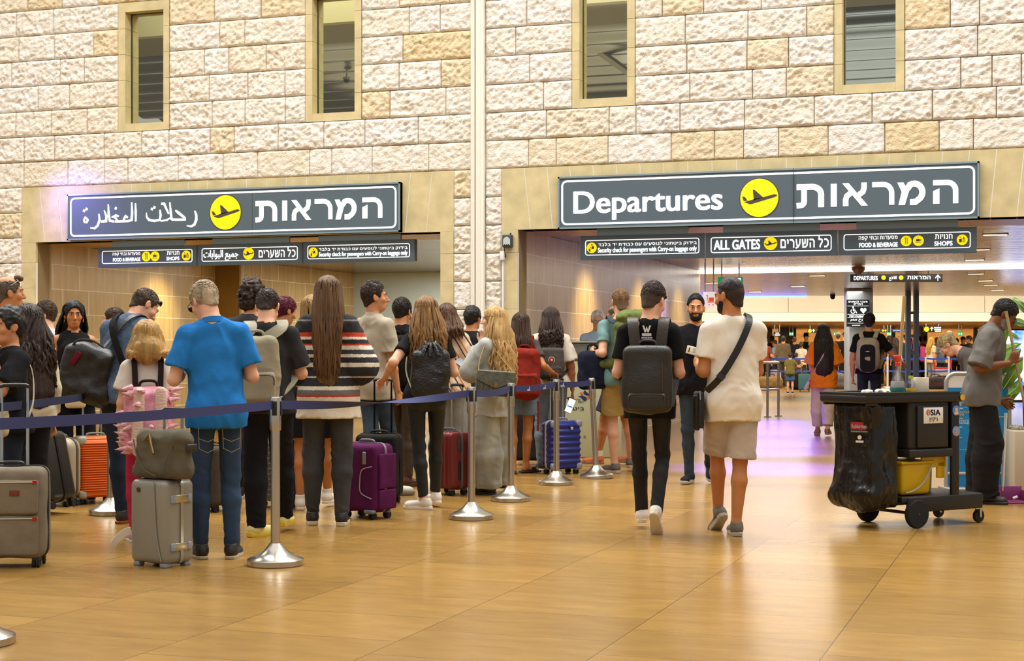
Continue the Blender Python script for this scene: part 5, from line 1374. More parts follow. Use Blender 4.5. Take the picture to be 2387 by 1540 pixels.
f = SDF(); f.cone(P.up(-.26, -.02, -.04), P.up(.0, -.16, -.06), .045, .06, .03); f.noise = lambda Q: .008 * vnoise(Q * 20, 63); sdf_obj('hip_belt', f, .008, GM, r)
nb = thing('backpack', 'navy backpack carried in front by the tall man with khaki shorts', 'backpack', P.base, P.rz)
f = SDF(); c = P.loc(D(1381, 862, P.d - .0)); f.rb(c, (.15, .12, .20), .07, .03); f.noise = lambda Q: .012 * vnoise(Q * 14, 64); sdf_obj('pack_body', f, .008, fabric('#1b2030'), nb)
t = MB(); t.tube(smooth_path([c + np.array(v) for v in ((-.05, 0, .19), (-.04, 0, .25), (.04, 0, .25), (.05, 0, .19))], 4), .01, 7); t.obj('grab_handle', fabric('#12151f'), nb)
P = Person(1442, 1088, H=1.75, a=-62, head=(0, 10), feet=[{'px': 1392, 'py': 1087, 'yaw': 5}, {'px': 1474, 'py': 1084}], skin='t'); P.start('bald person in dark purple shorts and orange running shoes beyond the green backpack')
P.body(True); P.shirt(fabric('#3a3a42'), .7); P.pants(fabric('#3a3344'), .014, length=.42, flare=.03, name='shorts'); P.shoes(fabric('#b5603c'), plastic('#8a6a58'), sock=(fabric('#cfc6b4'), .16), sh=.032); P.hair_short('#3f352c', .004, bald=True)
# --- the two men walking up the middle and the man who meets them
P = Person(1513, d=10.85, H=1.73, a=3, g=.94, head=(26, 22), arms=[{'u': (.20, -.08, -1), 'f': (-.25, .75, .2)}, {'u': (.18, -.02, -1), 'f': (-.45, .8, .2)}], feet=[{'px': 1497, 'py': 1231, 'yaw': 4}, {'px': 1529, 'py': 1246, 'lift': .075, 'pitch': 48, 'yaw': 6}], skin='l'); P.start('man in faded black jeans and white shoes walking away with a black backpack')
P.body(); P.hair_short('#33241a', .008, fade=.015, top=.014, line=-.015); P.shirt(fabric('#131314'), .66, .012, -.12); P.pants(mat('faded_black_denim', '#2b2928', .9, bump=.3, bs=300, var=.55, vs=7, stretch=(1, 1, .4), spec=.2), .002, knee=.046); P.shoes(leather('#ded6c9'), plastic('#d8cbb4'), sh=.03)
P_GL = glasses(P, 'gold-rimmed glasses pushed back on the head of the man with the square backpack', '#9a7a3a', .06, .035, tilt=25)
BB = backpack(P, 'black square laptop backpack worn by the walking man in black', leather('#26221d'), .33, .455, .15, -.015, leather('#3a332b'), (.80, .26, .04, -.33), True, .003, r=.05, sw=.075, zip_=mat('zip', '#5a4630', .4, .6))
t = MB(); cc = P.up(.105, -.125 - .15 / P.S - .012, .06); t.tube([cc + np.array([0, -.004, .04]), cc + np.array([0, -.008, -.16])], .003, 5); t.obj('side_zipper', mat('zip', '#5a4630', .4, .6), BB)
pr = MB(); c = P.up(-.01, -.128, .325); Rt = P.R2
pr.prism([(-.03, .028), (-.018, .028), (-.008, .0), (0, .024), (.008, .0), (.018, .028), (.03, .028), (.014, -.02), (.006, -.02), (0, -.004), (-.006, -.02), (-.014, -.02)], .004, Rt, c)
pr.prism([(-.032, -.026), (.032, -.026), (.032, -.045), (-.032, -.045)], .004, Rt, c)
for k in range(7): pr.prism([(-.036 + k * .011, -.052), (-.028 + k * .011, -.052), (-.028 + k * .011, -.062), (-.036 + k * .011, -.062)], .004, Rt, c)
pr.obj('shirt_print', fabric('#cfcac2', .02), P.root)
P = Person(1622, 1129, H=1.77, a=180, head=(0, 0), arms=[{'px': 1646, 'py': 828, 'dd': -.20, 'hint': (.5, -.3, -1), 'curl': 45}, {'u': (.12, 0, -1), 'f': (.05, .2, -1)}], feet=[{'x': .13, 'y': -.30, 'lift': .11, 'pitch': 42}, {'px': 1607, 'py': 1126, 'yaw': 18}], skin='m', res=.0052); P.start('bearded man in a black T-shirt and blue jeans walking towards the camera')
P.body(); P.face('#191210', beard='#17110e'); P.hair_short('#17110e', .006, fade=.035, top=.012, line=-.022); P.shirt(fabric('#131214'), .7, .012, -.09); P.pants(denim('#34414e'), .002, knee=.048); P.shoes(fabric('#25272b'), plastic('#b9b1a2'), sh=.03)
t = MB(); t.rbox(P.loc(D(1640, 768, P.d - .17)), (.05, .02, .018), .006, 2); t.obj('clip_microphone', BLACKP, P.root)
tk = thing('boarding_card', 'cream paper boarding card between the bearded man and the man in white', 'paper', D(1620, 818, P.d - .30), YAW)
t = MB(); t.rbox((0, 0, 0), (.16, .003, .075), .001, 1, rotm(0, math.radians(14), 0)); t.obj('card', mat('paper', '#e6dcc4', .8), tk)
t = MB()
for k in range(4): t.box(rotm(0, math.radians(14), 0) @ np.array([.02, -.0022, .022 - k * .012]), (.08, .001, .003), rotm(0, math.radians(14), 0))
t.box(rotm(0, math.radians(14), 0) @ np.array([-.055, -.0022, 0]), (.012, .001, .045), rotm(0, math.radians(14), 0)); t.obj('print', mat('ink', '#4a443a', .8), tk)
P = Person(1708, d=10.75, H=1.75, a=-12, g=1.03, head=(-42, 6), arms=[{'u': (.17, -.08, -1), 'f': (-.02, .8, .15)}, {'u': (.06, .18, -1), 'f': (-.4, .8, .1)}], feet=[{'px': 1674, 'py': 1236, 'lift': .05, 'pitch': 38, 'yaw': 14}, {'px': 1716, 'py': 1248, 'yaw': 2}], skin='t', res=.0052); P.start('bearded man in a white T-shirt and beige shorts walking away')
P.body(True); P.face('#17110e', beard='#17110e'); P.hair_short('#1f1712', .004, fade=.02, top=.008, line=-.018); P.shirt(fabric('#e6dccb', .04), .66, .016, -.14, 't_shirt', None, .010); P.pants(fabric('#b5a596'), .012, length=.47, flare=.02, name='shorts', thigh=1.02); P.shoes(fabric('#6a6358'), plastic('#a49a88'), sh=.03)
cb = thing('crossbody_bag', 'black leather pouch on a wide strap across the back of the man in white', 'bag', P.base, P.rz); CBM = leather('#171616')
cross_strap(P, [P.up(.10, .10, .37), P.up(.105, .0, .415), P.up(.085, -.125, .35), P.up(.0, -.155, .17), P.up(-.12, -.15, -.02), P.up(-.20, -.085, -.11)], .046, CBM, None, cb)
t = MB(); c = P.up(-.235, .0, -.24); t.rbox(c, (.045, .19, .25), .018, 3); t.obj('pouch', CBM, cb)
t = MB()
for k in range(3): t.rbox(c + np.array([.0 - .02, -.06 + k * .05, -.02]), (.03, .03, .24), .012, 2)
t.obj('pleat', CBM, cb); t = MB(); t.tube([c + np.array([-.01, -.09, .13]), c + np.array([-.01, -.10, .07])], .006, 6); t.obj('zip_pull', STEEL, cb)
t = MB(); t.box(P.up(-.115, -.163, -.01), (.055, .006, .04), P.R2 @ rotm(0, .7, 0)); t.obj('buckle', mat('dark_metal', '#4a4a4a', .3, 1), cb)
# --- orange blouse
P = Person(1920, 1015, H=1.64, a=0, fem=True, g=1.04, arms=[{'u': (.2, .05, -1), 'f': (-.1, .5, -.6)}, {'u': (.25, .05, -1), 'f': (-.3, .7, .2)}], feet=[{'px': 1906, 'py': 1014}, {'px': 1929, 'py': 1017}], skin='l'); P.start('woman with long straight black hair in an orange blouse and cream trousers')
P.body(); P.shirt(fabric('#e57f18'), .98, .03, -.16, 'blouse', None, .008, .015, sl=.025); P.pants(fabric('#c9b795'), .012, flare=.025, knee=.066, length=.93); P.shoes(leather('#8a6235'), plastic('#a5783c'), sh=.03); P.hair_long('#221712', .50, 1.25, .001, 110, .85, seed=41, taper=1.05, vol=1.05)
bg = thing('shoulder_bag', 'small tan shoulder bag beside the orange blouse', 'bag', P.base, P.rz); t = MB(); t.rbox(P.up(-.26, .0, -.32), (.05, .16, .13), .012, 2, rotm(0, .5, 0)); t.obj('pouch', leather('#c2a45a'), bg)
cross_strap(P, [P.up(.09, .0, .40), P.up(.05, -.16, .28), P.up(-.1, -.17, .0), P.up(-.24, -.06, -.24)], .02, leather('#b89a82'), None, bg)
# --- man with the grey backpack in the hall
P = Person(2026, d=22.6, H=1.79, a=4, head=(2, -2), g=1.0, arms=[{'u': (.24, -.05, -1), 'f': (.0, .1, -1)}, {'px': 2103, 'py': 846, 'dd': .1, 'hint': (.4, -.4, -.8)}], skin='m'); P.start('man with a grey and black backpack stretching out one arm by the far barriers')
P.body(); P.hair_short('#1c1512', .010); P.shirt(fabric('#131315'), .7, .012, -.02); P.pants(denim('#262c38'), .004); P.shoes(leather('#222222'))
GR = backpack(P, 'grey and black hard-shell backpack on the man by the far barriers', fabric('#9a917f'), .34, .50, .15, .08, fabric('#a39a88'), None, False, .003, r=.12, sw=.06)
t = MB(); c = P.up(0, -.125 - .15 / P.S - .004, .03); t.prism(rrect(-.105, .105, -.20, .19, .07), .03, P.R2, c + np.array([0, -.018, 0])); t.obj('black_panel', fabric('#1b1a1a'), GR)
t = MB(); t.box(c + np.array([-.0, -.022, .09]), (.05, .004, .008)); t.obj('logo_bar', WHITE, GR)
# --- cleaner
P = Person(2288, 1172, H=1.72, a=88, lean=11, g=1.0, head=(0, 30), arms=[{'px': 2334, 'py': 957, 'dd': .10, 'hint': (.2, -1, -.2), 'h': (.1, .8, -.5)}, {'px': 2352, 'py': 846, 'dd': -.22, 'hint': (.3, -.5, -1), 'h': (0, .6, .8), 'n': (-1, 0, 0), 'curl': 60}], feet=[{'px': 2280, 'py': 1168, 'yaw': 5}, {'px': 2296, 'py': 1174, 'yaw': 8}], skin='#7a4a2c', neckf=.01, res=.0052); P.start('cleaner in a grey polo shirt and black trousers holding a broom')
P.body(); P.face('#1a1512', beard='#77706a', bl=.8); P.hair_short('#1d1815', .010, line=-.01); CG = fabric('#66625c'); P.shirt(CG, .95, .026, -.10, 'polo_shirt', fabric('#2c2b2c'), .012, .015, sl=.022); P.pants(fabric('#1d1c1c'), .02, flare=.035, knee=.07, wr=.010); P.shoes(leather('#2a2320'), plastic('#2b2522'))
glasses(P, 'thin glasses worn by the cleaner', '#3a3a3c', clear=True, name='glasses')
# --- elderly man bending beyond the sign
P = Person(2330, d=17.2, H=1.72, a=-98, lean=62, head=(10, 12), skin='l', res=.0052); P.start('elderly person with glasses bending down behind the blue sign board')
P.body(); P.face('#a08a6a'); P.shirt(fabric('#5a5550'), .8); P.pants(fabric('#3a3a3a')); P.shoes(leather('#222222')); P.hair_short('#a08a5c', .012); glasses(P, 'glasses of the elderly person bending behind the sign board', '#d8d0c0', clear=True, name='glasses')
# --- left side of the queue
P = Person(18, d=11.6, H=1.80, a=72, g=1.1, head=(6, -2), skin='t', arms=[{}, {}], res=.0052); P.start('tanned man with thinning grey hair and a white vest behind the boy')
P.body(); P.face('#4a3a2a'); P.shirt(fabric('#d8d0c2'), 0, .01, -.05, 'vest', neck=.085); P.pants(denim('#2a2f3a')); P.shoes(leather('#222222')); P.hair_short('#5a4f44', .006, bald=True)
f = SDF(); f.ell(P.hl(0, .075, .105), (.05, .035, .024), .02, P.Rh); f.noise = lambda Q: vnoise(Q * 60, 3) * .006; sdf_obj('fringe', f, .005, hairm('#5d4631'), P.root)
glasses(P, 'sunglasses pushed up on the tanned man at the left end', '#b8ac98', .075, .045, clear=True, tilt=30)
P = Person(22, d=9.85, H=1.50, a=-112, hs=1.08, head=(-8, 0), skin='m', arms=[{'px': -12, 'py': 838, 'dd': -.16, 'hint': (.5, .1, -1)}, {'px': -25, 'py': 850, 'dd': .1, 'hint': (.4, -.2, -1)}], res=.0052); P.start('boy with short dark hair and a black T-shirt behind the grey fabric suitcase')
P.body(); P.face('#17110e'); P.shirt(fabric('#181719'), .8, .018, -.04, sl=.012); P.pants(denim('#1f242e')); P.shoes(leather('#222222')); P.hair_short('#17120f', .016, curl=.25, top=.008)
cb = thing('crossbody_bag', 'cream crossbody bag worn by the boy in black', 'bag', P.base, P.rz)
cross_strap(P, [P.up(.10, .03, .40), P.up(.0, -.15, .28), P.up(-.15, -.12, .02), P.up(-.22, -.03, -.15)], .03, fabric('#c3b9a3'), None, cb); t = MB(); c = P.loc(D(4, 985, P.d - .28)); t.rbox(c, (.10, .08, .18), .04, 3); t.obj('pouch', fabric('#c3b08a'), cb)
P = Person(66, d=10.7, H=1.57, a=-25, fem=True, g=1.05, head=(-25, 0), arms=[{}, {'u': (.16, -.02, -1), 'f': (.1, .12, -1)}], skin='m'); P.start('woman with long curly brown hair and a cream jumper behind the boy in black')
P.body(); P.shirt(fabric('#cbbf9f'), 1.75, .014, -.06, 'jumper', None, .007); P.pants(fabric('#1b1b1f')); P.shoes(leather('#222222')); P.hair_long('#2e1e15', .42, 1.3, .02, 90, 1.1, seed=51, taper=1.1, curlf=30)
P = Person(110, d=16.5, H=1.75, a=-80, head=(0, 6), skin='p', res=.0052); P.start('young man with brown hair and a white T-shirt walking to the left')
P.body(); P.face('#2a1c12'); P.shirt(fabric('#d8d8d8', .03), .75, .016, -.08); P.pants(fabric('#2a2a30')); P.shoes(leather('#222222')); P.hair_short('#3b2a1c', .020, top=.012)
P = Person(172, d=13.2, H=1.67, a=168, fem=True, g=1.04, head=(6, 2), arms=[{'u': (.12, .1, -1), 'f': (-.4, .8, -.1)}, {'u': (.30, .0, -1), 'f': (-.7, .7, -.1)}], skin='t', res=.0052); P.start('woman facing the camera with long black hair and a black sleeveless top')
P.body(); P.face('#1c1310'); P.shirt(fabric('#161517'), 0, .01, -.08, 'sleeveless_top', fabric('#161517')); P.pants(fabric('#141416'), .012, flare=.02); P.shoes(leather('#222222'))
P.hair_long('#14100f', .26, 1.2, .004, 70, 1.0, seed=61, taper=1.0); glasses(P, 'brown sunglasses on the head of the woman in the black sleeveless top', '#2a1d18', .088, .05, tilt=25)
for k, sx in enumerate((-1, 1)):
    t = MB(); c = P.hl(sx * .082, .0, -.055); t.tube([c + np.array([0, .016 * math.cos(a), .016 * math.sin(a)]) for a in np.linspace(0, 2 * math.pi, 17)], .003, 6)
    e = tag(t.obj('earring', mat('gold', '#b08d45', .3, 1)), 'gold hoop earring on the %s ear of the woman facing the camera' % ('left', 'right')[k], 'earring'); e.location = P.base; e.rotation_euler = (0, 0, P.rz)
hb = thing('shoulder_bag', 'small cream bag hanging at the hip of the woman in the black sleeveless top', 'bag', P.base, P.rz); t = MB(); t.rbox(P.loc(D(176, 930, P.d - .27)), (.17, .06, .15), .03, 3); t.obj('pouch', leather('#cdb98c'), hb)
t = MB(); t.band([P.loc(D(128, 895, P.d - .25)), P.loc(D(150, 925, P.d - .27))], np.array([1., 0, 0]), .05, .01); t.obj('woven_strap', fabric('#b9b2a2'), hb)
P = Person(266, d=15.0, H=1.66, a=-68, fem=True, skin='l', res=.0052); P.start('woman with tied-back brown hair in profile behind the man in the blue-grey shirt')
P.body(); P.face('#3a281c'); P.shirt(fabric('#3a3a42'), .8); P.pants(fabric('#222226')); P.shoes(leather('#222222')); P.hair_short('#3a281c', .012)
P = Person(283, 1220, H=1.77, a=38, g=1.10, lean=15, head=(30, 28), arms=[{'u': (.1, .3, -1), 'f': (-.3, .9, .1)}, {'u': (.12, .45, -1), 'f': (-.5, .8, .1)}], feet=[{'px': 288, 'py': 1219, 'yaw': 5}, {'px': 312, 'py': 1200, 'yaw': 20}], skin='l', neckf=.02, res=.0052); P.start('heavy man in a blue-grey T-shirt and jeans leaning forward')
P.body(); P.face('#3a2a1c'); P.hair_short('#40301f', .006, line=-.02); P.shirt(mat('marl_cloth', '#515f74', .92, bump=.3, bs=260, var=.25, vs=60, spec=.2), .75, .024, -.05, wr=.011); P.pants(denim('#222c3c'), .006, flare=.008); P.shoes(leather('#28201c'), plastic('#8a4524'))
t = MB(); q = [P.hipc + np.array([.15 * math.sin(a), -.125 * math.cos(a), .04]) for a in np.linspace(0, 2 * math.pi, 25)]; t.band(q, np.array([0, 0, 1.]), .035, .006); t.obj('belt', leather('#5a3420'), P.root)
glasses(P, 'light-rimmed sunglasses pushed up on the man in the blue-grey T-shirt', '#8a8478', .075, .03, tilt=30)
lb = thing('travel_bag', 'large black leather bag slung behind the man in the blue-grey T-shirt', 'bag', P.base, P.rz); LBM = leather('#1a1614')
c = P.loc(D(200, 865, P.d - .12)); Rb = P.Rw.T @ rotm(0, math.radians(14), YAW)
f = SDF(); f.cone(c + Rb @ np.array([-.13, 0, -.13]), c + Rb @ np.array([.15, 0, -.15]), .075, .085, .05); f.cone(c + Rb @ np.array([-.05, 0, .15]), c + Rb @ np.array([.12, 0, .13]), .05, .05, .05); f.rb(c, (.17, .08, .17), .05, .06, Rb)
f.noise = lambda Q: .012 * vnoise(Q * 11, 71) + .010 * (np.abs(vnoise(Q * 16, 72)) - .4); sdf_obj('bag_body', f, .008, LBM, lb)
cross_strap(P, [c + Rb @ np.array([.08, 0, .19]), P.up(-.03, -.16, .20), P.up(.07, -.13, .36), P.up(.10, .0, .42), P.up(.08, .12, .33)], .04, LBM, None, lb)
t = MB(); t.rbox(c + Rb @ np.array([-.07, -.095, .08]), (.045, .02, .11), .012, 2, Rb @ rotm(0, .35, 0)); t.obj('red_patch', fabric('#5e1520'), lb)
t = MB(); t.tube(smooth_path([c + Rb @ np.array(v) for v in ((-.13, -.06, .10), (-.10, -.07, .20), (.0, -.06, .23), (.10, -.05, .20))], 5), .008, 7); t.obj('handle', LBM, lb)
cross_strap(P, [P.up(-.11, .08, .37), P.up(-.09, -.03, .425), P.up(-.04, -.16, .30), P.up(.10, -.17, .05), P.up(.2, -.09, -.12)], .05, fabric('#15130f'), None, lb)
# --- girl with the pink backpack
P = Person(342, d=10.4, H=1.43, a=-4, fem=True, hs=1.12, head=(-16, 0), arms=[{'u': (.2, 0, -1), 'f': (.02, .2, -1)}, {}], skin='l'); P.start('girl with a straight blonde bob, white T-shirt and pink leggings')
P.body(); P.shirt(fabric('#d8ccba', .05), .6, .014, -.06, sl=.012); P.pants(fabric('#b02c4c'), .003, knee=.046, name='leggings'); P.shoes(fabric('#c8a0a8')); P.hair_long('#a37c40', .07, 1.28, .002, 110, .9, seed=71, taper=1.05, vol=1.12)
PK = mat('pink_print', '#d68c9c', .55, bump=.4, bs=90, var=.35, vs=16)
r = backpack(P, 'pink spiky monster backpack on the blonde girl', PK, .31, .45, .17, -.11, fabric('#2a201c'), None, True, .006, r=.09, sw=.036)
c = P.up(0, -.125 - .10, -.11); R = random.Random(4); SPM = mat('spike_pink', '#dba4a8', .5, bump=.3, bs=120, var=.3, vs=30)
for k in range(34):
    a = R.uniform(-1.9, 1.9); z = R.uniform(-.22, .22); d = np.array([math.sin(a), -math.cos(a), R.uniform(-.2, .3)]); b = c + P.R2 @ np.array([math.sin(a) * .15, -math.cos(a) * .115 - .02, z]); L = R.uniform(.05, .085)
    t = MB(); t.tube([b - P.R2 @ d * .01, b + P.R2 @ d * L * .5, b + P.R2 @ d * L], [.022, .012, .001], 7); t.obj('spike', SPM, r)
for sx in (-1, 1):
    f = SDF(); f.cone(P.up(sx * .085, -.335, .12), P.up(sx * .085, -.345, -.33), .035, .05, .02, (np.array([0, 1., 0]), .5)); sdf_obj('scaly_ridge', f, .007, mat('scale_cream', '#d6b8a4', .6, bump=.8, bs=60, stretch=(.4, 1, 1.8)), r)
# ================================================================== signs on and under the stone wall
SGREY = mat('sign_grey', '#55646d', .45); SEDGE = mat('sign_edge', '#93a5ab', .35, .5)
SWHITE = mat('sign_white', '#ffffff', .5, emit=.85); SYEL = mat('sign_yellow', '#ffe600', .5, emit=.55); SINK = mat('sign_ink', '#4a4238', .6)
SBLK = mat('sign_black', '#2a2622', .45)
PLANE = [[(-.90, .11), (-.74, .06), (-.61, -.13), (-.82, -.15)], [(-.80, -.20), (-.10, -.02), (.23, .03), (.80, .17), (.93, .13), (.95, .08), (.77, .0), (-.42, -.32), (-.53, -.31)], [(-.34, .43), (-.23, .42), (.21, .02), (-.28, -.12)]]
def signmap(px, py, Y):
    p = PY(px, py, Y); return p[0], p[2]
class Board:
    """a flat sign facing the hall at depth Y, its contents given in pixels of the photograph"""
    def __init__(s, name, label, cat, corners, Y, t=.12, edge=.0, mats=None, group=None):
        (ax, ay0, ay1), (bx, by0, by1) = corners
        s.Y = Y; s.x0 = signmap(ax, ay0, Y)[0]; s.x1 = signmap(bx, by0, Y)[0]
        s.z1 = (signmap(ax, ay0, Y)[1] + signmap(bx, by0, Y)[1]) / 2; s.z0 = (signmap(ax, ay1, Y)[1] + signmap(bx, by1, Y)[1]) / 2
        s.o = np.array([(s.x0 + s.x1) / 2, Y, s.z0]); s.r = thing(name, label, cat, s.o, 0, group); s.t = t
        m = MB(); m.bx(s.x0 - s.o[0], s.x1 - s.o[0], 0, t, 0, s.z1 - s.z0); m.obj('panel', SGREY, s.r)
        if edge:
            e = edge; m = MB(); X0, X1, Z1 = s.x0 - s.o[0], s.x1 - s.o[0], s.z1 - s.z0
            for q in ((X0, X0 + e, -.012, t, 0, Z1), (X1 - e, X1, -.012, t, 0, Z1), (X0, X1, -.012, t, 0, e), (X0, X1, -.012, t, Z1 - e, Z1)): m.bx(*q)
            m.obj('edge_frame', SEDGE, s.r)
        s.w = MB(); s.ye = MB(); s.k = MB()
    def U(s, px, py):
        x, z = signmap(px, py, s.Y); return x - s.o[0], z - s.o[2]
    def border(s, inset, w, r):
        frame_line(s.w, s.x0 - s.o[0] + inset[0], s.x1 - s.o[0] - inset[1], inset[2], s.z1 - s.z0 - inset[2], r, w, -.004)
    def text(s, txt, px0, py1, px1, py0, bold=.016, mb=None):
        """box from (px0, top py0) to (px1, bottom py1), levelled"""
        x0, _ = s.U(px0, py0); x1, _ = s.U(px1, py0); c = (px0 + px1) / 2
        z1 = s.U(c, py0)[1]; z0 = s.U(c, py1)[1]
        put_text(mb or s.w, txt, x0, x1, z0, z1, -.005, 0, bold)
    def circle(s, px, py, rpx, icon=None):
        x, z = s.U(px, py); r = abs(s.U(px + rpx, py)[0] - x)
        q = MB(); disc(q, x, z, r * 1.045, -.005, t=.004); q.obj('disc_rim', SINK, s.r); q = MB(); disc(q, x, z, r, -.008, t=.004); q.obj('yellow_disc', SYEL, s.r); s.k = MB()
        if icon == 'plane':
            for p in PLANE: s.k.prism([(x + a * r, z + b * r) for a, b in p], .004, None, (0, -.012, 0))
        if icon == 'cup':
            s.k.prism([(x - .45 * r, z - .1 * r), (x + .25 * r, z - .1 * r), (x + .2 * r, z + .3 * r), (x - .4 * r, z + .3 * r)][::1], .004, None, (0, -.012, 0)); s.k.stroke([(x - .55 * r, z - .35 * r), (x + .55 * r, z - .35 * r)], .07 * r, .004, None, (0, -.012, 0))
            s.k.stroke([(x + .25 * r, z + .22 * r), (x + .48 * r, z + .2 * r), (x + .45 * r, z), (x + .22 * r, z - .02 * r)], .09 * r, .004, None, (0, -.012, 0)); s.k.stroke([(x - .1 * r, z + .38 * r), (x - .02 * r, z + .5 * r), (x - .1 * r, z + .65 * r)], .05 * r, .004, None, (0, -.012, 0))
        if icon == 'fork':
            s.k.stroke([(x - .14 * r, z + .5 * r), (x - .14 * r, z - .6 * r)], .08 * r, .004, None, (0, -.012, 0)); s.k.stroke([(x + .2 * r, z + .62 * r), (x + .2 * r, z - .6 * r)], .10 * r, .004, None, (0, -.012, 0))
            for q in (-.24, -.14, -.04): s.k.stroke([(x + q * r, z + .65 * r), (x + q * r, z + .4 * r)], .05 * r, .004, None, (0, -.012, 0))
        if icon == 'shop':
            s.k.prism([(x - .55 * r, z - .45 * r), (x - .08 * r, z - .45 * r), (x - .08 * r, z + .2 * r), (x - .55 * r, z + .15 * r)], .004, None, (0, -.012, 0))
            for q in ((.08, -.45, .55, .2), ): frame_line(s.k, x + q[0] * r, x + q[2] * r, z + q[1] * r, z + q[3] * r, .03 * r, .07 * r, -.012)
            s.k.stroke([(x + .31 * r, z - .45 * r), (x + .31 * r, z + .2 * r)], .06 * r, .004, None, (0, -.012, 0)); s.k.prism([(x + .1 * r, z + .28 * r), (x + .3 * r, z + .55 * r), (x + .5 * r, z + .28 * r)], .004, None, (0, -.012, 0)); s.k.stroke([(x - .45 * r, z + .6 * r), (x - .2 * r, z + .35 * r)], .08 * r, .004, None, (0, -.012, 0))
        if icon == 'check':
            disc(s.k, x + .05 * r, z + .55 * r, .13 * r, -.012); s.k.prism([(x - .05 * r, z - .2 * r), (x + .5 * r, z - .2 * r), (x + .35 * r, z + .35 * r), (x + .1 * r, z + .3 * r)], .004, None, (0, -.012, 0)); s.k.stroke([(x - .4 * r, z - .2 * r), (x - .1 * r, z + .2 * r)], .08 * r, .004, None, (0, -.012, 0))
            s.k.prism([(x - .55 * r, z - .7 * r), (x - .25 * r, z - .7 * r), (x - .25 * r, z - .25 * r), (x - .55 * r, z - .25 * r)], .004, None, (0, -.012, 0))
        if s.k.n: s.k.obj('pictogram', SINK, s.r); s.k = MB()
    def done(s):
        if s.w.n: s.w.obj('lettering', SWHITE, s.r)
        if s.ye.n: s.ye.obj('yellow_disc', SYEL, s.r)
        if s.k.n: s.k.obj('pictogram', SINK, s.r)
        return s.r
def A_(c, r, a0, a1, n=6):
    return [(c[0] + r[0] * math.cos(math.radians(a0 + (a1 - a0) * k / n)), c[1] + r[1] * math.sin(math.radians(a0 + (a1 - a0) * k / n))) for k in range(n + 1)]
HEB = {  # letters of the word, as strokes (path, width) and filled shapes in a unit box
    'he': ([([(0, .9), (.55, .9)] + A_((.55, .56), (.33, .34), 90, 0) + [(.88, 0)], .21)], [[(0, 0), (.25, 0), (.25, .66), (0, .54)]]),
    'mem': ([([(.33, .66), (.40, .76)] + A_((.58, .52), (.29, .37), 120, -60, 10) + [(.62, .11), (.44, .11)], .21)], [[(.0, .95), (.21, .95), (.40, .56), (.26, .0), (.04, .0), (.15, .56)]]),
    'resh': ([([(0, .9), (.5, .9)] + A_((.5, .52), (.38, .38), 90, 0) + [(.88, 0)], .23)], []),
    'alef': ([([(.87, 1), (.87, .78), (.82, .60), (.64, .46)], .22), ([(.12, 0), (.12, .28), (.17, .44), (.37, .60)], .22)], [[(-.02, 1), (.24, 1), (1.02, 0), (.76, 0)]]),
    'vav': ([], [[(0, 0), (1, 0), (1, 1), (0, 1)]]),
    'tav': ([([(0, .9), (.55, .9)] + A_((.55, .56), (.33, .34), 90, 0) + [(.88, 0)], .21), ([(.27, .88), (.27, .26)] + A_((.12, .26), (.15, .17), 0, -70, 5) + [(0, .085)], .20)], [])}
def departures_heb(b, boxes):
    for key, px0, px1, pyt, pyb in boxes:
        x0 = b.U(px0, pyt)[0]; x1 = b.U(px1, pyt)[0]; c = (px0 + px1) / 2; z1 = b.U(c, pyt)[1]; z0 = b.U(c, pyb)[1]
        st, fl = HEB[key]
        for path, w in st: b.w.stroke([(x0 + a * (x1 - x0), z0 + q * (z1 - z0)) for a, q in path], w * (x1 - x0) if key != 'vav' else 1, .004, None, (0, -.005, 0))
        for p in fl: b.w.prism([(x0 + a * (x1 - x0), z0 + q * (z1 - z0)) for a, q in p], .004, None, (0, -.005, 0), 0, False)
b = Board('departures_sign', 'large grey departures sign with Hebrew and English words over the right opening', 'sign', ((1301, 410.5, 532), (2283, 378, 511)), WY - .085, .07, .02)
b.border((.04, .045, .045), .022, .07)
Hx = lambda x: 1800 + x / 4.59; Hy = lambda y: 360 + y / 4.59
departures_heb(b, [('tav', Hx(262), Hx(560), Hy(322), Hy(566)), ('vav', Hx(628), Hx(692), Hy(314), Hy(558)), ('alef', Hx(755), Hx(1018), Hy(304), Hy(550)), ('resh', Hx(1070), Hx(1308), Hy(296), Hy(540)), ('mem', Hx(1340), Hx(1648), Hy(284), Hy(537)), ('he', Hx(1722), Hx(1996), Hy(274), Hy(524))])
b.text('Departures', 1337, 510, 1685, 441, .020)
b.circle(1770, 461, 44.5, 'plane'); x = b.U(1850, 450)[0]; m = MB(); m.bx(x - .003, x + .003, -.0145, .01, 0, b.z1 - b.z0); m.obj('panel_gap', SINK, b.r); b.done()
b = Board('departures_sign', 'large grey departures sign with Hebrew and Arabic words over the left opening', 'sign', ((157, 453, 559), (933, 424.5, 541)), WY - .085, .07, .02)
b.border((.045, .05, .045), .022, .07)
Hx = lambda x: 560 + x / 5.425; Hy = lambda y: 400 + y / 5.425
departures_heb(b, [('tav', Hx(194), Hx(472), Hy(375), Hy(630)), ('vav', Hx(533), Hx(594), Hy(365), Hy(618)), ('alef', Hx(652), Hx(896), Hy(356), Hy(614)), ('resh', Hx(942), Hx(1168), Hy(348), Hy(604)), ('mem', Hx(1196), Hx(1480), Hy(336), Hy(602)), ('he', Hx(1546), Hx(1802), Hy(328), Hy(588))])
b.circle(526, 495, 35.5, 'plane')
Ax = lambda x: 140 + x / 5.683; Ay = lambda y: 400 + y / 5.683
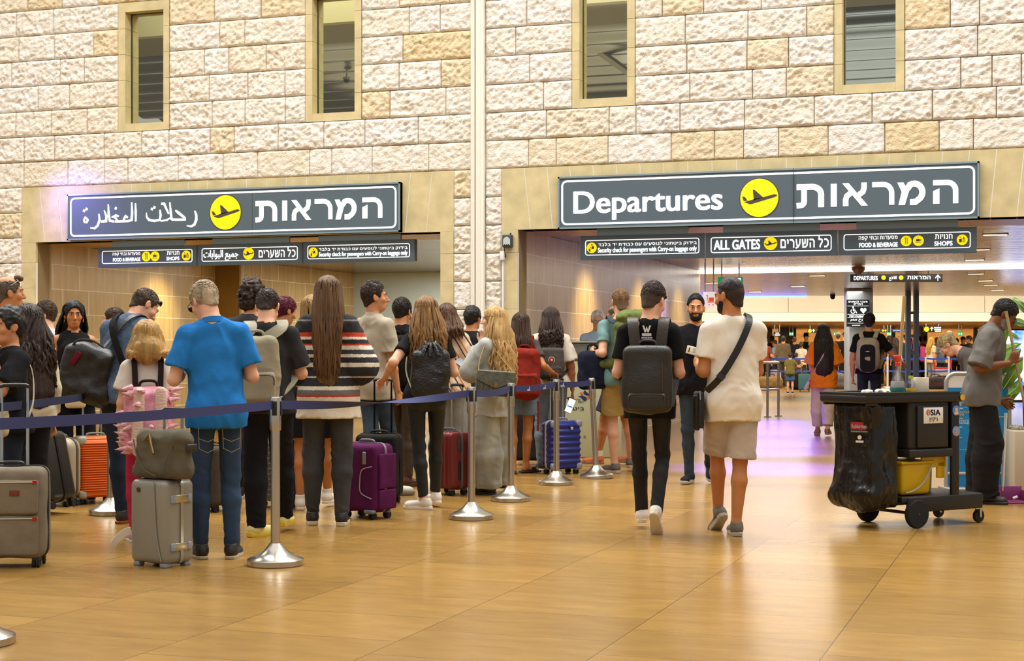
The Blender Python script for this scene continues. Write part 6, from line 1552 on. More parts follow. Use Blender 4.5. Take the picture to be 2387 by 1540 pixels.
AR = [([(1786, 520), (1806, 575), (1806, 640), (1782, 700), (1740, 726), (1680, 716)], [20, 34, 38, 36, 28, 12]), ([(1530, 512), (1570, 545), (1660, 618)], [20, 40, 30]), ([(1668, 634), (1560, 636), (1480, 634)], 32), ([(1456, 405), (1468, 540), (1480, 640)], [18, 34, 30]), ([(1342, 425), (1380, 425), (1440, 560)], [34, 36, 22]), ([(1480, 600), (1420, 640), (1336, 655)], [12, 26, 22]),
      ([(1325, 505), (1334, 580), (1320, 640), (1250, 652), (1180, 640), (1148, 600), (1146, 545)], [22, 34, 30, 34, 34, 24, 12]), ([(1206, 490), (1232, 502)], 34), ([(1238, 468), (1264, 480)], 34),
      ([(1000, 418), (1004, 540), (1004, 660)], [18, 34, 24]), ([(950, 405), (956, 540), (950, 640), (900, 656), (730, 660)], [18, 34, 34, 30, 30]), ([(900, 610), (870, 590), (850, 620), (842, 655)], [26, 34, 34, 30]), ([(780, 590), (740, 580), (706, 600), (740, 615), (760, 650)], [20, 32, 30, 26, 28]), ([(728, 480), (752, 492)], 36),
      ([(640, 432), (646, 560), (660, 650), (720, 662)], [18, 34, 32, 28]), ([(586, 512), (616, 590), (612, 655), (545, 662)], [16, 34, 36, 30]), ([(516, 560), (526, 640), (500, 715), (460, 752), (402, 745)], [20, 34, 36, 30, 14]), ([(336, 600), (370, 640), (356, 672), (326, 668), (318, 640), (336, 600)], [24, 28, 28, 26, 26, 24]), ([(308, 512), (334, 526)], 34), ([(340, 488), (366, 502)], 34)]
sc_ = abs(b.U(Ax(100), 500)[0] - b.U(Ax(0), 500)[0]) / 100
for path, w in AR: b.w.stroke([b.U(Ax(x), Ay(y)) for x, y in path], np.asarray(w) * sc_ * .78, .004, None, (0, -.005, 0))
x = b.U(588, 450)[0]; m = MB(); m.bx(x - .002, x + .002, -.002, .01, 0, b.z1 - b.z0); m.obj('panel_gap', SINK, b.r); b.done()
GS = 'grey hanging signs under the openings'
def strip(side, label, x0, x1, yt0, yt1, yb0, yb1, kind):
    """one module; the row runs from (X0) to (X1) of its side"""
    e = {'L': (228, 577, 624, 967, 556.5, 608), 'R': (1352, 550, 606, 2277, 528, 588)}[side]
    f = lambda x, k: e[k] + (e[k + 3] - e[k]) * (x - e[0]) / (e[3] - e[0])
    b = Board('hanging_sign', label, 'sign', ((x0 + 1, f(x0, 1), f(x0, 2)), (x1 - 1, f(x1, 1), f(x1, 2))), WY + .10, .09, 0, None, GS)
    W_ = x1 - x0; T = lambda q: f(q, 1); Bm = lambda q: f(q, 2)
    hgt = b.z1 - b.z0; b.border((.06, .06, hgt * .18), .010, .03)
    bar = MB(); bar.bx((b.x0 - b.x1) / 2 + .2, (b.x1 - b.x0) / 2 - .2 + .2 * 0, .03, .07, hgt - .002, ZO - b.z0); bar.obj('hanger', SEDGE, b.r)
    X = lambda u: x0 + u * W_
    def tx(s_, u0, u1, v0, v1, bold):
        c = X((u0 + u1) / 2); h = Bm(c) - T(c); b.text(s_, X(u0), T(c) + h * v1, X(u1), T(c) + h * v0, bold)
    def ci(u, v, r, ic):
        c = X(u); h = Bm(c) - T(c); b.circle(c, T(c) + h * v, r * h, ic)
    if kind == 'food':
        tx(rtl('מסעדות ובתי קפה'), .150, .430, .27, .46, .012); tx('FOOD & BEVERAGE', .155, .430, .54, .71, .016); ci(.492, .50, .215, 'fork'); ci(.580, .50, .215, 'cup')
        tx(rtl('חנויות'), .70, .825, .26, .45, .012); tx('SHOPS', .695, .825, .54, .71, .016); ci(.895, .50, .215, 'shop')
    if kind == 'gates_en':
        tx('ALL GATES', .065, .415, .30, .70, .026); ci(.495, .48, .27, 'plane'); tx(rtl('כל השערים'), .57, .935, .20, .72, .018)
    if kind == 'gates_ar':
        tx('\uFE95\uFE8E\uFE91\uFE8D\uFEEE\uFE92\uFEDF\uFE8D \uFECA\uFEF4\uFEE4\uFE9F', .06, .39, .28, .80, .012); ci(.49, .48, .26, 'plane'); tx(rtl('כל השערים'), .585, .935, .22, .72, .018)
    if kind == 'check':
        ci(.095, .50, .21, 'check'); tx(rtl('בידוק ביטחוני לנוסעים עם כבודת יד בלבד'), .145, .935, .29, .48, .010); tx('Security check for passengers with Carry-on baggage only', .145, .935, .51, .76, .010)
    b.done()
strip('L', 'food and shops hanging sign at the left end under the left opening', 228, 459, 0, 0, 0, 0, 'food')
strip('L', 'all gates hanging sign with an Arabic word under the left opening', 460, 705, 0, 0, 0, 0, 'gates_ar')
strip('L', 'security check hanging sign under the left opening', 706, 967, 0, 0, 0, 0, 'check')
strip('R', 'security check hanging sign under the right opening', 1352, 1643, 0, 0, 0, 0, 'check')
strip('R', 'ALL GATES hanging sign under the right opening', 1644, 1952, 0, 0, 0, 0, 'gates_en')
strip('R', 'food and shops hanging sign at the right end under the right opening', 1953, 2277, 0, 0, 0, 0, 'food')
# signs deeper in the hall: flat boards square to the line of sight
class Far:
    def __init__(s, name, label, px0, px1, py0, py1, d, m, t=.06, cat='sign', hang=True):
        s.d = d; c = D((px0 + px1) / 2, py1, d); s.c = c; s.px = (px0 + px1) / 2; s.py = py1
        s.r = thing(name, label, cat, c, YAW); s.k = d / FPX; w = (px1 - px0) * s.k; h = (py1 - py0) * s.k
        q = MB(); q.bx(-w / 2, w / 2, 0, t, 0, h); q.obj('panel', m, s.r); s.h = h
        if hang and c[2] + h < ZO - .02:
            q = MB()
            for dx in (-.35, .35): q.bx(dx * w - .01, dx * w + .01, t * .3, t * .6, h, (ZO if d < EDG else zf(749, FD)) - c[2])
            q.obj('hanger', SEDGE, s.r)
        s.mb = {}
    def B(s, m): return s.mb.setdefault(m.name, (MB(), m))[0]
    def U(s, px, py): return (px - s.px) * s.k, (s.py - py) * s.k
    def text(s, t, px0, px1, py0, py1, m, bold=.02):
        x0, z1 = s.U(px0, py0); x1, z0 = s.U(px1, py1); put_text(s.B(m), t, x0, x1, z0, z1, -.004, 0, bold)
    def rect(s, px0, px1, py0, py1, m):
        x0, z1 = s.U(px0, py0); x1, z0 = s.U(px1, py1); s.B(m).prism([(x0, z0), (x1, z0), (x1, z1), (x0, z1)], .003, None, (0, -.004, 0))
    def poly(s, pts, m, y=-.004): s.B(m).prism([s.U(*p) for p in pts], .003, None, (0, y, 0))
    def line(s, pts, w, m): s.B(m).stroke([s.U(*p) for p in pts], w * s.k, .003, None, (0, -.006, 0))
    def disc(s, px, py, r, m, y=-.006): x, z = s.U(px, py); disc(s.B(m), x, z, r * s.k, y, t=.003)
    def done(s):
        for nm, (b_, m) in s.mb.items(): b_.obj({'sign_white': 'lettering', 'sign_yellow': 'yellow_disc', 'sign_ink': 'pictogram'}.get(nm, nm), m, s.r)
        return s.r
def man(s, cx, cy, k, m):
    s.disc(cx + .1 * k, cy - .72 * k, .17 * k, m)
    for p, w in (([(0, -.45), (-.1, .05)], .3), ([(-.1, .05), (.25, .3), (.2, .75)], .17), ([(-.1, .05), (-.3, .45), (-.65, .5)], .17), ([(0, -.42), (.38, -.25), (.55, -.05)], .13), ([(-.02, -.42), (-.42, -.3), (-.5, 0)], .13)): s.line([(cx + a * k, cy + b * k) for a, b in p], w * k, m)
s = Far('exit_sign', 'green exit sign with a running man above the man in white', 1674, 1732, 645, 675, 27.5, mat('exit_green', '#17a05a', .4, emit=.5), cat='exit sign')
s.rect(1707, 1727, 648, 673, SWHITE); man(s, 1716, 661, 11, mat('exit_green', '#17a05a', .4, emit=.5)); s.poly([(1684, 650), (1690, 650), (1690, 662), (1694, 662), (1687, 670), (1680, 662), (1684, 662)], SWHITE); s.done()
OR = mat('sign_orange', '#e05a1c', .5, emit=.4)
s = Far('trolley_sign', 'white luggage trolley sign with an orange cart beside the bearded man', 1640, 1668, 680, 719, 26, mat('sign_face_white', '#f2efe9', .5, emit=.5)); s.line([(1646, 688), (1649, 688), (1651, 705), (1664, 705)], 1.6, OR); s.rect(1653, 1664, 693, 703, OR); s.disc(1653, 710, 1.6, OR); s.disc(1662, 710, 1.6, OR); s.done()
s = Far('departures_board', 'small black overhead DEPARTURES sign with an arrow in the far hall', 1982, 2197, 639, 657, 29, SBLK)
s.text('DEPARTURES', 1990, 2046, 643, 653, SWHITE, .03); s.text(rtl('המראות'), 2115, 2169, 642, 651, SWHITE, .03); s.text('\uFECA\uFEFC\uFED7\uFE8D', 2072, 2090, 643, 654, SWHITE, .02)
for x in (2059.5, 2100.5): s.disc(x, 647, 5.2, SYEL); s.line([(x - 3, 648.2), (x + 3, 646.2)], 1.2, SINK)
s.line([(2186, 654), (2186, 642)], 2, SWHITE); s.line([(2180, 648), (2186, 641), (2192, 648)], 2, SWHITE); s.done()
s = Far('passage_screen', 'black screen with a wheelchair and a heart on the grey column', 1974, 2027, 698, 761, 37.0, mat('screen_black', '#12181a', .25), .08, 'screen', False)
s.text(rtl('מעבר לנוסעים'), 1978, 2022, 700, 705.5, SWHITE, .03); s.text(rtl('נעזרים'), 1990, 2011, 706, 711, SWHITE, .03); s.rect(1975.5, 2025.5, 712.3, 713.2, SWHITE); s.text('PRM PASSAGE', 1980, 2019, 734.5, 738.5, SWHITE, .03); s.rect(1975.5, 2025.5, 732, 732.8, SWHITE); s.rect(1975.5, 2025.5, 739.8, 740.6, SWHITE)
s.text('\uFEAE\uFEE4\uFEE3 \uFEA1\uFEA0\uFE91', 1981, 2018, 742.5, 750, SWHITE, .02); s.rect(1975.5, 2025.5, 752.5, 753.3, SWHITE); s.rect(1986, 2005, 757, 758.6, SWHITE)
s.disc(1988.5, 715.8, 1.9, SWHITE); s.line([(1988.5, 718), (1989, 724), (1994, 724), (1997, 729.5)], 1.8, SWHITE); s.line([(1988, 720.5), (1993, 720.5)], 1.4, SWHITE); s.line([(1986 - 1, 721), (1983, 725), (1985, 729), (1989.5, 730), (1993, 727)], 1.5, SWHITE)
s.poly([(2012.5, 730.5), (2005.5, 723), (2005.8, 719), (2009, 717.5), (2012.5, 720), (2016, 717.5), (2019.3, 719), (2019.5, 723)], SWHITE); s.done()
def yb(px0, px1, py0, py1, d, label):
    s = Far('gate_sign', label, px0, px1, py0, py1, d, SBLK); h = py1 - py0; s.disc(px0 + h * .5, (py0 + py1) / 2, h * .42, SYEL)
    s.line([(px0 + h * 1.35, py1 - h * .2), (px0 + h * 1.35, py0 + h * .2)], 1.6, SWHITE); s.line([(px0 + h * 1.1, py0 + h * .45), (px0 + h * 1.35, py0 + h * .15), (px0 + h * 1.6, py0 + h * .45)], 1.4, SWHITE)
    for q in (.15, .45, .72): s.rect(px0 + (px1 - px0) * (.56 + q * .08), px1 - 1.5, py0 + h * q, py0 + h * (q + .17), SWHITE)
    s.done()
yb(1883, 1921, 766, 776, 52, 'black sign with a yellow disc above the man with the black hat'); yb(2153, 2195, 760, 774, 48, 'black sign with a yellow disc and arrow right of the steel post')
for k, (x, d, w) in enumerate(((1845, 54, 'left of the black hat'), (1948, 55, 'behind the two men in caps'), (2073, 50, 'left of the wooden mop pole'), (2239, 50, 'above the elderly person'))):
    s = Far('exit_sign', 'small green exit sign far away %s' % w, x - 5, x + 5, 774, 782, d, mat('exit_green', '#17a05a', .4, emit=.9), .05, 'exit sign'); man(s, x + 2, 778, 3.4, SWHITE); s.rect(x - 4, x - 2, 776, 780, SWHITE); s.done()
s = Far('led_sign', 'long dark information sign left of the wooden mop pole', 2052, 2112, 766, 774, 51, mat('led_navy', '#1d2540', .4)); s.text('INFORMATION', 2082, 2108, 768, 772, mat('led_blue', '#9fb4ff', .5, emit=.6), .03); s.disc(2058, 770, 2.3, SYEL); s.disc(2064, 770, 2.3, SYEL); s.done()
s = Far('info_sign', 'small dark white-lettered sign left of the far exit sign', 1804, 1820, 773, 784, 50, SBLK); s.rect(1808, 1816, 775, 777, SWHITE); s.rect(1806, 1818, 779, 781.5, SWHITE); s.done()
# small black dome cameras and a sensor
for x, y, lab in ((1941, 690, 'black dome camera under the far edge of the metal ceiling'),):
    c = D(x, y, 41.5); r = thing('dome_camera', lab, 'camera', (c[0], c[1], ZO), 0); q = MB(); q.cyl((0, 0, -.05), (0, 0, 0), .07, 16); q.obj('mount', BLACKP, r); q = MB(); q.ball((0, 0, -.06), .065, 14); q.obj('dome', mat('dark_dome', '#0c0c0e', .15), r)
c = G(2001, 620, ZO); r = thing('ceiling_sensor', 'small bronze sensor on the metal ceiling above the grey column', 'sensor', (c[0], c[1], ZO), 0); q = MB(); q.lathe([(.001, -.14), (.05, -.14), (.12, -.06), (.12, -.01), (.06, 0)], 16); q.obj('housing', mat('bronze', '#8a6a2c', .35, .6), r)
c = D(808, 187, 26.5); r = thing('dome_camera', 'white dome camera behind the second window', 'camera', c, 0); q = MB(); q.ball((0, 0, 0), (.055, .055, .05), 16); q.obj('dome', mat('dark_dome', '#0c0c0e', .15), r); q = MB(); q.cyl((0, 0, .01), (0, 0, .05), .065, 18); q.cyl((0, 0, .05), (0, 0, 6.08 - c[2]), .012, 8); q.obj('mount', WHITE, r)

# ================================================================== wall box and conduit
c = PY(1186, 577, WY - .012); r = thing('wall_sensor', 'small dark electronic box with a round white face on the stone beside the right opening', 'device', c, 0); k = 19.1 / FPX
q = MB(); q.rbox((0, -.04, 14.5 * k), (23 * k, .08, 29 * k), .012, 2); q.obj('case', mat('dark_case', '#3c4348', .45), r)
q = MB(); q.prism([(8.5 * k * math.cos(a), 15 * k + 9 * k * math.sin(a)) for a in np.linspace(0, math.pi, 14)] + [(-8.5 * k, 5 * k), (8.5 * k, 5 * k)], .004, None, (0, -.084, 0)); q.obj('face_plate', mat('plate', '#bfc3c2', .5), r)
for dx in (-5, 0, 5): q = MB(); q.cyl((dx * k, -.088, 5.5 * k), (dx * k, -.082, 5.5 * k), 1.6 * k, 10); q.obj('button', BLACKP, r)
q = MB(); q.cyl((7 * k, -.04, 28 * k), (7 * k, -.04, 33 * k), 2 * k, 8); q.obj('antenna', BLACKP, r); q = MB(); q.tube(smooth_path([(-9 * k, -.03, 1 * k), (-8 * k, -.035, -10 * k), (-6 * k, -.03, -22 * k), (-10 * k, -.03, -18 * k)], 4), .006, 6); q.obj('cable', BLACKP, r)
c = PY(1173, 600, WY - .03); r = thing('conduit', 'white cable conduit with a switch box running down beside the right opening', 'conduit', (c[0], c[1], 0), 0)
q = MB(); q.bx(-.011, .011, -.02, .015, 0, c[2]); q.obj('pipe', WHITE, r); q = MB(); q.rbox((0, -.025, c[2] + .02), (.05, .06, .11), .006, 2); q.obj('switch_box', WHITE, r)

# ================================================================== rope barriers
def stanchion(label, p, group='polished steel rope posts along the queue', tilt=0.0):
    r = thing('barrier_post', label, 'barrier post', p, 0, group)
    q = MB(); q.lathe([(.163, 0), (.167, .005), (.167, .034), (.160, .041), (.115, .058), (.070, .085), (.042, .118), (.034, .13)], 48); q.obj('base', STEEL, r)
    q = MB(); q.lathe([(.0275, .12), (.0275, .80)], 28); q.obj('pole', STEEL, r); q = MB(); q.lathe([(.033, .795), (.034, .80), (.034, .985), (.030, .992), (.010, .993)], 28); q.obj('head', STEEL, r)
    q = MB()
    for a in range(4):
        R_ = rotm(0, 0, a * math.pi / 2 + .3); q.rbox(R_ @ np.array([.031, 0, .925]), (.016, .03, .085), .004, 2, R_)
    q.obj('belt_clip', BLACKP, r)
    if tilt: r.rotation_euler = (0, tilt, YAW)
    return r
posts = {}
first = None
for nm, px, py, lab, tl in (('a', 642, 1316, 'steel rope post beside the silver suitcase, nearest whole post of the queue', 0), ('b', 1099, 1209, 'steel rope post in front of the curly blonde woman', 0), ('c', 1191, 1167, 'steel rope post in front of the red backpack', 0), ('d', 1297, 1129, 'steel rope post in front of the blue suitcase', 0), ('e', 1391, 1114, 'leaning steel rope post by the man in khaki shorts', -.052), ('f', 258, 1198, 'steel rope post beside the orange suitcase', 0), ('g', -57, 1500, 'steel rope post whose base rim shows in the lower left corner', 0)):
    p = G(px, py); posts[nm] = p
    if first is None: first = stanchion(lab, p); r = first
    else:
        r = copy_tree(first); r['label'] = lab; r.location = p
    if tl: r.rotation_euler = (0, tl, YAW)
BELT = mat('navy_webbing', '#2b3160', .75, bump=.15, bs=300, stretch=(1, 1, 3))
def belt(label, a, b_, twist=0, sag=.02, m=BELT, z=.945, w=.052, group=None, mark=False, za=None):
    a = np.array(a) + np.array([0, 0, za or z]); b_ = np.array(b_) + np.array([0, 0, z]); d = nrm(b_ - a); a = a + d * .035; b_ = b_ - d * .035
    n = 40; side = nrm(np.cross(d, [0, 0, 1])); P = []; U = []
    for k in range(n + 1):
        t = k / n; P.append(a + (b_ - a) * t - np.array([0, 0, sag * 4 * t * (1 - t)])); an = twist * (3 * t * t - 2 * t ** 3) if twist else .06 * math.sin(t * 5)
        U.append(np.array([0, 0, 1.0]) * math.cos(an) + side * math.sin(an))
    q = MB(); mid = P[n // 2].copy(); q.band([p - mid for p in P], U, w, .0025)
    o = q.obj('webbing', m); o.location = mid; o.name = 'rope_belt'; tag(o, label, 'belt', group)
    if mark:
        q = MB(); ca = math.atan2(d[1], d[0]); Rm = rotm(0, 0, ca)
        for t in mark:
            c = a + (b_ - a) * t - np.array([0, 0, sag * 4 * t * (1 - t)]) - mid
            for k, (w_, z_) in enumerate(((.09, -.010), (.11, -.018))): q.box(c + Rm @ np.array([0, -.003, z_]), (w_, .0012, .005), Rm)
            q.prism([(-.0, -.004), (.02, -.004), (.028, .018), (.012, .008)], .0012, Rm, c + Rm @ np.array([.01, -.0035, 0]))
        q.obj('white_print', mat('white_print', '#c9cbd8', .7), o)
    return o
tip = lambda r: r
e_top = posts['e'] + np.array([-.05 * math.cos(YAW), -.05 * math.sin(YAW), 0])
belt('navy rope belt running from the left edge to the post beside the silver suitcase', posts['g'], posts['a'], 0, .012)
belt('twisted navy rope belt between the two nearest whole posts', posts['a'], posts['b'], math.pi, .03)
belt('navy rope belt in front of the curly blonde woman', posts['b'], posts['c'], 0, .02)
belt('navy rope belt with white print in front of the red backpack', posts['c'], posts['d'], 0, .015, mark=(.35, .72))
belt('navy rope belt in front of the phone with the lit screen', posts['d'], e_top, 0, .01, mark=(.12,))
belt('dark navy rope belt at the back left, ending at the post by the orange suitcase', D(-150, HOR, 8.2) * np.array([1, 1, 0]), posts['f'], 0, .02, mat('dark_webbing', '#1a2040', .8))

# ================================================================== luggage
def suitcase(label, px, py, size, yaw, shell, trim='#6a6a68', ribs=0, axis=2, pole=None, soft=False, wheels=True, tilt=0.0, dual=True, polecol=None, seam=True, rad=None, poles=2, zipm=None, corner=None):
    """px, py: the middle of the case on the floor (wheel level)"""
    w, dp, h = size; p = G(px, py); r = thing('suitcase', label, 'suitcase', p, YAW + math.radians(yaw)); z0 = .055 if wheels else .02
    tm = mat('case_trim', trim, .45)
    Rt = rotm(0, math.radians(tilt), 0); O = lambda v: Rt @ np.asarray(v, float)
    def fn(V):
        V = V.copy()
        if ribs:
            s = np.sin(V[:, axis] / (h if axis == 2 else w) * ribs * 2 * math.pi); m_ = np.abs(V[:, 1]) > dp * .32
            V[:, 1] += np.where(m_, np.sign(V[:, 1]) * .006 * s, 0)
            m2 = np.abs(V[:, 0]) > w * .40
            if axis == 2: V[:, 0] += np.where(m2, np.sign(V[:, 0]) * .004 * s, 0)
        if soft: V += (.006 * np.stack([vnoise(V * 8 + k, 80 + k) for k in range(3)], 1))
        return V
    q = MB(); q.rbox(O((0, 0, z0 + h / 2)), (w, dp, h), rad or .045, 4, Rt, 0, fn, ((2, 2, ribs * 8) if axis == 2 else (ribs * 8, 2, 2)) if ribs else (10 if soft else 3)); q.obj('shell', shell, r, 50 if ribs else 35)
    if seam:
        q = MB(); k_ = .004; P = [(x, 0, z) for x, z in rrect(-w / 2 - k_ * .5, w / 2 + k_ * .5, z0 - k_ * .5, z0 + h + k_ * .5, rad or .045)]; P.append(P[0])
        q.band([O((a, dp * .02, c)) for a, b_, c in P], np.array([0, 1.0, 0]), .022, .010); q.obj('zip_band', zipm or tm, r)
    if wheels:
        for sx in (-1, 1):
            for sy in (-1, 1):
                c = O((sx * (w / 2 - .05), sy * (dp / 2 - .045), 0)); c[2] = max(0, c[2])
                q = MB()
                for k in (-1, 1): q.lathe([(.010, -.008), (.026, -.008), (.027, 0), (.026, .008), (.010, .008)], 16, c + np.array([k * .013, 0, .027]), 0, rotm(0, math.pi / 2, 0))
                o = q.obj('wheel', RUBBER, r); q = MB(); q.rbox(O((sx * (w / 2 - .05), sy * (dp / 2 - .045), z0 - .004)), (.045, .045, .022), .008, 2, Rt); q.obj('caster_mount', tm, o)
    if corner:
        for sx in (-1, 1):
            for sz in (0, 1):
                q = MB(); q.rbox(O((sx * (w / 2 - .03), -dp / 2 + .02, z0 + .03 + sz * (h - .06))), (.075, .05, .075), .03, 3, Rt); q.obj('corner_guard', mat('case_corner', corner, .5), r)
    q = MB(); q.tube([O(v) for v in smooth_path([(-.07, 0, z0 + h - .004), (-.06, 0, z0 + h + .022), (.06, 0, z0 + h + .022), (.07, 0, z0 + h - .004)], 4)], .009, 8); q.obj('carry_handle', tm, r)
    if pole:
        pm = mat('pole_metal', polecol or '#b9bec0', .3, .9); zt = z0 + h + pole; yb_ = dp / 2 - .03; pw = .075
        o = None
        q = MB(); q.tube(smooth_path([O(v) for v in ((-pw, yb_, zt - .012), (-pw + .012, yb_, zt + .004), (pw - .012, yb_, zt + .004), (pw, yb_, zt - .012))], 3), .012, 8); o = q.obj('pull_handle', BLACKP, r)
        q = MB()
        for sx in (-1, 1):
            q = MB(); q.tube([O((sx * pw, yb_, z0 + h - .01)), O((sx * pw, yb_, z0 + h + pole * .5)), O((sx * pw, yb_, zt))], [.009, .009, .0075], 8); q.obj('pole', pm, o)
    return r
GF = fabric('#7a705f'); 
r = suitcase('grey fabric suitcase with red zip tabs at the left edge of the picture', 26, 1318, (.42, .26, .53), 6, GF, '#2c2826', soft=True, pole=.47, rad=.05, polecol='#a9bcc8')
for z, h_ in ((.415, .20), (.19, .23)):
    q = MB(); q.rbox((0, -.135, z), (.36, .035, h_), .03, 3, None, 0, lambda V: V + .004 * np.stack([vnoise(V * 9 + k, 90 + k) for k in range(3)], 1), 8); o = q.obj('front_pocket', GF, r)
    q = MB(); q.tube([(-.16, -.155, z + h_ * .44), (.16, -.155, z + h_ * .44)], .004, 6); q.obj('zipper', mat('zip_metal', '#b3a78f', .4, .6), o); q = MB(); q.rbox((-.12, -.158, z + h_ * .44 - .03), (.016, .008, .045), .004, 2); q.obj('zip_pull', leather('#4a2f20'), o)
    
    for x_ in (-.165, .165): q = MB(); q.box((x_, -.156, z + h_ * .44), (.026, .006, .018)); q.obj('red_tab', fabric('#b3261c'), o)
q = MB(); q.rbox((.05, -.156, .44), (.055, .006, .032), .003, 2); q.obj('metal_badge', mat('badge', '#7a3a2a', .4, .5), r)
BS = mat('black_shell', '#2a2621', .3, bump=.1, bs=60)
suitcase('large black hard-shell suitcase leaning over behind the grey fabric suitcase', 92, 1196, (.56, .32, .55), -25, BS, '#1a1815', 3, 0, pole=.40, tilt=-13, rad=.06)
suitcase('cream rounded suitcase behind the black leaning one', 138, 1178, (.34, .22, .50), -20, mat('cream_shell', '#a3967a', .4), '#5a5040', wheels=True, rad=.09)
r = suitcase('bright orange ribbed suitcase with grey sides', 222, 1172, (.33, .26, .50), 30, mat('orange_shell', '#da6418', .35), '#7a7668', 26, 2, pole=.40, rad=.05, corner='#a09a86')
q = MB(); q.rbox((0, .034, .055 + .25), (.342, .195, .508), .05, 3); q.obj('grey_half', mat('grey_shell', '#6d665a', .45), r)
# silver hard case with clasps
SILV = mat('silver_shell', '#8f8a7c', .38, .25, bump=.08, bs=160)
r = suitcase('silver-grey hard-shell suitcase with metal clasps carrying an olive bag', 378, 1316, (.31, .235, .49), -34, SILV, '#8c9299', 0, 2, pole=.40, rad=.04, polecol='#8f959b', wheels=False, zipm=mat('clasp_metal', '#b3b0a6', .3, .9))
for sx in (-1, 1):
    for sy in (-1, 1): q = MB(); q.rbox((sx * .11, sy * .08, .014), (.05, .05, .028), .008, 2); q.obj('foot', mat('grey_plastic', '#8c9299', .5), r)
for z in (.12, .40):
    q = MB(); q.rbox((.158, -.0, z), (.012, .10, .045), .004, 2); o = q.obj('clasp', mat('clasp_gold', '#b8aa8a', .3, .9), r)
    for y in (-.065, .065): q = MB(); q.rbox((.158, y, z), (.018, .035, .05), .008, 2); q.obj('clasp_block', mat('grey_plastic', '#8c9299', .5), o)
q = MB(); q.tube(smooth_path([(.06, -.122, .50), (.07, -.124, .35), (.085, -.124, .18), (.12, -.122, .04)], 5), .004, 6); q.obj('shell_ridge', SILV, r)
q = MB(); q.lathe([(.001, 0), (.014, 0), (.014, .004), (.001, .004)], 16, (-.07, -.12, .45), 0, rx(90), cap=False); q.obj('badge', mat('badge_dark', '#4a463c', .4, .5), r)
q = MB(); q.band(smooth_path([(-.165, -.09, .20), (-.19, -.12, .19), (-.22, -.15, .15), (-.235, -.17, .12)], 4), np.array([.3, .0, 1.]), .045, .002); o = q.obj('luggage_tag', mat('tag_paper', '#e0ddd4', .7), r)
ob = thing('holdall', 'olive grey fabric bag on top of the silver suitcase', 'bag', r.location, r.rotation_euler.z); OB = mat('olive_bag', '#57503f', .8, bump=.25, bs=160, var=.15, vs=8)
f = SDF(); f.rb((.04, -.03, .65), (.17, .065, .12), .04, .06); f.cone((-.15, -.03, .555), (.21, -.03, .555), .050, .055, .06); f.cone((-.10, -.03, .775), (.19, -.03, .765), .030, .036, .07); f.cone((.215, -.03, .60), (.22, -.03, .74), .05, .05, .05); f.cut((0, 0, .517), (0, 0, -1)); f.noise = lambda Q: .010 * vnoise(Q * 9, 101) + .006 * (np.abs(vnoise(Q * 18, 102)) - .4)
sdf_obj('bag_body', f, .007, OB, ob)
q = MB(); q.tube([(.0, -.100, .775), (.03, -.118, .73), (.065, -.128, .665)], .009, 7); q.tube([(.0, -.100, .775), (-.04, -.112, .735)], .007, 7); q.obj('zip_pull', mat('brass', '#8a6a3c', .35, .9), ob)
q = MB(); q.rbox((.275, -.03, .70), (.02, .08, .05), .01, 2); q.obj('side_tab', leather('#2c261e'), ob); q = MB(); q.tube(smooth_path([(-.14, -.095, .74), (-.09, -.115, .65), (-.02, -.122, .57), (.07, -.118, .535)], 5), .004, 6); q.obj('fold_seam', OB, ob); q = MB(); q.tube(smooth_path([(.20, -.085, .76), (.17, -.115, .66), (.13, -.12, .55)], 5), .004, 6); q.obj('fold_seam', OB, ob)
suitcase('dark taupe fabric suitcase seen between the legs of the man in the blue polo shirt', 500, 1190, (.30, .24, .46), -40, fabric('#4c443c'), '#2a2622', soft=True)
suitcase('black ribbed suitcase just right of the nearest rope post', 648, 1182, (.34, .24, .50), -60, mat('black_shell2', '#1f1d1b', .35), '#1a1918', 12, 2, pole=.3)
PUR = fabric('#521846')
r = suitcase('purple fabric suitcase with grey piping', 856, 1206, (.36, .25, .51), -38, PUR, '#7a7480', soft=True, rad=.05)
q = MB(); q.rbox((.09, -.128, .46), (.035, .012, .095), .006, 2); q.obj('lock_plate', mat('lock_grey', '#8b8a86', .4, .4), r)
for sx in (-1, 1): q = MB(); q.tube(smooth_path([(sx * .165, -.132, .40), (sx * .07, -.133, .37), (sx * .05, -.134, .28), (sx * .06, -.133, .20), (sx * .165, -.132, .16)], 5), .004, 6); q.obj('piping', mat('piping', '#a39aa4', .6), r)
for sx in (-1, 1): q = MB(); q.rbox((sx * .13, -.11, .06), (.09, .05, .03), .012, 2); q.obj('corner_guard', mat('grey_plastic', '#6f757c', .5), r)
q = MB(); q.rbox((.185, .02, .36), (.03, .19, .26), .014, 3, None, 0, lambda V: V + .004 * np.stack([vnoise(V * 12 + k, 95 + k) for k in range(3)], 1), 6); q.obj('side_pocket', PUR, r); q = MB(); q.rbox((.185, .02, .15), (.03, .19, .15), .014, 3); q.obj('side_pocket', PUR, r)
suitcase('black suitcase with a tall black pull handle behind the purple one', 884, 1172, (.36, .24, .52), -15, fabric('#1f1c1a'), '#161514', soft=True, pole=.44, polecol='#17171a')
r = suitcase('dark red hard-shell suitcase with grey seams', 1048, 1152, (.32, .23, .50), -48, mat('red_shell', '#6e1f1c', .35), '#5b5d5e', 5, 0, pole=.40, rad=.045, polecol='#c2bfb8')
q = MB(); q.rbox((.163, -.02, .44), (.008, .045, .10), .004, 2); q.obj('combination_lock', mat('lock_dark', '#4a4a4c', .4, .5), r); q = MB(); q.rbox((.163, -.02, .22), (.008, .03, .16), .004, 2); q.obj('side_handle', BLACKP, r)
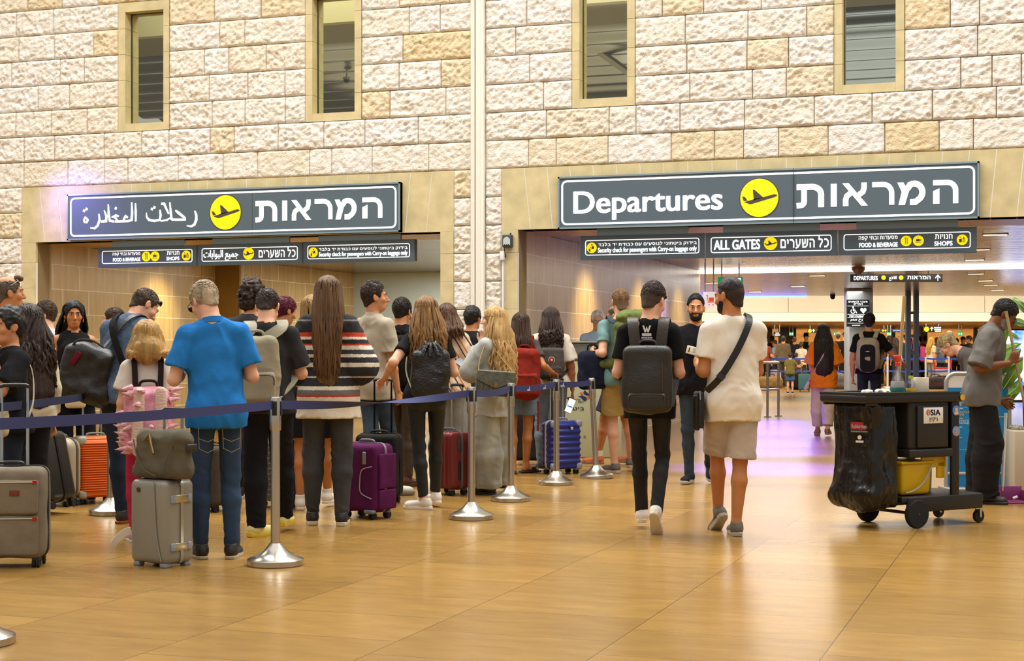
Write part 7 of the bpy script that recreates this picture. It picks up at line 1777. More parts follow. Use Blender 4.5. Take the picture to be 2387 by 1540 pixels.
suitcase('black upright suitcase right of the dark red one', 1084, 1112, (.34, .24, .52), -10, fabric('#191817'), '#141312', soft=True)
suitcase('wide dark brown suitcase behind the red backpack', 1222, 1083, (.50, .26, .54), 0, fabric('#29231e'), '#1c1814', soft=True)
r = suitcase('royal blue ribbed hard-shell suitcase with a cream zip', 1308, 1104, (.36, .24, .49), 30, mat('blue_shell', '#1c2878', .32), '#8c8f94', 8, 2, pole=.42, rad=.05, zipm=mat('cream_zip', '#c3bba6', .6), corner='#8c8f9c')
q = MB(); q.rbox((.05, -.128, .47), (.03, .008, .03), .003, 2); q.obj('badge', mat('badge_cream', '#c8bf9c', .4, .4), r)
suitcase('small teal suitcase pulled by the boy in the olive T-shirt', 1875, 912, (.36, .30, .48), -10, mat('teal_shell', '#3a6d70', .4), '#333333', pole=.38, polecol='#a8a83a')
# ================================================================== security desk
c = G(1382, 1067); r = thing('security_desk', 'tall pale green security desk with the airport logo and a dark glass upper band', 'desk', c, YAW); k = 18.35 / FPX
Z = lambda py: (1067 - py) * k; Xd = lambda px: (px - 1382) * k
DG = mat('desk_green', '#a9a883', .5); q = MB(); q.rbox((Xd(1382), .38, Z(839) / 2), (136 * k, .76, Z(839)), .015, 2); q.obj('front_panel', DG, r)
q = MB(); q.rbox((Xd(1382), .36, (Z(798) + Z(839)) / 2), (142 * k, .74, Z(798) - Z(839)), .01, 2); q.obj('upper_band', mat('smoked_glass', '#77766c', .15, .4), r)
q = MB(); q.rbox((Xd(1382), .36, Z(798) + .01), (146 * k, .80, .02), .006, 2); q.obj('counter_top', mat('counter_top', '#8a8574', .3), r)
NV = mat('logo_navy', '#1c2150', .6); OG = mat('logo_orange', '#c4622c', .6); INK = mat('letter_ink', '#17161a', .6)
def dl(pts, m, name):
    q = MB(); q.prism([(Xd(x), Z(y)) for x, y in pts], .003, None, (0, -.004, 0)); return q.obj(name, m, r)
dl([(1362.5, 908), (1368, 913), (1374.5, 918.5), (1374.5, 921.5), (1367, 920.5), (1361.5, 918), (1359.5, 914)], NV, 'logo_wing'); dl([(1347, 922.5), (1358, 921), (1366, 924.5), (1369, 930), (1364, 934.5), (1358, 931), (1355, 926)], NV, 'logo_wing')
dl([(1351.5, 914), (1358, 913.5), (1360, 919.5), (1353.5, 919.5)], OG, 'logo_bar'); dl([(1368, 922.8), (1374.5, 923), (1375, 929), (1369.5, 928.5)], OG, 'logo_bar')
def dt(s_, x0, x1, y0, y1, name, b=.02):
    q = MB(); put_text(q, s_, Xd(x0), Xd(x1), Z(y1), Z(y0), -.004, 0, b); q.obj(name, INK, r)
dt(rtl('נמל התעופה'), 1327, 1354, 928, 933.5, 'lettering'); dt('Airport', 1347, 1361, 933.5, 939, 'lettering'); dt(rtl('ביטחון'), 1314, 1361, 948, 958, 'lettering', .03)
q = MB(); x, z = Xd(1327.5), Z(808)
q.prism([(x + (.085 if j % 2 == 0 else .038) * math.cos(math.pi / 2 + j * math.pi / 6) * .5, z + (.085 if j % 2 == 0 else .038) * math.sin(math.pi / 2 + j * math.pi / 6) * .5) for j in range(12)], .003, None, (0, -.014, 0)); q.obj('etched_star', mat('etched', '#b4b3a8', .6), r)
q = MB(); q.cyl((Xd(1363), -.006, Z(1017)), (Xd(1363), .01, Z(1017)), .014, 14); q.obj('lock', STEEL, r)

# ================================================================== cleaning cart
p0 = G(2130, 1230); uu = YAW + math.radians(30)
r = thing('cleaning_cart', 'black janitor cart with a big black waste bag and a yellow bucket', 'cart', p0, uu)
CB = mat('cart_black', '#1d1a17', .42, bump=.1, bs=120); CB2 = mat('cart_black2', '#24211e', .5, bump=.12, bs=90)
def part(name, m, build, parent=None, smooth=35):
    q = MB(); build(q); return q.obj(name, m, parent or r, smooth)
part('platform', CB, lambda q: (q.rbox((.27, .22, .20), (.78, .46, .05), .015, 2), q.rbox((.30, -.005, .165), (.74, .03, .11), .01, 2), q.rbox((.30, .445, .165), (.74, .03, .11), .01, 2), q.rbox((.66, .22, .185), (.06, .46, .06), .015, 2)))
for y in (-.03, .47):
    w = part('large_wheel', RUBBER, lambda q: q.lathe([(.060, -.022), (.096, -.022), (.102, -.012), (.102, .012), (.096, .022), (.060, .022)], 36, (0, y, .102), 0, rx(90)))
    part('hub', mat('hub_grey', '#3a3632', .5), lambda q: (q.lathe([(.012, -.018), (.062, -.012), (.062, .012), (.012, .018)], 24, (0, y, .102), 0, rx(90)), q.cyl((0, y - .025, .102), (0, y + .025, .102), .010, 12)), w)
part('axle', BLACKP, lambda q: q.cyl((0, -.03, .102), (0, .47, .102), .012, 10))
for y in (.02, .42):
    w = part('caster', RUBBER, lambda q: q.lathe([(.01, -.014), (.046, -.014), (.05, 0), (.046, .014), (.01, .014)], 24, (.665, y, .05), 0, rx(90)))
    part('caster_fork', STEEL, lambda q: (q.rbox((.665, y - .022, .075), (.022, .005, .07), .002, 1), q.rbox((.665, y + .022, .075), (.022, .005, .07), .002, 1), q.rbox((.665, y, .113), (.04, .05, .01), .003, 1), q.cyl((.665, y, .11), (.665, y, .165), .012, 12)), w)
part('deck', CB, lambda q: (q.rbox((.0, .22, .925), (.94, .50, .065), .02, 3), q.rbox((-.02, -.02, .96), (.90, .02, .025), .008, 2), q.rbox((-.02, .46, .96), (.90, .02, .025), .008, 2), q.rbox((-.46, .22, .96), (.02, .48, .025), .008, 2)))
part('cabinet', CB2, lambda q: (q.rbox((.155, .22, .735), (.40, .44, .37), .03, 3), q.rbox((.17, -.012, .72), (.30, .02, .30), .012, 2), q.rbox((.155, .21, .53), (.43, .47, .06), .015, 2)))
part('end_frame', CB, lambda q: (q.rbox((.40, .0, .56), (.075, .03, .70), .01, 2), q.rbox((.40, .44, .56), (.075, .03, .70), .01, 2), q.rbox((.415, .22, .72), (.03, .44, .38), .01, 2)))
part('hanging_bars', CB, lambda q: [q.rbox((-.40, y, .90), (.10, .03, .05), .01, 2) for y in (.0, .44)])
f = SDF(); f.rb((-.26, .215, .525), (.115, .225, .375), .05, .04); f.ell((-.29, .215, .30), (.13, .25, .18), .06); f.cone((-.36, .02, .25), (-.36, .42, .22), .06, .06, .05)
f.noise = lambda Q: .020 * vnoise(Q * np.array([8, 8, 4.5]), 111) + .015 * (np.abs(vnoise(Q * np.array([15, 15, 5]), 112)) - .35) + .008 * (np.abs(vnoise(Q * np.array([30, 30, 14]), 113)) - .4)
bgm = mat('bag_vinyl', '#15120f', .2, bump=.25, bs=30, stretch=(1, 1, .4)); bag = sdf_obj('waste_bag', f, .008, bgm, r)
Rl = rotm(0, 0, -1.05); lc = np.array([-.66, -.02, .725])
for k in range(200):
    if f(lc[None])[0] < .022: break
    lc = lc + Rl @ np.array([0, .003, 0]) * 1.0
def lab(q): q.prism(rrect(-.065, .065, -.02, .032, .012), .004, Rl, lc)
part('brand_label', mat('label_black', '#201c1a', .4), lambda q: q.prism(rrect(-.07, .07, -.045, .037, .012), .004, Rl, lc + np.array([.003, 0, 0])), bag); part('label_red', mat('label_red', '#b1242a', .4), lab, bag)
def lt(q):
    for s_, z0, z1, w in (('Rubbermaid', -.010, .018, .056), ('Commercial Products', -.038, -.026, .060)):
        v, F = text_geo(s_, .02); lo = v.min(0); hi = v.max(0); n_ = (v - lo) / (hi - lo)
        q.add(np.stack([-w + n_[:, 0] * 2 * w, np.full(len(v), -.006), z0 + n_[:, 1] * (z1 - z0)], 1), F, 0, Rl, lc)
LW = mat('label_white', '#e6e2da', .5); part('label_lettering', LW, lt, bag)
part('label_symbol', LW, lambda q: (q.prism([(.015 * math.cos(a), -.075 + .015 * math.sin(a)) for a in np.linspace(0, 2 * math.pi, 13)[:-1]], .004, Rl, lc), q.prism([(-.028, -.098), (.028, -.098), (.028, -.112), (-.028, -.112)], .004, Rl, lc)), bag)
def sia(q): q.rbox((.165, -.026, .80), (.19, .004, .115), .002, 1)
sg = part('company_sticker', mat('sticker_white', '#e4e0d6', .5), sia)
def siat(q): put_text(q, 'SIA', .135, .232, .800, .842, -.0295, 0, .03); put_text(q, rtl('ניקיון'), .125, .205, .752, .785, -.0295, 0, .02)
part('lettering', NV, siat, sg)
def glb(q):
    for a, b_ in ((.019, .023), (.019, .010)): q.tube([(.113 + b_ * math.cos(t) * .8, -.029, .822 + a * math.sin(t)) for t in np.linspace(0, 2 * math.pi, 20)], .0018, 5)
    q.tube([(.095, -.029, .822), (.131, -.029, .822)], .0018, 5)
part('globe_mark', mat('logo_red', '#b3302a', .5), glb, sg)
YL = mat('bucket_yellow', '#c9a406', .38)
bk = thing('bucket', 'yellow square bucket with a grey handle on the lower shelf of the cart', 'bucket', p0, uu)
q = MB(); q.rbox((.07, .17, .345), (.29, .26, .235), .03, 3, None, 0, lambda V: V * np.array([1, 1, 1]) + np.stack([V[:, 0] * (V[:, 2]) * .35, V[:, 1] * V[:, 2] * .35, V[:, 2] * 0], 1)); q.rbox((.07, .17, .462), (.325, .295, .02), .008, 2); q.obj('bucket_body', YL, bk)
q = MB(); q.tube(smooth_path([(.20, .02, .44), (.17, .015, .40), (.10, .012, .31), (.0, .012, .26), (-.06, .02, .25)], 5), .007, 7); q.obj('bail_handle', mat('bail_grey', '#9b9a92', .5), bk)
part('dust_flap', YL, lambda q: (q.rbox((.24, .05, .462), (.24, .02, .085), .008, 2), q.rbox((.31, .05, .40), (.075, .02, .12), .008, 2)))
part('white_cloth', mat('cloth_white', '#d9d2c4', .9), lambda q: q.rbox((-.02, .20, .42), (.10, .02, .17), .008, 2))
part('bin_insert', mat('bin_beige', '#8a7f6c', .5), lambda q: q.lathe([(.05, .225), (.065, .23), (.07, .42), (.072, .43)], 20, (.34, .26, 0)))
for nm, z, cols in (('round_sticker', .83, ('#5a86c8', '#e0c08a')), ('round_sticker', .68, ('#6a9ad0', '#c88a6a'))):
    o = part(nm, mat('sticker_blue', cols[0], .5), lambda q: q.lathe([(.001, 0), (.037, 0), (.037, .003), (.001, .003)], 24, (.40, -.0165, z), 0, rx(90), cap=False)); part('sticker_figure', mat('sticker_skin', cols[1], .5), lambda q: (q.lathe([(.001, 0), (.013, 0), (.013, .005), (.001, .005)], 16, (.40, -.0165, z + .008), 0, rx(90), cap=False), q.prism([(.378, z - .028), (.422, z - .028), (.414, z - .006), (.386, z - .006)], .004, None, (0, -.021, 0))), o)
part('face_sticker', mat('sticker_yellow', '#e0b020', .5), lambda q: q.lathe([(.001, 0), (.022, 0), (.022, .003), (.001, .003)], 20, (.445, -.034, .925), 0, rx(90), cap=False))
# things on the cart
zt = .958
def onc(a, b_, z=zt): return p0 + rotm(0, 0, uu) @ np.array([a, b_, z])
sb = thing('spray_bottle', 'clear spray bottle with a red trigger on top of the cart', 'bottle', onc(-.04, .12), uu)
GLB = glass_mat('clear_plastic', '#e6e6f0', .12)
part('bottle_body', GLB, lambda q: q.lathe([(.046, 0), (.052, .012), (.052, .075), (.040, .11), (.024, .15), (.015, .185), (.015, .20)], 24), sb); part('liquid', mat('soap', '#c9c3b0', .4), lambda q: q.lathe([(.044, .005), (.049, .014), (.049, .07), (.046, .085)], 24), sb)
part('label_band', mat('label_teal', '#1d6a60', .5), lambda q: q.lathe([(.0528, .012), (.0532, .014), (.0532, .04), (.0528, .042)], 24, cap=False), sb); tr = part('trigger', mat('trigger_red', '#d8331c', .4), lambda q: (q.lathe([(.018, .195), (.018, .222), (.014, .226)], 18), q.rbox((.0, 0, .245), (.036, .026, .045), .008, 2), q.rbox((-.004, 0, .262), (.06, .024, .022), .006, 2)), sb); part('nozzle', WHITE, lambda q: (q.rbox((.034, 0, .25), (.012, .02, .04), .004, 2, rotm(0, -.5, 0))), tr)
w = thing('water_bottle', 'small clear water bottle with a yellow-green cap on top of the cart', 'bottle', onc(.07, .10), uu); part('bottle_body', GLB, lambda q: q.lathe([(.030, 0), (.034, .01), (.034, .06), (.024, .085), (.015, .10), (.015, .108)], 20), w); part('cap', mat('cap_green', '#b8c41c', .4), lambda q: q.lathe([(.017, .104), (.017, .124), (.001, .125)], 18), w); part('label_band', mat('label_amber', '#d8b23a', .5), lambda q: q.lathe([(.0345, .014), (.0348, .016), (.0348, .036), (.0345, .038)], 20, cap=False), w)
w = thing('paper_roll', 'fat cream paper towel roll on top of the cart', 'paper roll', onc(.19, .13), uu); part('paper', mat('paper_cream', '#ddd3bd', .9, bump=.1, bs=80), lambda q: q.lathe([(.022, 0), (.060, 0), (.062, .004), (.062, .108), (.060, .112), (.022, .112)], 32, cap=False), w); part('core', mat('cardboard', '#9a7b52', .9), lambda q: q.lathe([(.018, .002), (.022, .002), (.022, .110), (.018, .110), (.018, .002)], 20, cap=False), w)
w = thing('crumpled_paper', 'crumpled white paper lying at the left of the cart top', 'paper', onc(-.20, .1), uu); f = SDF(); f.ell((0, 0, .012), (.06, .05, .022)); f.ell((-.13, .02, .012), (.045, .04, .020)); f.noise = lambda Q: .014 * vnoise(Q * 40, 121); sdf_obj('paper', f, .005, mat('cloth_white', '#d9d2c4', .9), w)
a = onc(.075, .30, .30); b_ = D(2108, 690, np.dot(onc(.0, .30) - C0, Fv) + .05)
w = thing('mop', 'pale wooden mop pole standing up out of the cart', 'mop', a, 0); q = MB(); q.tube([np.zeros(3), (b_ - a) * .5, b_ - a], .013, 12); q.obj('pole', mat('pale_wood', '#b89c66', .6, var=.15, vs=6), w); q = MB(); q.rbox((0, 0, .02), (.12, .06, .05), .02, 2); q.obj('mop_head', fabric('#b8b0a0'), w)

# ================================================================== blue sign board, planter, broom and dustpan
p = G(2279, 1140); r = thing('information_board', 'free-standing blue carry-on baggage board with a grey tube frame', 'sign board', p, YAW); k = 14.28 / FPX
Z = lambda py: (1140 - py) * k; Xb = lambda px: (px - 2279) * k
TB = mat('tube_grey', '#a9a49c', .35, .5); q = MB(); R_ = .06; x0, x1, zt_ = Xb(2205), Xb(2353), Z(870)
q.tube([(x0, 0, .02)] + [(x0, 0, zt_ - .09)] + [(x0 + .09 - .09 * math.cos(t), 0, zt_ - .09 + .09 * math.sin(t)) for t in np.linspace(.2, math.pi / 2, 6)] + [(x1 - .09 + .09 * math.sin(t), 0, zt_ - .09 + .09 * math.cos(t)) for t in np.linspace(0, math.pi / 2 - .2, 6)] + [(x1, 0, zt_ - .09), (x1, 0, .02)], .019, 12); q.tube([(x0, 0, Z(1103)), (x1, 0, Z(1103))], .016, 10); q.obj('tube_frame', TB, r)
q = MB(); q.rbox((0, .0, .012), (x1 - x0 + .06, .34, .024), .008, 2); q.obj('base_plate', TB, r)
q = MB(); q.bx(x0 + .015, x1 - .015, -.008, .012, Z(1136), Z(903)); q.obj('blue_panel', mat('board_blue', '#0f79b4', .4), r)
q = MB(); q.bx(x0 + .02, x1 - .02, -.008, .012, Z(903), zt_ - .02); q.obj('white_header', mat('board_white', '#d9d5ce', .45), r)
BW = mat('board_lettering', '#e8eef2', .6); BYE = mat('board_cream', '#d8c88a', .6)
def bt(s_, xa, xb, ya, yb_, m=BW, b=.012):
    q = MB(); put_text(q, s_, Xb(xa), Xb(xb), Z(yb_), Z(ya), -.0095, 0, b); q.obj('lettering', m, r)
def bl(pts, w, m=BW, nm='line'):
    q = MB(); q.stroke([(Xb(x), Z(y)) for x, y in pts], w * k, .002, None, (0, -.010, 0)); q.obj(nm, m, r)
bt('Carry-on baggage', 2213, 2292, 911, 922); bt(rtl('מידות כבודת בד'), 2222, 2300, 920.5, 927, BW, .03); bt('CARRY-ON', 2224, 2262, 934, 940, BW, .03); bt(rtl('תיק יד'), 2226, 2240, 941, 945.5, BW, .02); bt('55 x 40 x 23', 2224, 2254, 947.5, 950, BW); bt('PERSONAL ITEM', 2224, 2284, 957, 963, BYE, .03); bt(rtl('פריט אישי'), 2226, 2246, 964, 968.5, BYE, .02); bt('40 x 30 x 15', 2224, 2254, 970.5, 973, BYE)
for y, s_ in ((977, 'maximum size of items'), (981, 'allowed in the cabin'), (985, 'per passenger')): bt(s_, 2222, 2262, y, y + 3, BW, 0)
bl([(2219, 934), (2219, 950), (2222, 952), (2244, 952)], 1.1); bl([(2219, 957), (2219, 973), (2222, 975), (2244, 975)], 1.1, BYE)
bl([(2207, 995), (2242, 995)], 1.2); bl([(2207, 1020), (2242, 1020)], 1.2, BYE); bl([(2335, 1053), (2350, 1053)], 1.1); bl([(2334, 1058), (2334, 1130)], .8, BYE)
for k_ in range(12): bl([(2207 + k_ * 6, 1047.5), (2210 + k_ * 6, 1047.5)], .7)
bl([(2310, 968), (2330, 971), (2350, 971)], 1.2, BYE)
q = MB(); q.prism([(Xb(a_), Z(b2)) for a_, b2 in ((2324, 883), (2327, 884), (2332, 890), (2329, 891), (2325, 888))], .002, None, (0, -.010, 0)); q.obj('logo_blue', mat('logo_teal', '#2a6f96', .5), r); q = MB(); q.prism([(Xb(a_), Z(b2)) for a_, b2 in ((2329, 893), (2333, 891), (2338, 899), (2334, 898))], .002, None, (0, -.010, 0)); q.obj('logo_red', mat('logo_red2', '#b0283a', .5), r)
pl = G(2424, 1147); r = thing('fig_plant', 'large-leaved fiddle leaf fig in a square stone planter at the right edge', 'plant', pl, YAW); k = 14.0 / FPX
q = MB(); q.rbox((0, .22, .275), (.46, .46, .55), .012, 2); q.obj('planter', mat('planter_stone', '#b5aa94', .6), r); q = MB()
R = random.Random(9)
for i in range(60): q.ball((R.uniform(-.2, .2), .22 + R.uniform(-.2, .2), .555 + R.uniform(0, .012)), R.uniform(.015, .03), 6)
tag(q.obj('gravel', mat('gravel', '#8f8672', .9), r), kind='stuff')
stem = [(-.06, .2, .55), (-.05, .2, .9), (.0, .2, 1.3), (.02, .2, 1.75)]; q = MB(); q.tube(smooth_path(stem, 5), .014, 8); q.tube(smooth_path([(-.10, .12, .55), (-.12, .08, .75), (-.13, .05, .95)], 4), .008, 7); q.obj('stem', mat('stem_brown', '#5a4128', .8), r)
def leafm():
    m, n, L, b = nodes('fig_leaf'); tc = n.new('ShaderNodeTexCoord'); t = n.new('ShaderNodeTexNoise'); t.inputs['Scale'].default_value = 5; L.new(tc.outputs['Object'], t.inputs['Vector'])
    rr = n.new('ShaderNodeValToRGB'); rr.color_ramp.elements[0].position = .35; rr.color_ramp.elements[1].position = .68; rr.color_ramp.elements[0].color = (*lin('#2f5a17'), 1); rr.color_ramp.elements[1].color = (*lin('#84b021'), 1)
    L.new(t.outputs['Fac'], rr.inputs[0]); L.new(rr.outputs[0], b.inputs['Base Color']); b.inputs['Roughness'].default_value = .38
    b.inputs['Transmission Weight'].default_value = 0; return m
LEAF = leafm()
def leaf(c, d, up, ln, wd):
    d = nrm(d); s_ = nrm(np.cross(d, up)); u = np.cross(s_, d); nu, nv = 14, 8; V = []; F = []
    for i in range(nu + 1):
        t = i / nu; hw = wd * (math.sin(math.pi * min(1, t * 1.02)) ** .55) * (.55 + .55 * t - .12 * math.cos(t * 9)) * (1 if 0 < i < nu else .02)
        for j in range(nv + 1):
            v = j / nv * 2 - 1; V.append(c + d * ln * t + s_ * hw * v + u * (.10 * ln * (1 - (2 * t - 1) ** 2) - .35 * hw * abs(v) * .3 + .018 * math.sin(v * 5 + t * 16) * ln * abs(v) - .12 * ln * t * t))
    for i in range(nu):
        for j in range(nv): a_ = i * (nv + 1) + j; F.append((a_, a_ + 1, a_ + nv + 2, a_ + nv + 1))
    n_ = len(V); nn = u * .002; V2 = V + [v - nn for v in V]; F2 = F + [tuple(x + n_ for x in q_[::-1]) for q_ in F]
    q = MB(); q.add(V2, F2); o = q.obj('leaf', LEAF, r, 180)
    q = MB(); q.tube([V[i * (nv + 1) + nv // 2] + u * .002 for i in range(nu + 1)], .003, 5); q.obj('midrib', mat('midrib', '#a9bd5a', .6), o)
Lp = lambda px, py, dd=.0: np.array([(px - 2424) * k, .22 + dd, (1147 - py) * k - .0])
for (a_, b2, wd, up, dd) in (((2362, 800), (2348, 705), .062, (0, -1, .2), -.05), ((2362, 752), (2330, 735), .05, (0, -.5, 1), -.12), ((2395, 790), (2352, 770), .055, (0, -1, .6), .0), ((2400, 800), (2322, 830), .075, (0, -1, .5), -.05), ((2395, 812), (2330, 872), .13, (.2, -1, .4), -.12), ((2400, 830), (2352, 905), .11, (0, -1, .2), -.10), ((2400, 880), (2358, 945), .09, (0, -1, .3), -.06), ((2420, 760), (2372, 742), .07, (0, -1, .3), .05), ((2420, 735), (2385, 690), .07, (0, -1, .3), .05), ((2385, 850), (2332, 850), .10, (0, -.4, 1), -.2), ((2430, 800), (2500, 760), .10, (0, -1, .3), 0), ((2430, 850), (2500, 880), .11, (0, -1, .3), 0), ((2425, 770), (2460, 690), .09, (0, -1, .3), 0), ((2385, 905), (2361, 918), .07, (0, -1, .3), -.12)):
    A0 = Lp(*a_, dd * .3); B0 = Lp(*b2, dd); leaf(A0, B0 - A0, np.asarray(up, float), float(np.linalg.norm(B0 - A0)), wd * .62)
dC = 13.0
a = D(2400, 1000, dC - .30); b_ = D(2345, 725, dC - .15); w = thing('broom', 'wooden broom stick held up by the cleaner', 'broom', a, 0); q = MB(); q.tube([(a - b_) * .0, (b_ - a) * .5, b_ - a], .0125, 12); q.obj('stick', mat('broom_wood', '#9b8258', .6, var=.15, vs=6), w)
g = G(2440, 1165); q = MB(); q.tube([np.zeros(3), g - a + np.array([0, 0, .10])], .0125, 10); q.obj('lower_stick', mat('broom_wood', '#9b8258', .6, var=.15, vs=6), w); q = MB(); q.rbox(g - a + np.array([0, 0, .05]), (.30, .05, .10), .015, 2); q.obj('brush', BLACKP, w)
p = G(2358, 1171); w = thing('dustpan', 'purple dustpan with a long white handle on the floor by the cleaner', 'dustpan', p, YAW); PD = mat('dustpan_purple', '#8c3c6c', .4)
q = MB(); q.rbox((0, .0, .008), (.24, .20, .012), .005, 2); q.rbox((-.115, .02, .05), (.012, .19, .10), .005, 2, rotm(0, -.12, 0)); q.rbox((.115, .02, .05), (.012, .19, .10), .005, 2, rotm(0, .12, 0)); q.rbox((0, .11, .065), (.24, .012, .13), .005, 2); q.obj('pan', PD, w)
hp = D(2345, 962, np.dot(p - C0, Fv) + .12); hl_ = rotm(0, 0, -YAW) @ (hp - p); q = MB(); q.tube([(-.04, .115, .09), hl_], .012, 10); q.obj('handle', WHITE, w); q = MB(); q.lathe([(.008, -.02), (.012, -.02), (.012, .02), (.008, .02)], 14, (.02, -.03, .045), 0, rotm(0, 1.2, 0)); q.obj('litter', WHITE, w)

# ================================================================== rail barrier in the hall
p = G(1800, 972); d_ = np.dot(p - C0, Fv); r = thing('rail_barrier', 'stainless steel crowd rail with two bars left of the orange blouse', 'railing', p, YAW); k = d_ / FPX
SP = mat('rail_steel', '#b9b8b6', .2, 1.0)
Z = lambda py: (972 - py) * k; Xr = lambda px: (px - 1800) * k
for x, yo in ((1789, 0), (1822, .35), (1700, 0)):
    q = MB(); q.cyl((Xr(x), yo, 0), (Xr(x), yo, Z(845)), .024, 14); q.cyl((Xr(x), yo, 0), (Xr(x), yo, .02), .07, 18); q.obj('post', SP, r)
for y in (845, 908):
    q = MB(); q.tube([(Xr(1690), 0, Z(y)), (Xr(1789), 0, Z(y)), (Xr(1822), .35, Z(y))], .026, 12); q.obj('rail', SP, r)
# ================================================================== the crowd in the far hall
QM = 2.3
def far_person(px, hy, d, a, shirt, trs, hair, label, style='short', fem=False, skin='m', sleeve=.65, H=None, arms=None, g=1.04, head=(0, 0), lean=0, **k):
    H = H or CAMZ + (HOR - hy) * d / FPX
    P = Person(px, d=d, H=H, a=a, fem=fem, g=g, skin=skin, arms=arms, head=head, lean=lean, res=.0075, **{q: k[q] for q in k if q in ('feet', 'hs')}); P.start(label)
    P.body(k.get('bare', False)); P.shirt(fabric(shirt), sleeve, .016, -.06)
    P.pants(fabric(trs), .010, length=k.get('length', 1.0), flare=.01)
    P.shoes(leather(k.get('shoe', '#2a2622')))
    if style == 'short': P.hair_short(hair, .012)
    if style == 'bald': P.hair_short(hair, .004, bald=True)
    if style == 'long': P.hair_long(hair, .34, 1.1, .006, 24, 1.6, seed=px)
    if style == 'tail': P.hair_short(hair, .016); t = MB(); t.tube(smooth_path([P.hl(0, -.10, .03), P.hl(0, -.15, -.03), P.hl(0, -.13, -.16)], 3), [.02, .026, .028, .026, .022, .016, .006], 8); t.obj('ponytail', hairm(hair), P.root)
    if style in ('cap', 'hat'):
        P.hair_short(hair, .006); t = MB(); hc = k.get('cap', '#17161a')
        if style == 'cap':
            t.lathe([(.001, .095), (.05, .085), (.085, .05), (.094, .0)], 20, P.hl(0, -.014, .045), 0, P.Rh); t.rbox(P.hl(0, .12, .045), (.15, .10, .012), .006, 2, P.Rh); t.obj('cap', fabric(hc), P.root)
        else:
            t.lathe([(.001, .125), (.06, .125), (.085, .10), (.094, .012), (.17, .006), (.175, -.004), (.09, -.006)], 24, P.hl(0, -.010, .045), 0, P.Rh); t.obj('hat', fabric(hc), P.root)
    if k.get('mask'): f = SDF(); f.ell(P.hl(0, .05, -.06), (.062, .058, .05), .01, P.Rh); sdf_obj('face_mask', f, .005, fabric('#c9d2d4'), P.root)
    return P
F_ = far_person
HNG = [{}, {}]
F_(1784, 789, 51.5, 25, '#7a3a2c', '#2a2420', '#33241a', 'person in a rust-red top with bare arms right beside the white T-shirt, behind the rail', 'short', arms=[{}, HOLD])
F_(1800, 783, 57, 10, '#24304a', '#23232a', '#1d1815', 'dark-haired person in navy left of the olive jacket')
F_(1808, 792, 54.5, -60, '#8fa6bb', '#33343c', '#4a3020', 'young person in a light blue top looking down left of the olive jacket', head=(0, 20))
F_(1826, 783, 53, 5, '#5c5140', '#4a4338', '#2c2723', 'broad man in a long olive jacket behind the boy with the teal suitcase', g=1.2, sleeve=1.9)
F_(1838, 788, 59, 0, '#a39a8a', '#33343c', '#8a7a62', 'grey-haired person between the olive jacket and the bald head')
F_(1852, 785, 54, 0, '#1c2230', '#1c1c22', '#5a4a40', 'bald man in a navy jumper right of the olive jacket', 'bald', g=1.15, sleeve=1.8)
F_(1868, 797, 53, 5, '#cfc8bb', '#3a3a40', '#3a281c', 'woman with a dark ponytail and a white top left of the black hat', 'tail', True)
F_(1879, 779, 56, 160, '#17171a', '#17171a', '#2a2018', 'bearded man in a wide black hat and black coat', 'hat', skin='l', sleeve=1.9)
F_(1890, 793, 53.5, -40, '#2b2624', '#22222a', '#a07c44', 'blonde woman in a dark top just left of the orange blouse', 'long', True, 'l')
BO = F_(1842, 822, 45.3, 2, '#6d6330', '#3f6284', '#3a2618', 'small boy in an olive T-shirt and blue shorts pulling a teal suitcase', 'short', skin='l', H=1.16, arms=[{}, {'px': 1868, 'py': 853, 'dd': .1, 'hint': (.5, -.2, -1)}], bare=True, length=.42, shoe='#1e1c1c', hs=1.18)
F_(1856, 823, 52.3, 20, '#5a3c30', '#2a2a2e', '#3a2a1c', 'child with brown hair behind the small boy', H=1.14, hs=1.18)
CP = F_(1954, 776, 53, 5, '#23242e', '#25262c', '#4a4038', 'man in a grey cap and dark top right of the orange blouse', 'cap', cap='#8a8478')
F_(1970, 775, 52.5, -20, '#141416', '#191a20', '#6a5a4a', 'man in a black cap and black T-shirt beside the grey cap', 'cap', skin='l', g=1.1)
F_(1988, 789, 58, 0, '#b5a58c', '#3a3a40', '#c0a878', 'fair-haired person left of the grey and black backpack')
F_(1934, 790, 59, 0, '#6a4a3a', '#3a3a40', '#2a2018', 'person in brown half hidden right of the orange blouse')
F_(2050, 787, 57, -20, '#3a4658', '#2a2a30', '#22190f', 'dark-haired person right of the grey and black backpack')
F_(2074, 783, 54, -70, '#2a2426', '#25252a', '#2b1d14', 'woman in a beret with dark hair left of the mop pole', 'long', True)
F_(2092, 786, 53.5, -30, '#3b3638', '#33302e', '#33221a', 'woman with long brown hair and a charcoal top bending behind the belts', 'long', True, lean=14)
F_(2106, 781, 52.8, -95, '#1f3342', '#2b3038', '#1c1c1c', 'masked man in a dark cap and teal jumper behind the mop pole', 'cap', mask=True, g=1.15, sleeve=1.9)
F_(2121, 787, 58, 0, '#6e6a66', '#333333', '#2a2018', 'person in grey behind the masked man')
TB_ = F_(2134, 774, 54, -95, '#26314a', '#3a3c40', '#7a4a32', 'tall bald man in a navy jacket facing left right of the mop pole', 'bald', g=1.1, sleeve=1.9)
F_(2145, 785, 59, 0, '#7a4a3a', '#333333', '#241a14', 'dark-haired person behind the tall bald man')
F_(2156, 783, 60, 10, '#c8b46a', '#4a4438', '#3a2a1c', 'person in a pale yellow top left of the long-haired blonde')
F_(2164, 792, 57, 30, '#b8a070', '#4a4438', '#8a6a3c', 'sandy-haired person directly behind the long-haired blonde')
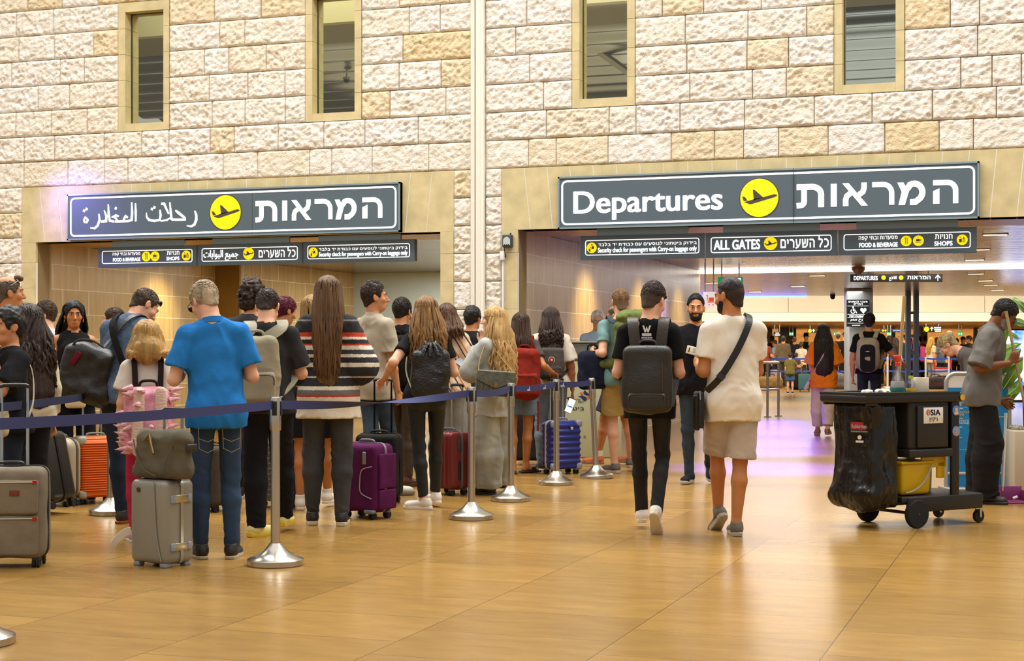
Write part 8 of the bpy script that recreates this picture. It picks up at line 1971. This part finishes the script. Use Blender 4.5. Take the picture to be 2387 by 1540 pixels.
F_(2171, 787, 53, 45, '#d4c4a4', '#8f8a80', '#b8903c', 'long-haired blonde woman in a cream top by the belts', 'long', True, 'l')
F_(2184, 787, 56, -10, '#a8b4c0', '#44464c', '#8a8078', 'grey-haired person in pale blue right of the long-haired blonde')
F_(2196, 790, 53.5, 0, '#5b6a80', '#333840', '#191512', 'black-haired person with a dark backpack between the blonde and the man in black')
F_(2206, 794, 55, -60, '#b89a6a', '#4a443c', '#a8803c', 'second blonde woman just left of the bald man in black', 'long', True, 'l')
BM = F_(2213, 771, 52.5, -80, '#18181b', '#1d1e22', '#8a8078', 'tall bald man in a black T-shirt facing left behind the belts', 'bald', skin='l', g=1.12)
F_(2230, 789, 58, 0, '#5a6a58', '#333333', '#4a3626', 'person in green right of the tall man in black')
F_(2245, 786, 56, 150, '#2a2430', '#26262a', '#2a2030', 'person in a purple cap above the elderly person', 'cap', cap='#3a2c4c')
F_(2258, 783, 55, -100, '#4a4644', '#26262a', '#3a3632', 'masked person with dark grey hair above the elderly person', mask=True)
F_(2272, 785, 57, 0, '#c2b08c', '#333333', '#9a9288', 'grey-haired person in beige next to the cleaner')
F_(2150, 789, 62, 0, '#3a3a46', '#333333', '#2a1c14', 'person in dark blue at the very back right of the steel post')
QM = 1.0
# double-belt barriers
FB = []; fp = None
FBM = mat('blue_webbing', '#1d47b6', .6)
for px, lab in ((1760, 'white'), (1905, 'white'), (1993, 'white'), (2069, 'white'), (2158, 'white'), (2212, 'white'), (2262, 'white')):
    p = along(51.6, px, 0); FB.append(p)
    if fp is None:
        fp = thing('barrier_post', 'white barrier post of the double blue belts in the far hall', 'barrier post', p, 0, 'far barrier posts'); wm = mat('post_white', '#c9cdd2', .3, .4)
        q = MB(); q.lathe([(.16, 0), (.16, .02), (.05, .05), (.035, .06)], 20); q.obj('base', wm, fp); q = MB(); q.lathe([(.035, .05), (.035, 1.02), (.02, 1.03)], 16); q.obj('pole', wm, fp)
    else: c = copy_tree(fp); c.location = p
for k in range(len(FB) - 1):
    for z in (.985, .575): belt('blue belt of the double barrier in the far hall', FB[k], FB[k + 1], 0, .02, FBM, z, .06, 'far double blue belts')
# luggage beside the crowd
def soft_bag(label, px, py, d, half, col, name='bag'):
    c = D(px, py, d); r = thing(name, label, 'bag', (c[0], c[1], 0), YAW); f = SDF(); f.rb((0, 0, half[2]), half, min(half) * .7, .03); f.noise = lambda Q: .02 * vnoise(Q * 9 + px, 131); sdf_obj('bag_body', f, .02, fabric(col), r)
    q = MB(); q.tube(smooth_path([(-half[0] * .4, 0, half[2] * 1.95), (-half[0] * .3, 0, half[2] * 2.35), (half[0] * .3, 0, half[2] * 2.35), (half[0] * .4, 0, half[2] * 1.95)], 4), .015, 6); q.obj('handle', fabric('#2a2420'), r); return r
soft_bag('pink and cream plastic bag on the floor behind the rail', 1801, 903, 52, (.26, .2, .30), '#b8a49a')
soft_bag('brown holdall carried behind the rail', 1794, 868, 51, (.42, .2, .20), '#7a6138', 'holdall')
soft_bag('black bag on the floor beside the small boy', 1862, 893, 50, (.3, .2, .28), '#1c1a1c')
soft_bag('grey bundled bag on the floor right of the orange blouse', 1948, 899, 50.5, (.36, .25, .26), '#5a5a5c')
backpack(TB_, 'pink backpack on the tall bald man in navy', fabric('#b84a86'), .36, .52, .2, -.05, None, None)
soft_bag('dark bag on a trolley below the long-haired blonde', 2180, 893, 50.6, (.36, .25, .20), '#3a3034')
c = along(51.9, 2197, 0); r = thing('luggage_trolley', 'red-handled luggage trolley by the belts', 'trolley', c, YAW); RDM = mat('trolley_red', '#c0221c', .4)
q = MB(); q.tube([(-.30, 0, 1.0), (-.26, 0, .66), (.26, 0, .66), (.30, 0, 1.0)], .035, 8); q.obj('handle_frame', RDM, r); q = MB(); q.tube([(-.25, 0, .66), (-.25, 0, .1), (-.25, -.5, .1), (.25, -.5, .1), (.25, 0, .1), (.25, 0, .66)], .02, 8); q.obj('frame', STEEL, r)
q = MB(); q.bx(-.24, .24, -.02, .02, .42, .64); q.obj('sign_plate', mat('plate_grey', '#b8b0b0', .5), r)
for sx in (-1, 1): q = MB(); q.lathe([(.02, -.02), (.08, -.02), (.08, .02), (.02, .02)], 14, (sx * .22, -.4, .08), 0, rotm(0, math.pi / 2, 0)); q.obj('wheel', RUBBER, r)
